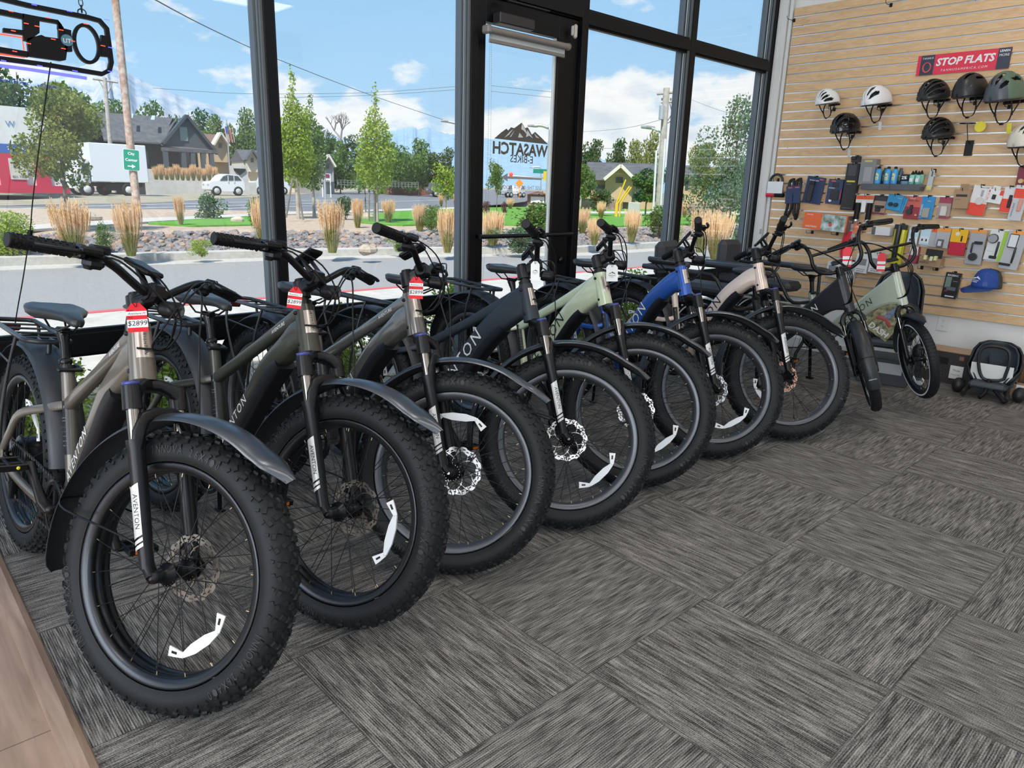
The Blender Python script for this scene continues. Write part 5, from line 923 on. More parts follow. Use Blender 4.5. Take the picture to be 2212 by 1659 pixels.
t, W_, H_ = product('tray_shelf', 'dark grey two-piece tray shelf for sealant bottles', 'shelf', 1921, 404, 127, 13, .115, (.075, .082, .092), (), (), out=.125, hk=False); b = MB(); b.box((0, H_*.1, .0006), (.002, H_*.8, .001)); b.build('seam', [BLK], t)
sz = on_x(1921, 398, XW-FACE-.125).z
def stand(name, label, cat, u, v, wpx, hpx, out, builder, grp):
    W_, H_ = wsz(u, v, wpx, hpx, FACE+out); p = on_x(u, v, XW-FACE-out); p.z = sz+.002; t = thing(name, label, cat, WM(p), grp); builder(t, W_, H_); return t
product('upright_box', 'silver grey box standing on the tray shelf', 'accessory box', 1873, 371, 33, 56, .08, (.20, .21, .215), [('gold_logo', 0, .41, .5, .08, .001, (.55, .42, .12)), ('picture', .05, -.1, .5, .55, .001, (.30, .31, .32))], [('Ravok', 0, .41, .42, BK)], out=.105, hk=False)
def gup(t, W_, H_):
    b = MB(); b.lathe([(.0001, 0), (W_*.48, 0), (W_*.5, .004), (W_*.5, H_*.74), (W_*.42, H_*.83), (W_*.22, H_*.87)], 20, M=Rx(-PI/2)); b.build('bottle', [cm((.06, .32, .62), .3)], t); b = MB(); b.lathe([(W_*.24, H_*.85), (W_*.26, H_*.95), (W_*.16, H_), (.0001, H_)], 14, M=Rx(-PI/2)); b.build('cap', [BLK], t)
    b = MB(); text(b, 'GUP', T(-.0, H_*.42, W_*.5+.0006) @ Rz(PI/2), w=H_*.42, off=.04); b.build('lettering', [cm((.75, .72, .20))], t)
def dkb(t, W_, H_): b = MB(); b.lathe([(.0001, 0), (W_*.5, 0), (W_*.5, H_*.78), (W_*.3, H_*.86), (W_*.3, H_), (.0001, H_)], 16, M=Rx(-PI/2)); b.build('bottle', [cm((.05, .09, .13), .3)], t); b = MB(); text(b, 'GUP', T(0, H_*.4, W_*.5+.0006) @ Rz(PI/2), w=H_*.36); b.build('lettering', [cm((.5, .48, .10))], t)
for u, lb in ((1897.5, 'blue sealant bottle standing next to the silver box'), (1918, 'blue sealant bottle in the middle of three'), (1933, 'blue sealant bottle nearest the stacked jars')): stand('sealant_bottle', lb, 'bottle', u, 378, 13.5, 38, .085, gup, 'blue sealant bottles')
for u, lb in ((1911, 'dark bottle behind the blue bottles, near the silver box'), (1945, 'dark bottle behind the blue bottles, near the jars')): stand('sealant_bottle', lb, 'bottle', u, 378, 11, 35, .035, dkb, 'dark bottles at the back of the tray')
def jar(t, W_, H_): b = MB(); b.lathe([(.0001, 0), (W_*.5, 0), (W_*.5, H_*.55)], 24, 1, M=Rx(-PI/2)); b.lathe([(W_*.5, H_*.30), (W_*.53, H_*.32), (W_*.53, H_*.97), (.0001, H_)], 24, M=Rx(-PI/2)); b.build('jar', [cm((.02, .03, .05), .3), cm((.25, .42, .60), .3)], t); b = MB(); text(b, '2%', T(0, H_*.65, W_*.53+.0008), w=W_*.6, off=.03); b.build('lettering', [cm(WH)], t)
W_, H_ = wsz(1956, 378, 19, 23, .1)
for i, lb in enumerate(('dark jar marked 2% standing on the tray', 'dark jar marked 2% on top of the other jar')): t = stand('jar', lb, 'jar', 1956, 388, 18.5, 22, .075, jar, 'stacked jars'); t.matrix_local = T(0, 0, i*(H_+.0015)) @ t.matrix_local
def grn(t, W_, H_): b = MB(); b.lathe([(.0001, 0), (W_*.5, 0), (W_*.5, H_*.66), (W_*.25, H_*.74)], 16, M=Rx(-PI/2)); b.build('bottle', [cm((.25, .60, .48), .35)], t); b = MB(); b.lathe([(W_*.32, H_*.72), (W_*.30, H_*.80), (W_*.08, H_), (.0001, H_)], 12, M=Rx(-PI/2)); b.build('cap', [BLK], t); b = MB(); b.box((0, H_*.33, W_*.5), (W_*.6, H_*.28, .001)); b.build('label_patch', [cm(WH)], t)
for u, o_, lb in ((1970, .09, 'small green bottle in front, beside the jars'), (1983, .09, 'small green bottle in front, at the tray end'), (1976, .045, 'small green bottle behind, beside the jars'), (1989, .045, 'small green bottle behind, at the tray end')): stand('lube_bottle', lb, 'bottle', u, 387, 12, 29+(o_ < .08)*2, o_, grn, 'small green bottles')
product('sales_strip', 'clear hanging strip with a round yellow dot', 'sales card', 2010, 389, 11, 44, .001, CLR, [('yellow_dot', 0, -.38, .8, .2, .001, (.75, .62, .04), 'c'), ('print', .1, .3, .3, .25, .0006, (.12, .12, .12))], roll=-.05, out=.06, shape='r')
# --- middle row
t, W_, H_ = product('grip_pack', 'pair of black handlebar grips hanging from an orange and white card', 'packaged grips', 1868, 430, 38, 17, .004, (.72, .70, .68), [('header', 0, .2, .98, .5, .001, ORNG)], [('ergon', .1, .2, .3, WH)], out=.05, shape='r'); W2 = W_
for sx in (-1, 1): b = MB(); b.tube([(sx*W2*.34, -.03, 0), (sx*W2*.34, -.13, 0), (sx*W2*.34, -.165, 0)], [.021, .021, .0215], 14); b.build('grip', [GRIP], t); b = MB(); b.cyl((sx*W2*.34, -.165, 0), (sx*W2*.34, -.178, 0), .0205, n=14); b.build('end_ring', [ALU], t)
b = MB(); b.box((0, -.06, .004), (.035, .09, .002)); b.build('white_card', [PAPER], t)
product('light_pack', 'small brown and maroon pack with a black lamp', 'packaged light', 1900, 443, 27, 41, .012, (.42, .28, .20), [('header', 0, .36, 1, .28, .001, (.04, .035, .035)), ('lamp', .05, -.08, .7, .12, .022, BK), ('clip', -.05, -.25, .4, .2, .018, BK), ('foot', 0, -.44, 1, .1, .001, MAROON)], roll=-.05)
for i, lb in enumerate(('blue ear-bud shaped pack in front of two others', 'blue pack fanned out behind the front one', 'blue pack at the back of the fanned stack')): product('earplug_pack', lb, 'blister pack', 1932+i*4, 437+i*2, 33, 33, .004, (.03, .30, .58) if i < 2 else (.05, .36, .62), [('knob', -.2, -.15, .3, .3, .018, BK, 'c'), ('knob', .16, -.15, .3, .3, .018, BK, 'c')] if i == 0 else [('print', .2, .1, .4, .3, .0005, (.02, .15, .35))], [('SHIMANO', .3, .3, .3, WH)] if i == 0 else (), roll=-.12-.07*i, out=.055-.008*i, hk=i == 0, grp='fanned blue packs')
product('bell_pack', 'red TRAIL BELL pack with a black bell', 'packaged bell', 1971, 449, 35, 49, .006, (.62, .12, .09), [('blister', 0, -.22, .92, .52, .004, (.30, .03, .05)), ('bell', -.12, -.18, .38, .3, .03, BK, 'c'), ('brass_screw', .3, -.3, .14, .14, .012, (.6, .45, .15), 'c'), ('band', -.05, -.02, .16, .3, .02, BK)], [('TRAIL BELL', 0, .32, .8, (.12, .03, .02)), ('TIMBER', -.1, .42, .35, WH)], roll=-.03)
product('tool_pack', 'bright blue pack with a steel folding tool', 'packaged tool', 2002, 449, 29, 49, .006, (.03, .26, .58), [('multi_tool', .02, -.22, .52, .44, .022, (.35, .34, .30))], [('SHIMANO', -.38, -.1, -.5, WH), ('TOOL', .1, .3, .3, WH)], roll=-.03)
product('tool_pack', 'maroon and clear pack with a steel folding tool', 'packaged tool', 2040, 449, 28, 46, .006, (.40, .30, .28), [('header', 0, .36, 1, .28, .001, (.35, .04, .08)), ('multi_tool', .02, -.15, .5, .46, .02, (.62, .60, .55)), ('foot', .1, -.44, .8, .1, .001, (.40, .05, .10))], [('SPECIALIZED', .05, .36, .7, WH)], roll=-.03)
product('carton', 'brown cardboard box with black lettering, hung by its flap', 'cardboard box', 2076, 430, 34, 42, .075, CRAFT, [('flap', .1, .62, .55, .3, .002, (.33, .20, .11)), ('black_band', 0, .18, .72, .12, .001, BK)], [('AVENTON', 0, .18, .6, CRAFT), ('BIKE BELL', -.2, -.02, .35, BK)], out=.09)
product('tape_pack', 'long white and red pack with VACUUM lettering', 'blister pack', 2114, 433, 38, 64, .006, (.74, .74, .74), [('red_part', -.0, -.30, 1, .40, .001, (.78, .06, .03)), ('disc', .05, -.02, .5, .3, .008, (.62, .60, .56), 'c'), ('pin', .1, .25, .12, .22, .008, (.35, .36, .38))], [('VACUUM', -.38, -.25, -.35, WH), ('MUC-OFF', .15, .44, .5, BK)], roll=-.10, out=.05)
product('valve_pack', 'small tilted white and red VACUUM pack', 'blister pack', 2148, 424, 36, 30, .006, (.76, .76, .76), [('corner', .38, .3, .22, .36, .001, (.78, .06, .03)), ('part', 0, -.05, .22, .35, .012, BK), ('header', -.02, .62, .45, .26, .001, (.74, .74, .74))], [('VACUUM', -.38, .0, -.8, (.7, .08, .05))], roll=-.15, out=.06)
product('rubber_pack', 'red TWIST pack with a black rubber strip', 'blister pack', 2177, 432, 26, 56, .006, (.74, .74, .74), [('red_part', 0, -.22, 1, .52, .001, (.78, .06, .03)), ('strip', .2, -.05, .28, .5, .010, BK)], [('TWIST', -.35, -.3, -.3, WH)], roll=-.06, out=.045)
product('clear_pack', 'clear blister pack with a red TWIST header at the picture edge', 'blister pack', 2200, 439, 30, 76, .010, (.55, .55, .56), [('red_part', 0, .28, 1, .28, .001, (.78, .06, .03)), ('inner_part', .15, -.05, .3, .35, .012, (.65, .30, .24)), ('header', 0, .46, 1, .1, .002, (.72, .72, .72))], [('TWIST', -.2, .28, -.2, WH), ('HANDLEBAR', -.3, -.2, -.4, (.1, .1, .3))], roll=-.08, out=.06)
product('bell_pack', 'dark maroon card with a brass bell at the picture edge', 'packaged bell', 2207, 380, 20, 40, .005, MAROON, [('brass_bell', .1, -.28, .6, .3, .03, (.60, .45, .18), 'c')], out=.05)
# --- lower rows
t, W_, H_ = product('large_box', 'orange and photo printed box lying on two pegs', 'accessory box', 1781, 480, 95, 36, .11, (.78, .14, .035), [('rider', .13, -.02, .07, .55, .003, (.08, .11, .14), 'c'), ('red_pack', .14, -.12, .08, .26, .0035, (.60, .08, .05), 'c')], [('SHOTGUN', -.30, -.33, .26, WH), ('KIDS RIDE', -.36, .38, .14, WH)], out=.13, roll=-.055, hk=False)
b = MB(); b.box((.20*W_, 0, .0008), (.54*W_, .98*H_, .001)); b.build('photo', [mat('photo_leaves', (.07, .15, .05), .4, noise=(16, (.62, .70, .74)))], t); b = MB(); b.box((W_/2+.0006, 0, -.055), (.001, H_*.98, .108)); b.build('side_print', [cm((.16, .11, .10))], t)
for x in (-.1, .12): hook((on_x(1781, 505, XW).y-x, on_x(1781, 503, XW).z), .12)
p = on_x(1833, 512, XW-FACE-.04); t = thing('cable_lock', 'red coiled cable lock on a grey card', 'bike lock', WM(p, 0, -.06)); W_, H_ = wsz(1834, 505, 26, 48, .05); b = MB(); b.box((0, .02, -.002), (W_, H_, .003)); b.build('card', [cm(GREY_)], t); b = MB()
for k in range(5): b.tube(smooth_path([(-.02+.009*k, .05, .01), (-.035+.012*k, -.02, .012), (-.035+.014*k, -.12, .014), (-.015+.008*k, -.17, .012), (.0+.008*k, -.12, .010), (.0+.006*k, 0, .010)], 5), .0075, 8)
b.build('cable', [cm((.60, .01, .03), .3)], t); b = MB(); text(b, '100%', T(.01, H_*.38, .001), w=.05); b.build('lettering', [cm(BK)], t); hook((p[1], p[2]+H_*.55), .05)
product('small_pack', 'small orange pack behind the handlebar of the black cargo bike', 'blister pack', 1852, 494, 20, 22, .008, (.80, .22, .10), (), [('100%', 0, .2, .5, WH)], out=.04)
product('white_box', 'white box resting on pegs behind the black cargo bike grip', 'accessory box', 1902, 499, 40, 19, .08, (.66, .66, .67), [('dark_end', -.38, .0, .2, .9, .001, (.10, .10, .11))], (), out=.10, hk=False)
product('pump_pack', 'yellow and black pump pack with AVENTON lettering', 'packaged pump', 1940, 528, 27, 86, .02, (.50, .48, .02), [('black_tube', -.12, .05, .42, .86, .02, BK, 'v'), ('yellow_tube', .26, .0, .34, .76, .016, (.62, .58, .04), 'v'), ('header', 0, .44, 1.05, .12, .012, BK)], [('AVENTON', 0, .41, .7, (.6, .55, .1))], out=.045, roll=-.03)
for u, v, w_, h_, lb in ((1861, 569, 28, 42, 'white box with a bicycle drawing, beside the black cargo bike'), (1893, 569, 30, 42, 'white box with a small lever picture'), (1799, 582, 28, 34, 'white box low behind the black cargo bike saddle'), (1834, 588, 22, 46, 'tall white box just behind the black cargo bike stem')): product('mount_box', lb, 'accessory box', u, v, w_, h_, .05, (.66, .66, .65), [('picture', 0, .08, .7, .34, .001, (.22, .23, .24)), ('band', 0, -.3, .7, .04, .001, (.3, .3, .3))], [('BIKE MOUNT', 0, -.40, .6, BK)], out=.06, roll=-.06, grp='white mount boxes')
for u, lb in ((1972, 'light blue pack partly behind the sage cargo bike brake lever'), (1998, 'light blue pack with two black clips')): product('pad_pack', lb, 'blister pack', u, 511, 22, 37, .012, (.50, .66, .76), [('white_panel', 0, -.2, .9, .38, .002, (.70, .76, .80)), ('pad', -.2, -.2, .14, .14, .006, BK), ('pad', .2, -.2, .14, .14, .006, BK)], out=.04, grp='light blue pad packs', roll=-.04)
product('light_pack', 'grey and orange pack partly hidden by the sage bike grip', 'packaged light', 2016, 514, 18, 40, .006, (.42, .42, .44), [('header', 0, .4, 1, .18, .001, ORNG)], out=.035, roll=-.04)
product('light_pack', 'grey pack with an orange header and a clear lamp', 'packaged light', 2036, 514, 30, 44, .008, (.42, .42, .44), [('header', 0, .40, 1, .2, .001, (.80, .30, .05)), ('lamp', -.05, -.28, .42, .42, .025, (.12, .12, .13)), ('lens', -.05, -.28, .26, .25, .03, (.6, .6, .62))], out=.05, roll=-.05)
product('mirror_pack', 'yellow over red pack with a line drawing of a mirror', 'packaged mirror', 2069, 524, 36, 56, .012, (.50, .015, .045), [('yellow_half', 0, .26, 1, .50, .001, (.80, .45, .01)), ('disc', -.12, .33, .26, .16, .003, (.70, .70, .68), 'c'), ('arm', .18, .16, .10, .22, .004, BK)], [('LOREM', 0, -.1, .01, WH)][:0], out=.05, roll=-.03)
product('mirror_pack', 'grey pack with a round black mirror on a curved arm', 'packaged mirror', 2108, 534, 36, 76, .010, (.36, .37, .39), [('header', 0, .45, .9, .10, .001, (.80, .30, .06)), ('mirror', -.05, -.28, .56, .26, .022, (.03, .035, .035), 'c'), ('arm', -.22, -.02, .12, .3, .014, BK, 'v'), ('clamp', .12, .13, .5, .08, .018, BK)], out=.05, roll=-.02)
product('mirror_pack', 'white and lime pack with an oval mirror', 'packaged mirror', 2152, 531, 42, 66, .008, (.66, .67, .66), [('lime_side', .36, 0, .28, 1, .001, LIME), ('mirror', -.26, .22, .52, .3, .02, (.30, .31, .32), 'c'), ('mirror_rim', -.26, .22, .58, .3, .012, BK, 'c'), ('arm', .1, -.1, .12, .5, .012, BK, 'v'), ('clamp', .0, -.38, .38, .09, .02, BK)], [('BLADE MIRROR', -.25, -.2, .35, (.2, .35, .05))], out=.06, roll=-.08)
product('mirror_pack', 'grey pack with an angular mirror on a long curved arm', 'packaged mirror', 2188, 541, 42, 84, .008, (.44, .45, .47), [('header', .1, .46, .8, .1, .001, (.80, .32, .08)), ('mirror', -.12, .24, .42, .32, .014, (.68, .70, .72)), ('mirror_rim', -.12, .24, .48, .36, .010, BK), ('arm', .12, -.12, .12, .42, .014, BK, 'v'), ('arm_end', -.2, -.38, .6, .06, .016, BK)], out=.07, roll=-.09)
product('lit_display', 'open carton of small bike lights with a black header card', 'display carton', 2008, 566, 48, 20, .09, (.36, .23, .13), [('header_card', .12, .95, .76, .9, .003, BK), ('light', -.2, .45, .14, .5, .03, (.70, .68, .35)), ('light', .08, .4, .14, .5, .03, (.66, .66, .45)), ('light', .26, .5, .14, .5, .03, (.70, .66, .30))], [('KNOG', -.25, -.1, .4, BK), ('110', .05, .95, .14, WH), ('40', .3, .95, .12, WH)], out=.11, roll=-.06, hk=False)
for x, nm in ((-.05, 0), (.06, 0)): hook((on_x(2008, 580, XW).y-x, on_x(2008, 579, XW).z), .10)
product('tube_box', 'white and maroon tube boxes stacked beside the display carton', 'accessory box', 1973, 551, 18, 36, .05, (.35, .04, .07), [('white_half', 0, .25, 1, .5, .002, (.68, .66, .66))], [('TUBE', 0, .25, .6, BK)], out=.06, hk=False)
product('lamp_box', 'slim black box with a product picture, left of the blue cap', 'accessory box', 2054, 617, 33, 56, .035, (.014, .014, .016), [('phone_picture', -.22, .12, .38, .42, .001, (.16, .22, .17)), ('device', .05, -.12, .62, .14, .003, (.10, .11, .15)), ('red_glow', -.25, -.22, .2, .06, .001, (.25, .02, .03)), ('white_strip', .05, -.42, .6, .05, .001, (.6, .6, .6))], [('BIKEBAC', 0, .40, .72, WH), ('Track and Find', .22, .18, .3, WH)], out=.055, roll=-.04)
# --- cap
p = on_x(2130, 620, XW-FACE-.10); t = thing('cap', 'blue trucker cap with a white mountain logo', 'cap', WM(p, -.55, -.05)); b = MB(); k = 1.08
def cp(s_, t_, f=1.): a = s_*2*PI; e = t_*PI/2; r = .088*k*(math.cos(e)**.55 if t_ < 1 else 0); return Vector((r*math.sin(a)*f, .125*k*math.sin(e)**1.15*f, 1.1*r*math.cos(a)*f))
def cpart(lo, hi): b = MB(); n = 24; vs = [cp(lo+(hi-lo)*i/n, j/10) for j in range(11) for i in range(n+1)]; b.add(vs, [(j*(n+1)+i, j*(n+1)+i+1, (j+1)*(n+1)+i+1, (j+1)*(n+1)+i) for j in range(10) for i in range(n)], 0, True); return b
for nm, lo, hi, c in (('front_panel', -.27, .27, (.015, .055, .26)), ('mesh_back', .27, .73, (.035, .04, .03))): o = cpart(lo, hi).build(nm, [cm(c, .8)], t); md = o.modifiers.new('s', 'SOLIDIFY'); md.thickness = .003
b = MB(); N_ = 14; top = []; bot = []
for i in range(N_+1): a = -1.35+2.7*i/N_; q0 = Vector((.086*k*math.sin(a), .004, .095*k*math.cos(a))); q1 = Vector((.092*k*math.sin(a), -.022-.018*math.cos(a)*1.0+.018*abs(math.sin(a)), .10*k*math.cos(a)+.085*max(0, math.cos(a))**.7)); top.append((q0, q1))
vs = [q for a in top for q in a]; b.add(vs, [(2*i, 2*i+1, 2*i+3, 2*i+2) for i in range(N_)], 0, True); o = b.build('brim', [cm((.012, .045, .20), .8)], t); md = o.modifiers.new('s', 'SOLIDIFY'); md.thickness = .004; b = MB(); b.ball((0, .125*k, 0), .006, 8); b.build('button', [cm((.012, .045, .20), .8)], t)
b = MB(); Mc = T(0, .058, .089*k) @ Rx(-.42); b.prism([(-.036, -.002), (-.016, .012), (-.010, .008), (0, .024), (.010, .012), (.016, .016), (.036, -.002), (.014, .004), (0, .010), (-.014, .002)], .004, .0055, M=Mc); text(b, 'WASATCH', Mc @ T(0, -.010, .005), w=.052, off=.02); text(b, 'E-BIKES', Mc @ T(0, -.022, .005), w=.04, off=.02); b.build('logo', [WHT], t); hook((p[1], p[2]+.02), .06)
# --- outlet, boxes and child seats on the floor
p = on_x(2037, 699, X1-.002); t = thing('wall_outlet', 'white double power outlet below the slatted wall', 'power outlet', WM(p)); b = MB(); b.box((0, 0, .003), (.080, .118, .006), b=.002); b.build('plate', [cm((.70, .69, .66), .35)], t)
for sy in (-1, 1):
    b = MB(); b.tube([(0, sy*.022, .006), (0, sy*.022, .008)], .017, 20); o = b.build('socket', [cm((.72, .71, .69), .3)], t); b = MB(); [b.box((x, sy*.022+.004, .0084), (.0025, .008, .001)) for x in (-.006, .006)]; b.ball((0, sy*.022-.007, .008), .0025, 6); b.build('slots', [INK], o)
def flr(name, label, cat, u, v, yaw=0.): p = on_z(u, v, 0.); return thing(name, label, cat, T(p.x, p.y, 0) @ Rz(yaw)), p
t, p = flr('shipping_box', 'brown-topped dark printed box on the floor by the wall', 'cardboard box', 2040, 829); fx, fy = 6.065, p.y
t.matrix_local = T(6.19, 1.62, 0); b = MB(); b.box((0, 0, .12), (.235, .42, .24), b=.003); b.build('box', [cm((.040, .036, .034), .6)], t); b = MB(); b.box((0, 0, .2425), (.237, .42, .005)); b.build('lid', [cm((.42, .26, .15), .7)], t); b = MB(); b.box((-.1185, -.08, .095), (.001, .09, .10)); b.build('shipping_label', [PAPER], t)
b = MB(); text(b, 'Thule', axes((-.1195, -.08, .11), (0, -1, 0), (0, 0, 1)), w=.05); text(b, 'Yepp 2 Mini', axes((-.1195, -.08, .075), (0, -1, 0), (0, 0, 1)), w=.06); b.build('lettering', [INK], t); b = MB(); b.box((-.1185, -.10, .205), (.001, .03, .03)); b.build('orange_square', [cm((.30, .13, .08))], t); b = MB(); b.box((-.1185, .03, .17), (.001, .09, .05)); b.build('picture', [cm((.012, .012, .013))], t)
SEATM = mat('seat_grey', (.035, .045, .052), .5); PADM = mat('seat_pad', (.050, .064, .075), .75); SHM = mat('seat_shell_black', (.018, .018, .020), .45)
def child_seat(label, M_, k=1., tall=False, paper=True, bars=True):
    t = thing('child_seat', label, 'child bike seat', M_, 'child seats'); H_ = (.42 if tall else .27)*k; R_ = .16*k
    def ring(z, r, d, op): return [(r*math.sin(a)*(1.0), -(d*math.cos(a)), z) for a in [(-op+2*op*i/16) for i in range(17)]]
    rows = [ring(.12*k, R_*.80, .13*k, 2.3), ring(.17*k, R_*.98, .15*k, 2.2), ring(.22*k, R_*1.0, .15*k, 1.75), ring(.26*k, R_, .14*k, 1.35), ring(.12*k+H_*.75, R_*.97, .125*k, 1.25), ring(.12*k+H_*.92, R_*.80, .105*k, 1.2), ring(.12*k+H_, R_*.50, .09*k, 1.1)]
    b = MB(); b.loft(rows, closed=False, caps=False); o = b.build('seat_shell', [SHM], t); md = o.modifiers.new('s', 'SOLIDIFY'); md.thickness = .012*k; md.offset = 1
    rows2 = [[(x*.90, y*.88+.0, z+.002) for x, y, z in r] for r in rows]; b = MB(); b.loft(rows2, closed=False, caps=False); o = b.build('padding', [PADM], t); md = o.modifiers.new('s', 'SOLIDIFY'); md.thickness = .008*k; md.offset = -1
    b = MB(); b.loft([[(R_*.88*math.sin(a), -.13*k*math.cos(a)*.9, z) for a in [2*PI*i/24 for i in range(24)]] for z in (.09*k, .125*k)]); b.box((0, .13*k, .10*k), (.24*k, .12*k, .05*k), b=.02); b.build('seat_base', [SEATM], t)
    b = MB(); [b.tube(smooth_path([(sg*.05, -.10*k, H_*.95+.04), (sg*.055, -.09*k, .26*k), (sg*.03, -.03, .17*k)], 4), 0, 4, sec=(.003, .013), up=(0, 1, 0), sm=False) for sg in (-1, 1)]; b.box((0, -.02, .17*k), (.05, .03, .045), b=.008); b.build('harness', [BLK], t)
    for sg in (-1, 1): b = MB(); b.tube([(sg*.085*k, .04, .10*k), (sg*.13*k, .15*k, .05*k), (sg*.13*k, .21*k, .03)], [.018, .016, .02], 10); b.ball((sg*.19*k, .05, .055*k), (.045*k, .07*k, .055*k), 12); b.build('foot_rest', [SHM], t)
    if bars: b = MB(); q = [(-.085*k, .10*k, .16*k), (-.095*k, .105*k, .30*k), (-.06*k, .10*k, .375*k), (.06*k, .10*k, .375*k), (.095*k, .105*k, .30*k), (.05*k, .10*k, .15*k), (-.04*k, .10*k, .14*k)]; q = smooth_path(q+[q[0]], 5)[:-1]; b.tube(q, .011*k, 10, closed=True); b.build('handle_loop', [SHM], t); b = MB(); b.tube([(0, .12*k, .14*k), (.0, .20*k, .06*k), (.02, .25*k, .03)], .014, 8); b.tube([(0, .12*k, .12*k), (-.10*k, .22*k, .05*k), (-.13*k, .26*k, .025)], .014, 8); b.build('mounting_bracket', [BLK], t)
    if paper: b = MB(); b.box((0, .03*k, .20*k), (.26*k, .003, .13*k), M=Rx(-.25)); b.build('leaflet', [PAPER], t)
    return t
child_seat('dark grey child bike seat with a handle loop and white leaflet on the floor', T(5.93, 1.275, 0) @ Rz(PI*.5+.1), .98)
child_seat('tall grey child bike seat behind the sage cargo bike', T(5.74, 1.93, .201) @ Rz(PI*.5+.25) @ Matrix.Diagonal((.85, .9, .92, 1)), 1.25, True, False, False)
t = thing('seat_carton', 'dark carton with a grey panel that the tall child seat stands on', 'cardboard box', T(5.74, 1.93, 0) @ Rz(.2)); b = MB(); b.box((0, 0, .10), (.30, .34, .20), b=.006); b.build('box', [cm((.05, .055, .06), .5)], t); b = MB(); b.box((-.151, 0, .13), (.002, .26, .08)); b.build('grey_panel', [cm((.40, .42, .42))], t)
p = at_d(1916, 688, 5.62); t = thing('product_box', 'colourful photo box with DASH lettering leaning behind the sage bike frame', 'product box', face_cam(p, -.55)); b = MB(); b.box((0, 0, -.03), (.20, .27, .06), b=.003); b.build('box', [mat('photo_print', (.05, .07, .02), .4, noise=(28, (.50, .46, .26)))], t); b = MB(); b.tube([(-.01, -.02, .001), (.0, .04, .001), (.015, .09, .001)], 0, 8, sec=(.022, .0012), up=(0, 0, 1)); b.build('rider_picture', [mat('photo_blue', (.08, .16, .32), .4, noise=(60, (.3, .36, .45)))], t); b = MB(); b.tube([(-.06, -.03, .0015), (.0, -.01, .0015), (.055, -.035, .0015)], 0, 8, sec=(.012, .0012), up=(0, 0, 1)); b.build('red_patch', [cm((.45, .06, .06))], t); b = MB(); text(b, 'DASH', T(.01, -.095, .0015), w=.14, off=.03); b.build('lettering', [WHT], t)
p = on_z(2200, 857, 0.); t = thing('helmet_carton', 'open brown carton with a white SMITH label at the picture edge', 'cardboard box', T(6.20, 1.00, 0)); b = MB()
for c, d in (((0, 0, .01), (.22, .36, .02)), ((-.11, 0, .05), (.006, .36, .10)), ((-.11, .165, .15), (.006, .03, .12)), ((.11, 0, .12), (.006, .36, .24)), ((0, .18, .12), (.22, .006, .24)), ((0, -.18, .12), (.22, .006, .24)), ((0, 0, .24), (.22, .36, .006))): b.box(c, d)
b.build('box', [cm((.38, .23, .13), .7)], t); b = MB(); b.box((-.1145, .0, .05), (.001, .30, .07)); b.build('white_label', [PAPER], t); b = MB(); text(b, 'SMITH', axes((-.1155, .06, .05), (0, -1, 0), (0, 0, 1)), w=.15); b.build('lettering', [INK], t); b = MB(); b.ball((0, 0, .11), (.08, .12, .08), 14); b.build('clear_bag', [mat('bag', (.35, .30, .27), .15, coat=1.)], t)
# ================================================================ outdoors
def gmat(name, c0, c1, sc=8., rough=.9, sc2=None, bump=0.):
    m, t, b = newmat(name); g = nd(t, 'ShaderNodeNewGeometry'); n = nd(t, 'ShaderNodeTexNoise', i_Scale=sc, i_Detail=8.0, i_Roughness=.7); t.links.new(g.outputs['Position'], n.inputs[0]); c = ramp(t, n.outputs[0], [(.35, c0), (.65, c1)])
    if sc2: v = nd(t, 'ShaderNodeTexVoronoi', i_Scale=sc2); t.links.new(g.outputs['Position'], v.inputs[0]); c = mixc(t, .55, c, ramp(t, v.outputs['Distance'], [(.0, c1), (.7, c0)])); h = v.outputs['Distance']
    else: h = n.outputs[0]
    if bump: bp = nd(t, 'ShaderNodeBump', i_Strength=bump, i_Distance=.02); t.links.new(h, bp.inputs['Height']); t.links.new(bp.outputs[0], b.inputs['Normal'])
    t.links.new(c, b.inputs['Base Color']); b.inputs['Roughness'].default_value = rough; b.inputs['Specular IOR Level'].default_value = .2; return m
ASPH = gmat('asphalt', (.25, .24, .235), (.34, .33, .32), 60, bump=.1); ROADM = gmat('road_asphalt', (.15, .155, .165), (.20, .205, .215), 3); CONC = gmat('concrete_walk', (.44, .41, .37), (.55, .52, .47), 6); CURB = gmat('curb_concrete', (.40, .38, .35), (.52, .50, .46), 14)
GRAV = gmat('tan_gravel', (.36, .27, .20), (.58, .46, .36), 5, sc2=14., bump=.6); LAWN = gmat('lawn_grass', (.085, .22, .03), (.14, .34, .045), 5, bump=.3); DRYG = gmat('dry_ground', (.28, .24, .17), (.38, .33, .25), .8); ROCKM = gmat('rock_grey', (.13, .13, .14), (.30, .27, .255), 7); BOUL = gmat('boulder_tan', (.36, .29, .22), (.52, .45, .36), 5, bump=.4); REDP = mat('red_kerb_paint', (.55, .12, .13), .7)
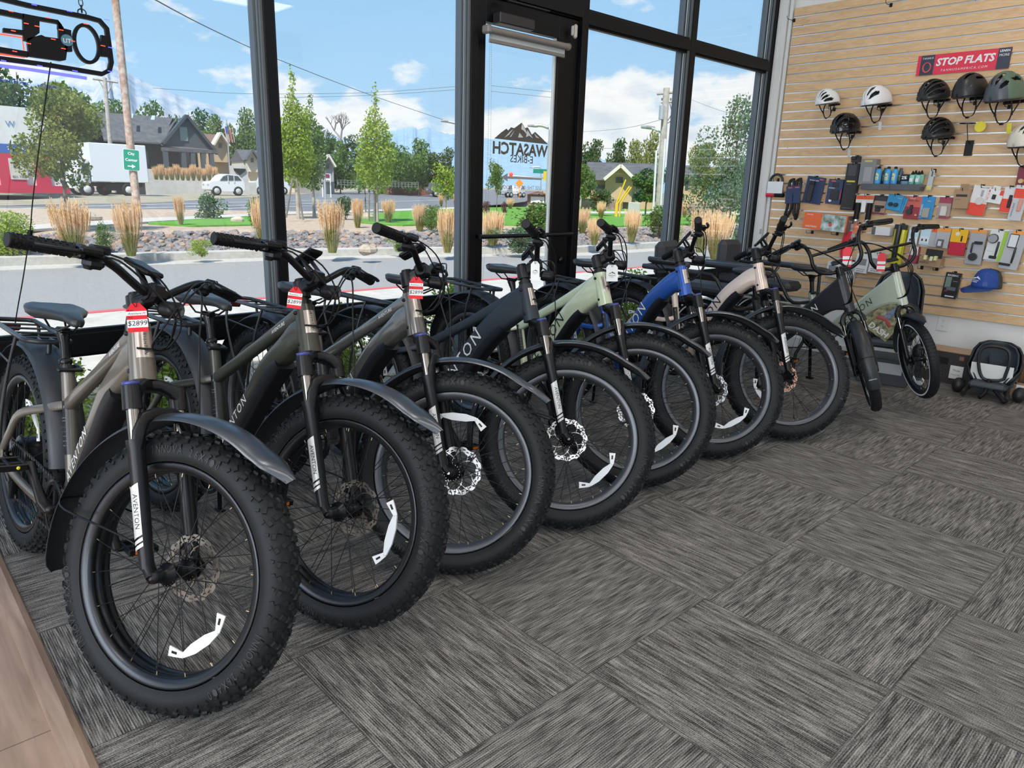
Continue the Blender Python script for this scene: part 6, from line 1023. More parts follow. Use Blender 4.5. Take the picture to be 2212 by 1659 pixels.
def leafm(name, c, c2):
    m, t, b = newmat(name); oi = nd(t, 'ShaderNodeNewGeometry'); n = nd(t, 'ShaderNodeTexNoise', i_Scale=1.4, i_Detail=3.); t.links.new(oi.outputs['Position'], n.inputs[0]); cc_ = mixc(t, ramp(t, mth(t, 'ADD', mth(t, 'MULTIPLY', n.outputs[0], .6), mth(t, 'MULTIPLY', oi.outputs['Random Per Island'], .4)), [(.3, (0,)*3), (.7, (1,)*3)]), c, c2)
    t.links.new(cc_, b.inputs['Base Color']); b.inputs['Roughness'].default_value = .6; b.inputs['Specular IOR Level'].default_value = .25
    tr = nd(t, 'ShaderNodeBsdfTranslucent'); t.links.new(cc_, tr.inputs[0]); mx = nd(t, 'ShaderNodeMixShader'); mx.inputs[0].default_value = .35; t.links.new(b.outputs[0], mx.inputs[1]); t.links.new(tr.outputs[0], mx.inputs[2]); t.links.new(mx.outputs[0], t.nodes['Material Output'].inputs[0]); return m
LF_Y = leafm('leaf_yellowgreen', (.20, .30, .03), (.36, .46, .07)); LF_M = leafm('leaf_green', (.07, .15, .03), (.17, .27, .06)); LF_D = leafm('leaf_dark', (.04, .09, .025), (.10, .17, .05)); LF_O = leafm('leaf_olive', (.12, .17, .035), (.30, .33, .08)); LF_B = leafm('leaf_bluegreen', (.08, .15, .08), (.17, .27, .13)); LF_R = leafm('leaf_purple', (.10, .03, .04), (.18, .07, .07))
BARK = mat('bark', (.12, .085, .06), .9, noise=(14, (.25, .20, .16))); BARKP = mat('bark_pale', (.35, .30, .25), .9, noise=(14, (.50, .46, .40)))
GRB = leafm('grass_blade', (.16, .22, .05), (.34, .36, .09)); PLU = leafm('grass_plume', (.72, .50, .28), (.95, .74, .48))
def poly(name, pts, z, m, th=.05, label=None): b = MB(); b.prism([(p[0], p[1]) for p in pts], z-th, z); return b.build(name, m, kind='structure')
def pz(L_, z): return [on_z(u, v, z) for u, v in L_]
ZA = -.16                                       # lane
# base terrain, lane, kerbs
MB().box((400, 3000, -.42), (9000, 5990, .1)).build('ground_far', DRYG, kind='structure')
b = MB(); b.box((4, 6.9, -.10), (60, 3.0, .12)); b.build('sidewalk', CONC, kind='structure')
b = MB(); b.box((4, 4.5, -.09), (60, 1.80, .12)); b.build('ground_planting_strip', GRAV, kind='structure')
b = MB(); b.box((4, 8.43, -.10), (60, .10, .14)); b.build('curb_painted', REDP, kind='structure')
cu = pz([(-250, 581), (0, 577), (300, 567), (600, 557), (900, 551), (1060, 550), (1240, 548), (1400, 538), (1640, 524), (1760, 518)], ZA)
cu = [Vector((cu[0].x-25, cu[0].y, 0))]+cu+[Vector((cu[-1].x+30, cu[-1].y+2, 0))]
poly('road_lane', [(cu[0].x, 8.4)]+[(p.x, p.y+.2) for p in cu]+[(cu[-1].x, 8.4)], ZA, ASPH)
def strip(P, o0, o1, z0, z1, m, name, base=-.3):
    b = MB(); vs = []
    for p in P: vs += [(p[0], p[1]+o0, base), (p[0], p[1]+o0, z0), (p[0], p[1]+o1, z1), (p[0], p[1]+o1, base)]
    b.add(vs, [(4*i+j, 4*i+4+j, 4*i+5+j, 4*i+1+j) for i in range(len(P)-1) for j in range(3)]); return b.build(name, m, kind='structure')
strip(cu, -.55, .0, ZA+.006, ZA+.012, CURB, 'curb_gutter'); strip(cu, .0, .30, ZA+.15, ZA+.16, CURB, 'curb')
strip(cu, .3, 2.3, ZA+.10, .16, ROCKM, 'ground_rock_bed'); strip(cu, 2.3, 3.2, .16, .22, GRAV, 'ground_gravel_edge'); strip(cu, 3.2, 15.0, .22, .24, GRAV, 'ground_gravel')
rnd = random.Random(5)
def stone(b, c, r, mi=0):
    vs = [Vector((x, y, z)).normalized()*rnd.uniform(.75, 1.15) for x, y, z in ((1, 0, 0), (-1, 0, 0), (0, 1, 0), (0, -1, 0), (0, 0, 1), (0, 0, -1), (1, 1, 1), (-1, 1, 1), (1, -1, 1), (-1, -1, 1), (1, 1, -1), (-1, -1, -1))]
    import mathutils
    return vs
ICO_V = []; ICO_F = []
def ico():
    t = (1+5**.5)/2; v = [Vector(p).normalized() for p in ((-1, t, 0), (1, t, 0), (-1, -t, 0), (1, -t, 0), (0, -1, t), (0, 1, t), (0, -1, -t), (0, 1, -t), (t, 0, -1), (t, 0, 1), (-t, 0, -1), (-t, 0, 1))]
    f = [(0, 11, 5), (0, 5, 1), (0, 1, 7), (0, 7, 10), (0, 10, 11), (1, 5, 9), (5, 11, 4), (11, 10, 2), (10, 7, 6), (7, 1, 8), (3, 9, 4), (3, 4, 2), (3, 2, 6), (3, 6, 8), (3, 8, 9), (4, 9, 5), (2, 4, 11), (6, 2, 10), (8, 6, 7), (9, 8, 1)]; return v, f
ICO_V, ICO_F = ico()
def curve_y(x):
    for i in range(len(cu)-1):
        if cu[i].x <= x <= cu[i+1].x: t_ = (x-cu[i].x)/(cu[i+1].x-cu[i].x); return cu[i].y*(1-t_)+cu[i+1].y*t_
    return 14
b = MB()
for k in range(2600):
    x = rnd.uniform(.2, 24); o = rnd.uniform(.35, 2.35); r = rnd.uniform(.04, .105); z = ZA+.10+(.26)*(o-.3)/2.0; c = Vector((x, curve_y(x)+o, z)); q = rnd.random()*6
    b.add([c+Matrix.Rotation(q, 3, 'Z') @ Vector((v.x*r*1.3, v.y*r, v.z*r*.8))*rnd.uniform(.8, 1.15) for v in ICO_V], ICO_F, 0 if rnd.random() < .75 else 1)
o = b.build('rocks', [ROCKM, gmat('rock_rust', (.25, .15, .11), (.45, .33, .26), 9)]); tag(o, 'bank of loose grey and rust rocks along the far kerb', 'rocks', kind='stuff')
def boulder(u, v, wpx, hpx, lab, z=.2):
    p = on_z(u, v, z); s_ = wpx*psc(u, v, math.hypot(p.x, p.y)); h_ = hpx/wpx; b = MB(); rr = random.Random(int(u)); n = 14
    vs = []; fs = []
    b.ball((0, 0, 0), (.5*s_, .4*s_, .5*s_*h_*1.1), 14); b.v = [tuple(Vector(q)*(1+.13*math.sin(q[0]*9/s_+u)+.10*math.sin(q[1]*11/s_+u*2)+.08*math.cos(q[2]*12/s_))) for q in b.v]; b.s = [False]*len(b.s)
    b.build('boulder', BOUL, None, T(p.x, p.y, z+.35*s_*h_), label=lab, cat='boulder', group='tan boulders')
boulder(197, 478, 50, 24, 'broad pale boulder behind the tall grass clump near the left tree'); boulder(515, 483, 28, 20, 'tan boulder between two green bushes'); boulder(795, 548, 42, 22, 'flat tan boulder at the far kerb', z=.02); boulder(795, 476, 24, 18, 'small tan boulder behind a grass clump beside the staked tree')
# lawn, walks, street
def flat(name, near, far, z, m):
    """ground sheet between a near and a far edge"""
    def at(L_, u):
        for i in range(len(L_)-1):
            if L_[i][0] <= u <= L_[i+1][0]: k = (u-L_[i][0])/(L_[i+1][0]-L_[i][0]); return max(L_[i][1]*(1-k)+L_[i+1][1]*k, 407.6+.030*(u-1106)+3.2)
        return L_[-1][1]
    u0, u1 = max(near[0][0], far[0][0]), min(near[-1][0], far[-1][0]); b = MB(); vs = []; n_ = 40
    for i in range(n_+1): u = u0+(u1-u0)*i/n_; vs += [on_z(u, at(near, u), z), on_z(u, at(far, u), z)]
    vs += [Vector((q.x, q.y, z-.05)) for q in vs]; k = 2*n_+2
    b.add(vs, [(2*i, 2*i+2, 2*i+3, 2*i+1) for i in range(n_)]+[(2*i, 2*i+k, 2*i+2+k, 2*i+2) for i in range(n_)]); return b.build(name, m, kind='structure')
flat('lawn', [(320, 482), (420, 487), (580, 484), (600, 478)], [(320, 478), (440, 466), (600, 466)], .262, LAWN)
flat('lawn', [(780, 480), (860, 486), (1010, 482), (1240, 490), (1500, 484), (1680, 478)], [(780, 464), (900, 452), (1100, 447), (1300, 446), (1680, 447)], .262, LAWN)
flat('path', [(-300, 506), (0, 500), (330, 478), (600, 463), (820, 457), (1000, 450)], [(-300, 497), (0, 489), (330, 470), (600, 459), (800, 453), (1000, 447)], .275, CONC)
flat('path', [(1240, 460), (1500, 462), (1700, 464)], [(1240, 456), (1500, 457), (1700, 459)], .28, CONC)
flat('road_street', [(-400, 508), (0, 489), (330, 470), (600, 459), (800, 453), (1000, 447), (1130, 438), (1174, 412)], [(-500, 446), (0, 443), (330, 437), (600, 421), (800, 411), (980, 412), (1090, 406.5), (1174, 408)], .15, ROADM)
flat('road_shoulder', [(-500, 447), (0, 444), (330, 438), (600, 422), (800, 412), (980, 413), (1090, 407)], [(-500, 436), (0, 433), (330, 421), (600, 408), (800, 404), (960, 405), (1090, 405.5)], .165, DRYG)
b = MB()
for px in ([(0, 470), (330, 456), (600, 447), (800, 443)], [(0, 461), (330, 449), (600, 441), (800, 437), (960, 432)], [(0, 451), (330, 442), (600, 434.5), (800, 430)]):
    for i in range(len(px)-1):
        a_, c_ = on_z(*px[i], .165), on_z(*px[i+1], .165); d = (c_-a_).normalized(); nn = Vector((-d.y, d.x, 0))*.14; b.add([a_-nn, c_-nn, c_+nn, a_+nn], [(0, 1, 2, 3)])
b.build('road_markings', [mat('road_paint', (.60, .60, .58), .7)], kind='structure')
# --- vegetation
def leaves(b, blobs, n, size, seed, mi=0, asp=.55):
    r = random.Random(seed); tot = sum(q[3]*q[4]*q[5] for q in blobs)
    for (cx, cy, cz, rx, ry, rz) in blobs:
        for _ in range(int(n*rx*ry*rz/tot)+1):
            while True:
                x, y, z = r.uniform(-1, 1), r.uniform(-1, 1), r.uniform(-1, 1); q = x*x+y*y+z*z
                if .18 < q < 1: break
            p = Vector((cx+x*rx, cy+y*ry, cz+z*rz)); a = Vector((r.gauss(0, 1), r.gauss(0, 1), r.gauss(0, .6))).normalized(); c = a.cross(Vector((r.gauss(0, 1), r.gauss(0, 1), r.gauss(0, 1)))).normalized(); s_ = size*r.uniform(.6, 1.3)
            b.add([p-a*s_, p-c*s_*asp, p+a*s_, p+c*s_*asp], [(0, 1, 2, 3)], mi)
def tree_mesh(kind, seed, n, size):
    """unit height tree: crown mesh and trunk mesh"""
    r = random.Random(seed); bl = []
    if kind == 'column':
        for k in range(12): t_ = k/11.; w_ = .19*math.sin(min(1, (t_+.16)*1.0)*PI)**.8*(1-.35*t_); bl.append((r.uniform(-.03, .03), r.uniform(-.03, .03), .30+.68*t_, w_+.02, w_+.02, .075))
        bl += [(r.uniform(-.04, .04)*0+.0, 0, .95, .035, .035, .09)]
    elif kind == 'round':
        for k in range(16): a = r.uniform(0, 2*PI); q = r.uniform(.05, .27); z = r.uniform(.38, .86); bl.append((q*math.cos(a), q*math.sin(a), z, r.uniform(.11, .18), r.uniform(.11, .18), r.uniform(.08, .13)))
    elif kind == 'wide':
        for k in range(34): a = r.uniform(0, 2*PI); q = r.uniform(.0, .46); z = .10+.76*(1-q*q*1.5)*r.uniform(.12, 1); bl.append((q*math.cos(a), q*math.sin(a), z, r.uniform(.13, .2), r.uniform(.13, .2), r.uniform(.09, .16)))
    elif kind == 'bush':
        for k in range(12): a = r.uniform(0, 2*PI); q = r.uniform(0, .32); bl.append((q*math.cos(a), q*math.sin(a), r.uniform(.15, .75)*(1-q*.6), .2, .2, .2))
    b = MB(); leaves(b, bl, n, size, seed); t = MB()
    if kind != 'bush':
        t.tube([(0, 0, 0), (.003, 0, .2), (-.003, .004, .5), (0, 0, .85)], [.020, .015, .011, .004], 8, 0, caps=True)
        for q in bl[::2]: t.tube([(0, 0, max(.15, q[2]-.18)), (q[0]*.6, q[1]*.6, q[2]-.06), (q[0], q[1], q[2])], [.007, .004, .002], 5)
    else:
        for q in bl[:6]: t.tube([(0, 0, 0), (q[0]*.5, q[1]*.5, q[2]*.5), (q[0], q[1], q[2])], [.012, .008, .004], 5)
    return b, t
TM = {}
def tree(name, kind, lm, u, v0, v1, wpx, dist, label, grp=None, n=2600, size=.02, seed=1, bark=None, zb=None, cat='tree'):
    """stands at horizontal distance dist; v0 top pixel row, v1 foot pixel row"""
    p = at_d(u, v1, dist); q = at_d(u, v0, dist); p.z = min(p.z, .2 if dist < 40 else .0) if dist > 16.5 else p.z; h_ = q.z-p.z; key = (kind, lm.name, n, size, seed, bark and bark.name)
    if key not in TM: cb, tb = tree_mesh(kind, seed, n, size); TM[key] = (cb.mesh('crown', [lm]), tb.mesh('trunk', [bark or BARK]), max(abs(x[0]) for x in cb.v))
    cm_, tm_, hw = TM[key]; wreal = wpx*psc(u, v1, dist); sx = wreal/2/(hw*.92); t = thing(name, label, cat, T(p.x, p.y, p.z if zb is None else zb) @ Rz(seed*1.3+u) @ Matrix.Diagonal((sx, sx, h_/1.0 if kind != 'bush' else h_/.95, 1)), grp)
    link('crown' if kind != 'bush' else 'foliage', cm_, t); link('trunk' if kind != 'bush' else 'stems', tm_, t); return t
tree('young_tree', 'round', LF_O, 150, 150, 484, 215, 17.5, 'olive leaved young tree at the left, in front of the box truck', n=9000, size=.015, seed=3)
tree('young_tree', 'column', LF_Y, 645, 160, 474, 96, 24., 'bright yellow-green columnar tree, tallest of the staked pair', n=6500, size=.013, seed=4, bark=BARKP)
tree('young_tree', 'column', LF_M, 679, 205, 472, 78, 26., 'darker green columnar tree just behind the brightest one', n=5000, size=.014, seed=5, bark=BARKP)
tree('young_tree', 'column', LF_Y, 814, 190, 478, 92, 22.5, 'slim columnar tree with a thin spire top and two stakes', n=5200, size=.013, seed=6, bark=BARKP)
tree('young_tree', 'round', LF_M, 790, 300, 462, 66, 30., 'loose green young tree behind the slim spire tree', n=2200, size=.020, seed=7)
tree('young_tree', 'round', LF_Y, 963, 335, 470, 60, 25., 'small light green tree beside the left edge of the door', n=1500, size=.026, seed=8)
tree('young_tree', 'round', LF_M, 1073, 322, 447, 54, 30., 'small rounded tree seen through the door glass', n=2000, size=.024, seed=9)
for i, (u, ub, v0, v1, lb) in enumerate(((618, 632, 385, 470, 'grey wooden stake left of the brightest columnar tree'), (655, 640, 385, 475, 'leaning grey stake right of the brightest columnar tree'), (797, 797, 392, 478, 'thin dark stake left of the slim spire tree'), (808, 809, 405, 478, 'grey stake close to the slim spire tree trunk'))):
    a_, c_ = at_d(ub if i > 1 else u, v1, 22.4), at_d(u if i > 1 else ub, v0, 22.4); MB().tube([a_, c_], .03, 6).build('tree_stake', [mat('stake_grey', (.20, .18, .16), .9)], label=lb, cat='stake', group='tree stakes')
def clump(u, v1, v0, wpx, z, label, seed=1, g=.45):
    p = on_z(u, v1, z); d = math.hypot(p.x, p.y); q = at_d(u, v0, d); h_ = q.z-z; wr = wpx*psc(u, v1, d); t = thing('grass_clump', label, 'ornamental grass', T(p.x, p.y, z) @ Rz(seed) @ Matrix.Diagonal((wr/.8, wr/.8, h_, 1)), 'feather reed grass clumps'); k = seed % 3
    if ('g', k) not in TM:
        r = random.Random(k+20); b = MB(); c = MB()
        for i in range(420):
            a = r.uniform(0, 2*PI); q_ = r.uniform(0, .10); o_ = Vector((q_*math.cos(a), q_*math.sin(a), 0)); L_ = r.uniform(.35, .66); sp_ = r.uniform(.02, .36); e = Vector((math.cos(a), math.sin(a), 0)); w_ = Vector((-e.y, e.x, 0))*.006; m_ = o_+e*sp_*.35+Vector((0, 0, L_*.62)); f_ = o_+e*sp_+Vector((0, 0, L_*(1-.35*(sp_/.36))))
            b.add([o_-w_, o_+w_, m_+w_, m_-w_, f_], [(0, 1, 2, 3), (3, 2, 4)])
        for i in range(170):
            a = r.uniform(0, 2*PI); e = Vector((math.cos(a), math.sin(a), 0)); sp_ = r.uniform(.01, .25); hh = r.uniform(.68, 1.0); o_ = e*.08; s0 = o_+e*sp_*.8+Vector((0, 0, hh*.62)); s1 = o_+e*sp_+Vector((0, 0, hh)); d_ = s1-s0; w_ = Vector((-e.y, e.x, 0)); c.tube([o_, s0], .0022, 3, caps=False, sm=False)
            for j in range(5): q0 = s0+d_*(j/5.); q1 = s0+d_*((j+1.3)/5.); ww = .009*math.sin(PI*(j+1)/6.)+.003; c.add([q0-w_*ww*.5, q0+w_*ww, q1+w_*ww*.6, q1-w_*ww], [(0, 1, 2, 3)]); c.add([q0-e*ww, q0+e*ww, q1+e*ww*.6, q1-e*ww*.6], [(0, 1, 2, 3)])
        TM['g', k] = (b.mesh('blades', [GRB]), c.mesh('plumes', [PLU]))
    link('blades', TM['g', k][0], t); link('plumes', TM['g', k][1], t)
CL = [(160, 556, 428, 118, .02, 'tall tan grass clump in front of the left young tree'), (284, 553, 432, 84, .0, 'dense tan grass clump below the City Center sign pole'), (391, 489, 423, 34, .22, 'small grass clump left of the bushy green shrub'), (571, 540, 425, 62, .05, 'grass clump partly hidden behind the left window post'),
      (718, 546, 432, 74, .02, 'tall grass clump on the rocks left of the flat boulder'), (773, 494, 429, 36, .2, 'narrow grass clump near the staked trees'), (839, 482, 430, 40, .24, 'grass clump right of the slim spire tree'), (907, 502, 440, 44, .17, 'grass clump at the lawn edge'), (966, 546, 450, 60, .0, 'grass clump next to the left door post'),
      (953, 446, 416, 16, .24, 'distant small grass clump on the lawn edge'), (983, 446, 417, 14, .24, 'distant small grass clump near the small tree'), (1064, 530, 455, 70, .05, 'grass clump at the left inside the door glass'), (1102, 452, 428, 22, .24, 'pale distant grass clump seen through the door'),
      (1258, 505, 448, 40, .15, 'grass clump just right of the door post'), (1283, 530, 470, 46, .05, 'low grass clump near the kerb right of the door'), (1298, 472, 434, 26, .24, 'distant grass clump by the lawn right of the door'), (1364, 522, 452, 50, .06, 'tall grass clump in the middle of the window right of the door'), (1434, 512, 470, 40, .05, 'grass clump before the second window post'),
      (1512, 545, 450, 70, .0, 'tall sparse grass clump right of the second window post'), (1545, 560, 455, 90, .0, 'large grass clump close to the window corner'), (1478, 470, 435, 22, .24, 'distant grass clump behind the second window post')]
for i, (u, v1, v0, w_, z, lb) in enumerate(CL): clump(u, v1, v0, w_, z, lb, i)
BU = [(20, 560, 440, 150, 12.5, LF_Y, 'big light green shrub at the left picture edge'), (452, 494, 404, 84, 17., LF_B, 'feathery blue-green shrub in front of the white car'), (556, 484, 412, 74, 19., LF_M, 'round green shrub beside the left window post'), (747, 474, 420, 44, 24., LF_D, 'dark round shrub behind the grass clumps'), (931, 490, 434, 56, 19., LF_M, 'olive green shrub on the lawn'),
      (1158, 520, 425, 120, 16., LF_M, 'large green shrub filling the door glass'), (1120, 548, 478, 120, 13.6, LF_B, 'low spreading shrub in front of the large one behind the door'), (1417, 520, 438, 66, 15., LF_M, 'green shrub left of the second window post'), (436, 555, 512, 64, 14.2, LF_Y, 'bright weedy plant on the rocks by the far kerb'), (226, 550, 470, 60, 14.4, LF_M, 'thin weeds between the two tall grass clumps'), (862, 545, 500, 60, 13.8, LF_Y, 'bright weeds behind the glossy grey bike grip'), (1300, 436, 404, 60, 34., LF_D, 'dark shrub in front of the tan house'),
      (1052, 451, 430, 24, 33., LF_R, 'purple leaved shrub left of the small rounded tree'), (1090, 450, 432, 18, 34., LF_R, 'purple leaved shrub right of the small rounded tree'), (1452, 545, 470, 60, 14., LF_Y, 'light green plant below the second window post'), (1600, 590, 480, 100, 12.5, LF_B, 'feathery green plant in the window corner')]
for i, (u, v1, v0, w_, d, lm, lb) in enumerate(BU):
    if d < 19: q = on_z(u, min(v1, 557 if u < 700 else 545), ZA+.15); d = max(math.hypot(q.x, q.y)+.4, d)
    tree('shrub', 'bush', lm, u, v0, v1, w_, d, lb, 'garden shrubs', n=3000 if d < 20 else 1200, size=.024 if d < 20 else .04, seed=30+i % 4, cat='shrub')
for i, (x, y, h_, w_, lb) in enumerate(((.62, 4.35, .62, .75, 'yellow-green spirea outside, seen under the sill behind the taupe bike'), (1.35, 4.3, .60, .8, 'yellow-green spirea outside, seen under the sill behind the dark olive bike'), (2.42, 4.3, .72, .7, 'yellow-green spirea outside, behind the glossy grey bike'), (3.55, 4.5, .72, .8, 'yellow-green spirea outside, behind the slate blue bike saddle'), (5.0, 4.5, .60, .9, 'yellow-green spirea outside, behind the blue bike'), (6.1, 4.6, .7, .9, 'yellow-green spirea outside near the window corner'))):
    t = tree('shrub', 'bush', LF_Y, 500, 400, 500, 100, 5, lb, 'spirea shrubs by the window', n=3000, size=.024, seed=30+i % 4, cat='shrub'); t.matrix_local = T(x, y, -.04) @ Rz(i) @ Matrix.Diagonal((w_/.9, w_/.9, h_, 1))
b = MB()
for k in range(700): c = Vector((rnd.uniform(-.6, 7), rnd.uniform(3.75, 5.3), -.02)); r = rnd.uniform(.02, .06); b.add([c+Vector((v.x*r*1.3, v.y*r, v.z*r*.6)) for v in ICO_V], ICO_F, 0)
o = b.build('pebbles', [gmat('pebble_pale', (.45, .38, .30), (.62, .55, .46), 12)]); tag(o, 'pale rounded stones in the planting strip outside the window', 'pebbles', kind='stuff')
for i, (u, v0, v1, w_, d, km, lm, sd, lb) in enumerate([
    (60, 112, 330, 280, 78., 'wide', LF_D, 41, 'big dark tree above the red and white building'), (-60, 150, 330, 260, 82., 'wide', LF_D, 42, 'big dark tree at the left picture edge'), (180, 160, 330, 220, 95., 'wide', LF_M, 41, 'mid green tree behind the left young tree'),
    (262, 205, 330, 130, 120., 'wide', LF_M, 42, 'tree behind the ridge of the dark house, left part'), (335, 200, 330, 150, 125., 'wide', LF_M, 43, 'tree behind the dark house roof, middle'), (415, 214, 330, 140, 125., 'wide', LF_D, 41, 'tree behind the dark house roof, right part'), (475, 238, 335, 100, 118., 'wide', LF_M, 42, 'tree behind the brown gabled house'), (535, 218, 345, 110, 110., 'wide', LF_M, 43, 'tall tree left of the flagpole top window post'), (598, 222, 350, 60, 105., 'wide', LF_D, 41, 'dark tree behind the bright columnar tree'),
    (700, 262, 390, 80, 95., 'wide', LF_D, 42, 'dark tree right of the columnar pair'), (735, 290, 400, 90, 90., 'wide', LF_M, 43, 'tree behind the white gabled porch'), (775, 275, 400, 90, 98., 'wide', LF_D, 41, 'tree below the bare dead tree'), (850, 300, 405, 100, 92., 'wide', LF_M, 42, 'tree right of the slim spire tree'), (905, 288, 408, 110, 88., 'wide', LF_M, 43, 'broad tree over the brick building'), (955, 305, 405, 80, 88., 'wide', LF_D, 41, 'broad tree near the left door post'),
    (1280, 292, 420, 90, 75., 'wide', LF_D, 42, 'dark tree above the tan house, left part'), (1335, 285, 420, 90, 72., 'wide', LF_D, 43, 'dark tree above the tan house, middle'), (1388, 262, 430, 80, 70., 'wide', LF_O, 41, 'tall sparse tree beside the utility pole'), (1262, 340, 440, 50, 45., 'round', LF_M, 44, 'light green tree at the left end of the tan house'), (1395, 358, 450, 70, 36., 'round', LF_M, 45, 'light green tree in front of the tan house'), (1455, 330, 440, 60, 48., 'wide', LF_D, 42, 'tree behind the second window post'),
    (1572, 190, 500, 190, 27., 'wide', LF_B, 46, 'large airy tree in the right window'), (1520, 300, 470, 100, 30., 'round', LF_O, 47, 'olive tree left of the large airy tree'), (1640, 250, 520, 130, 24., 'wide', LF_B, 48, 'feathery tree against the window corner'), (1230, 360, 420, 40, 70., 'wide', LF_D, 41, 'tree behind the right door post')]):
    tree('tree', km, lm, u, v0, v1, w_, d, lb, 'trees beyond the street', n=7000 if d < 31 else 5200, size=.016 if d < 31 else .027, seed=sd)
p = at_d(737, 330, 95.); h_ = at_d(737, 238, 95.).z-p.z; b = MB(); rr = random.Random(8)
def br(a_, d, L_, r_, k):
    e = a_+d*L_; b.tube([a_, e], [r_, r_*.6], 5)
    if k:
        for _ in range(3): br(e, (d+Vector((rr.uniform(-1., 1.), rr.uniform(-1., 1.), rr.uniform(.1, .4)))).normalized(), L_*.72, r_*.6, k-1)
br(p, Vector((0, 0, 1)), h_*.34, .22, 4); b.build('dead_tree', [mat('dead_bark', (.28, .25, .24), .9)], label='bare dead tree standing above the green trees', cat='tree')
# --- street furniture
PW = mat('pole_weathered', (.36, .20, .15), .85, noise=(9, (.52, .44, .38))); PG = mat('pole_grey', (.34, .31, .28), .85, noise=(6, (.46, .42, .38))); STL = mat('pole_steel', (.50, .52, .53), .4, .6)
def pole(name, label, cat, u0, v0, u1, v1, dist, r, m, grp=None):
    a_, c_ = at_d(u1, v1, dist), at_d(u0, v0, dist); t = thing(name, label, cat, T(0, 0, 0), grp); b = MB(); b.tube([(a_.x, a_.y, min(a_.z, .2)), c_], [r, r*.85], 12); b.build('shaft', [m], t); return t, a_, c_
t, a_, c_ = pole('sign_pole', 'rusty weathered pole carrying the green City Center sign', 'pole', 246, -30, 298, 470, 23., .105, PW)
p = at_d(284, 345.5, 22.87); M_ = face_cam(p, -.06); s_ = psc(284, 345, 22.87); t = thing('road_sign', 'green City Center sign with a white arrow on the weathered pole', 'road sign', M_); W_, H_ = 35*s_, 49*s_; b = MB(); b.prism(rrect(W_, H_, .04), -.006, 0); b.build('plate', [mat('sign_white', (.75, .78, .76), .4)], t); b = MB(); b.prism(rrect(W_*.95, H_*.96, .035), 0, .004); b.build('green_face', [mat('sign_green', (.0, .26, .17), .4)], t)
b = MB(); text(b, 'City', T(0, H_*.28, .006), h=H_*.17, off=.02); text(b, 'Center', T(0, 0, .006), w=W_*.76, off=.02); b.prism([(-W_*.25, -H_*.33), (W_*.02, -H_*.33), (W_*.02, -H_*.40), (W_*.24, -H_*.305), (W_*.02, -H_*.21), (W_*.02, -H_*.28), (-W_*.25, -H_*.28)], .004, .007); b.build('lettering', [WHT], t)
t, a_, c_ = pole('utility_pole', 'wooden utility pole with a cross-arm behind the left young tree', 'utility pole', 226, 168, 238, 340, 62., .16, PG); x = (at_d(255, 178, 62.)-at_d(200, 170, 62.)); q = at_d(228, 174, 62.); b = MB(); b.tube([q-x*.5, q+x*.5], .08, 6); b.tube([q-x*.28, q-Vector((0, 0, 1.0))], .04, 5); b.tube([q+x*.28, q-Vector((0, 0, 1.0))], .04, 5); b.build('cross_arm', [PG], t)
t, a_, c_ = pole('utility_pole', 'tall utility pole with transformer right of the door', 'utility pole', 1440, 190, 1424, 437, 34., .16, PG); D_ = 34.; b = MB(); b.tube([at_d(1419, 203, D_), at_d(1458, 199, D_)], .06, 6); b.tube([at_d(1428, 221, D_), at_d(1458, 220, D_)], .05, 6); b.build('cross_arm', [PG], t); p = at_d(1429, 243, D_-.3); b = MB(); b.cyl((p.x, p.y, p.z-.28), (p.x, p.y, p.z+.28), .11, n=16); b.build('transformer', [STL], t)
b = MB(); [b.tube([at_d(u, 217, D_), at_d(u, 212, D_)], .035, 6) for u in (1430, 1436, 1449, 1456)]; [b.tube(smooth_path([at_d(u, 224, D_), at_d(u+4, 245, D_), at_d(u-6, 262, D_), at_d(1436, 268, D_)], 4), .02, 4) for u in (1447, 1454)]; b.build('insulators', [mat('insul', (.16, .14, .14), .5)], t)
for u0, u1, lb in ((1418, 1412, 'white conduit guard left of the transformer pole'), (1437, 1428, 'white conduit guard right of the transformer pole')): MB().tube([at_d(u1, 438, 33.4)-Vector((0, 0, .8)), at_d(u1, 438, 33.4), at_d(u0, 300 if u0 > 1430 else 325, 33.4)], .05, 8).build('guard_pipe', [mat('guard_white', (.62, .64, .66), .5)], label=lb, cat='pipe')
for i, (u0, v0, u1, v1, lb) in enumerate(((1352, 388, 1331, 440, 'yellow guy wire guard, steepest of the three'), (1360, 402, 1334, 440, 'yellow guy wire guard, middle one'), (1364, 404, 1340, 440, 'yellow guy wire guard, right one'))): MB().tube([at_d(u1, v1, 33.5)-Vector((0, 0, .7)), at_d(u1, v1, 33.5), at_d(u0, v0, 33.5)], .035, 6).build('guy_guard', [mat('guard_yellow', (.80, .50, .02), .5)], label=lb, cat='guy wire guard', group='yellow guy wire guards')
WIRE = mat('wire', (.10, .11, .12), .6)
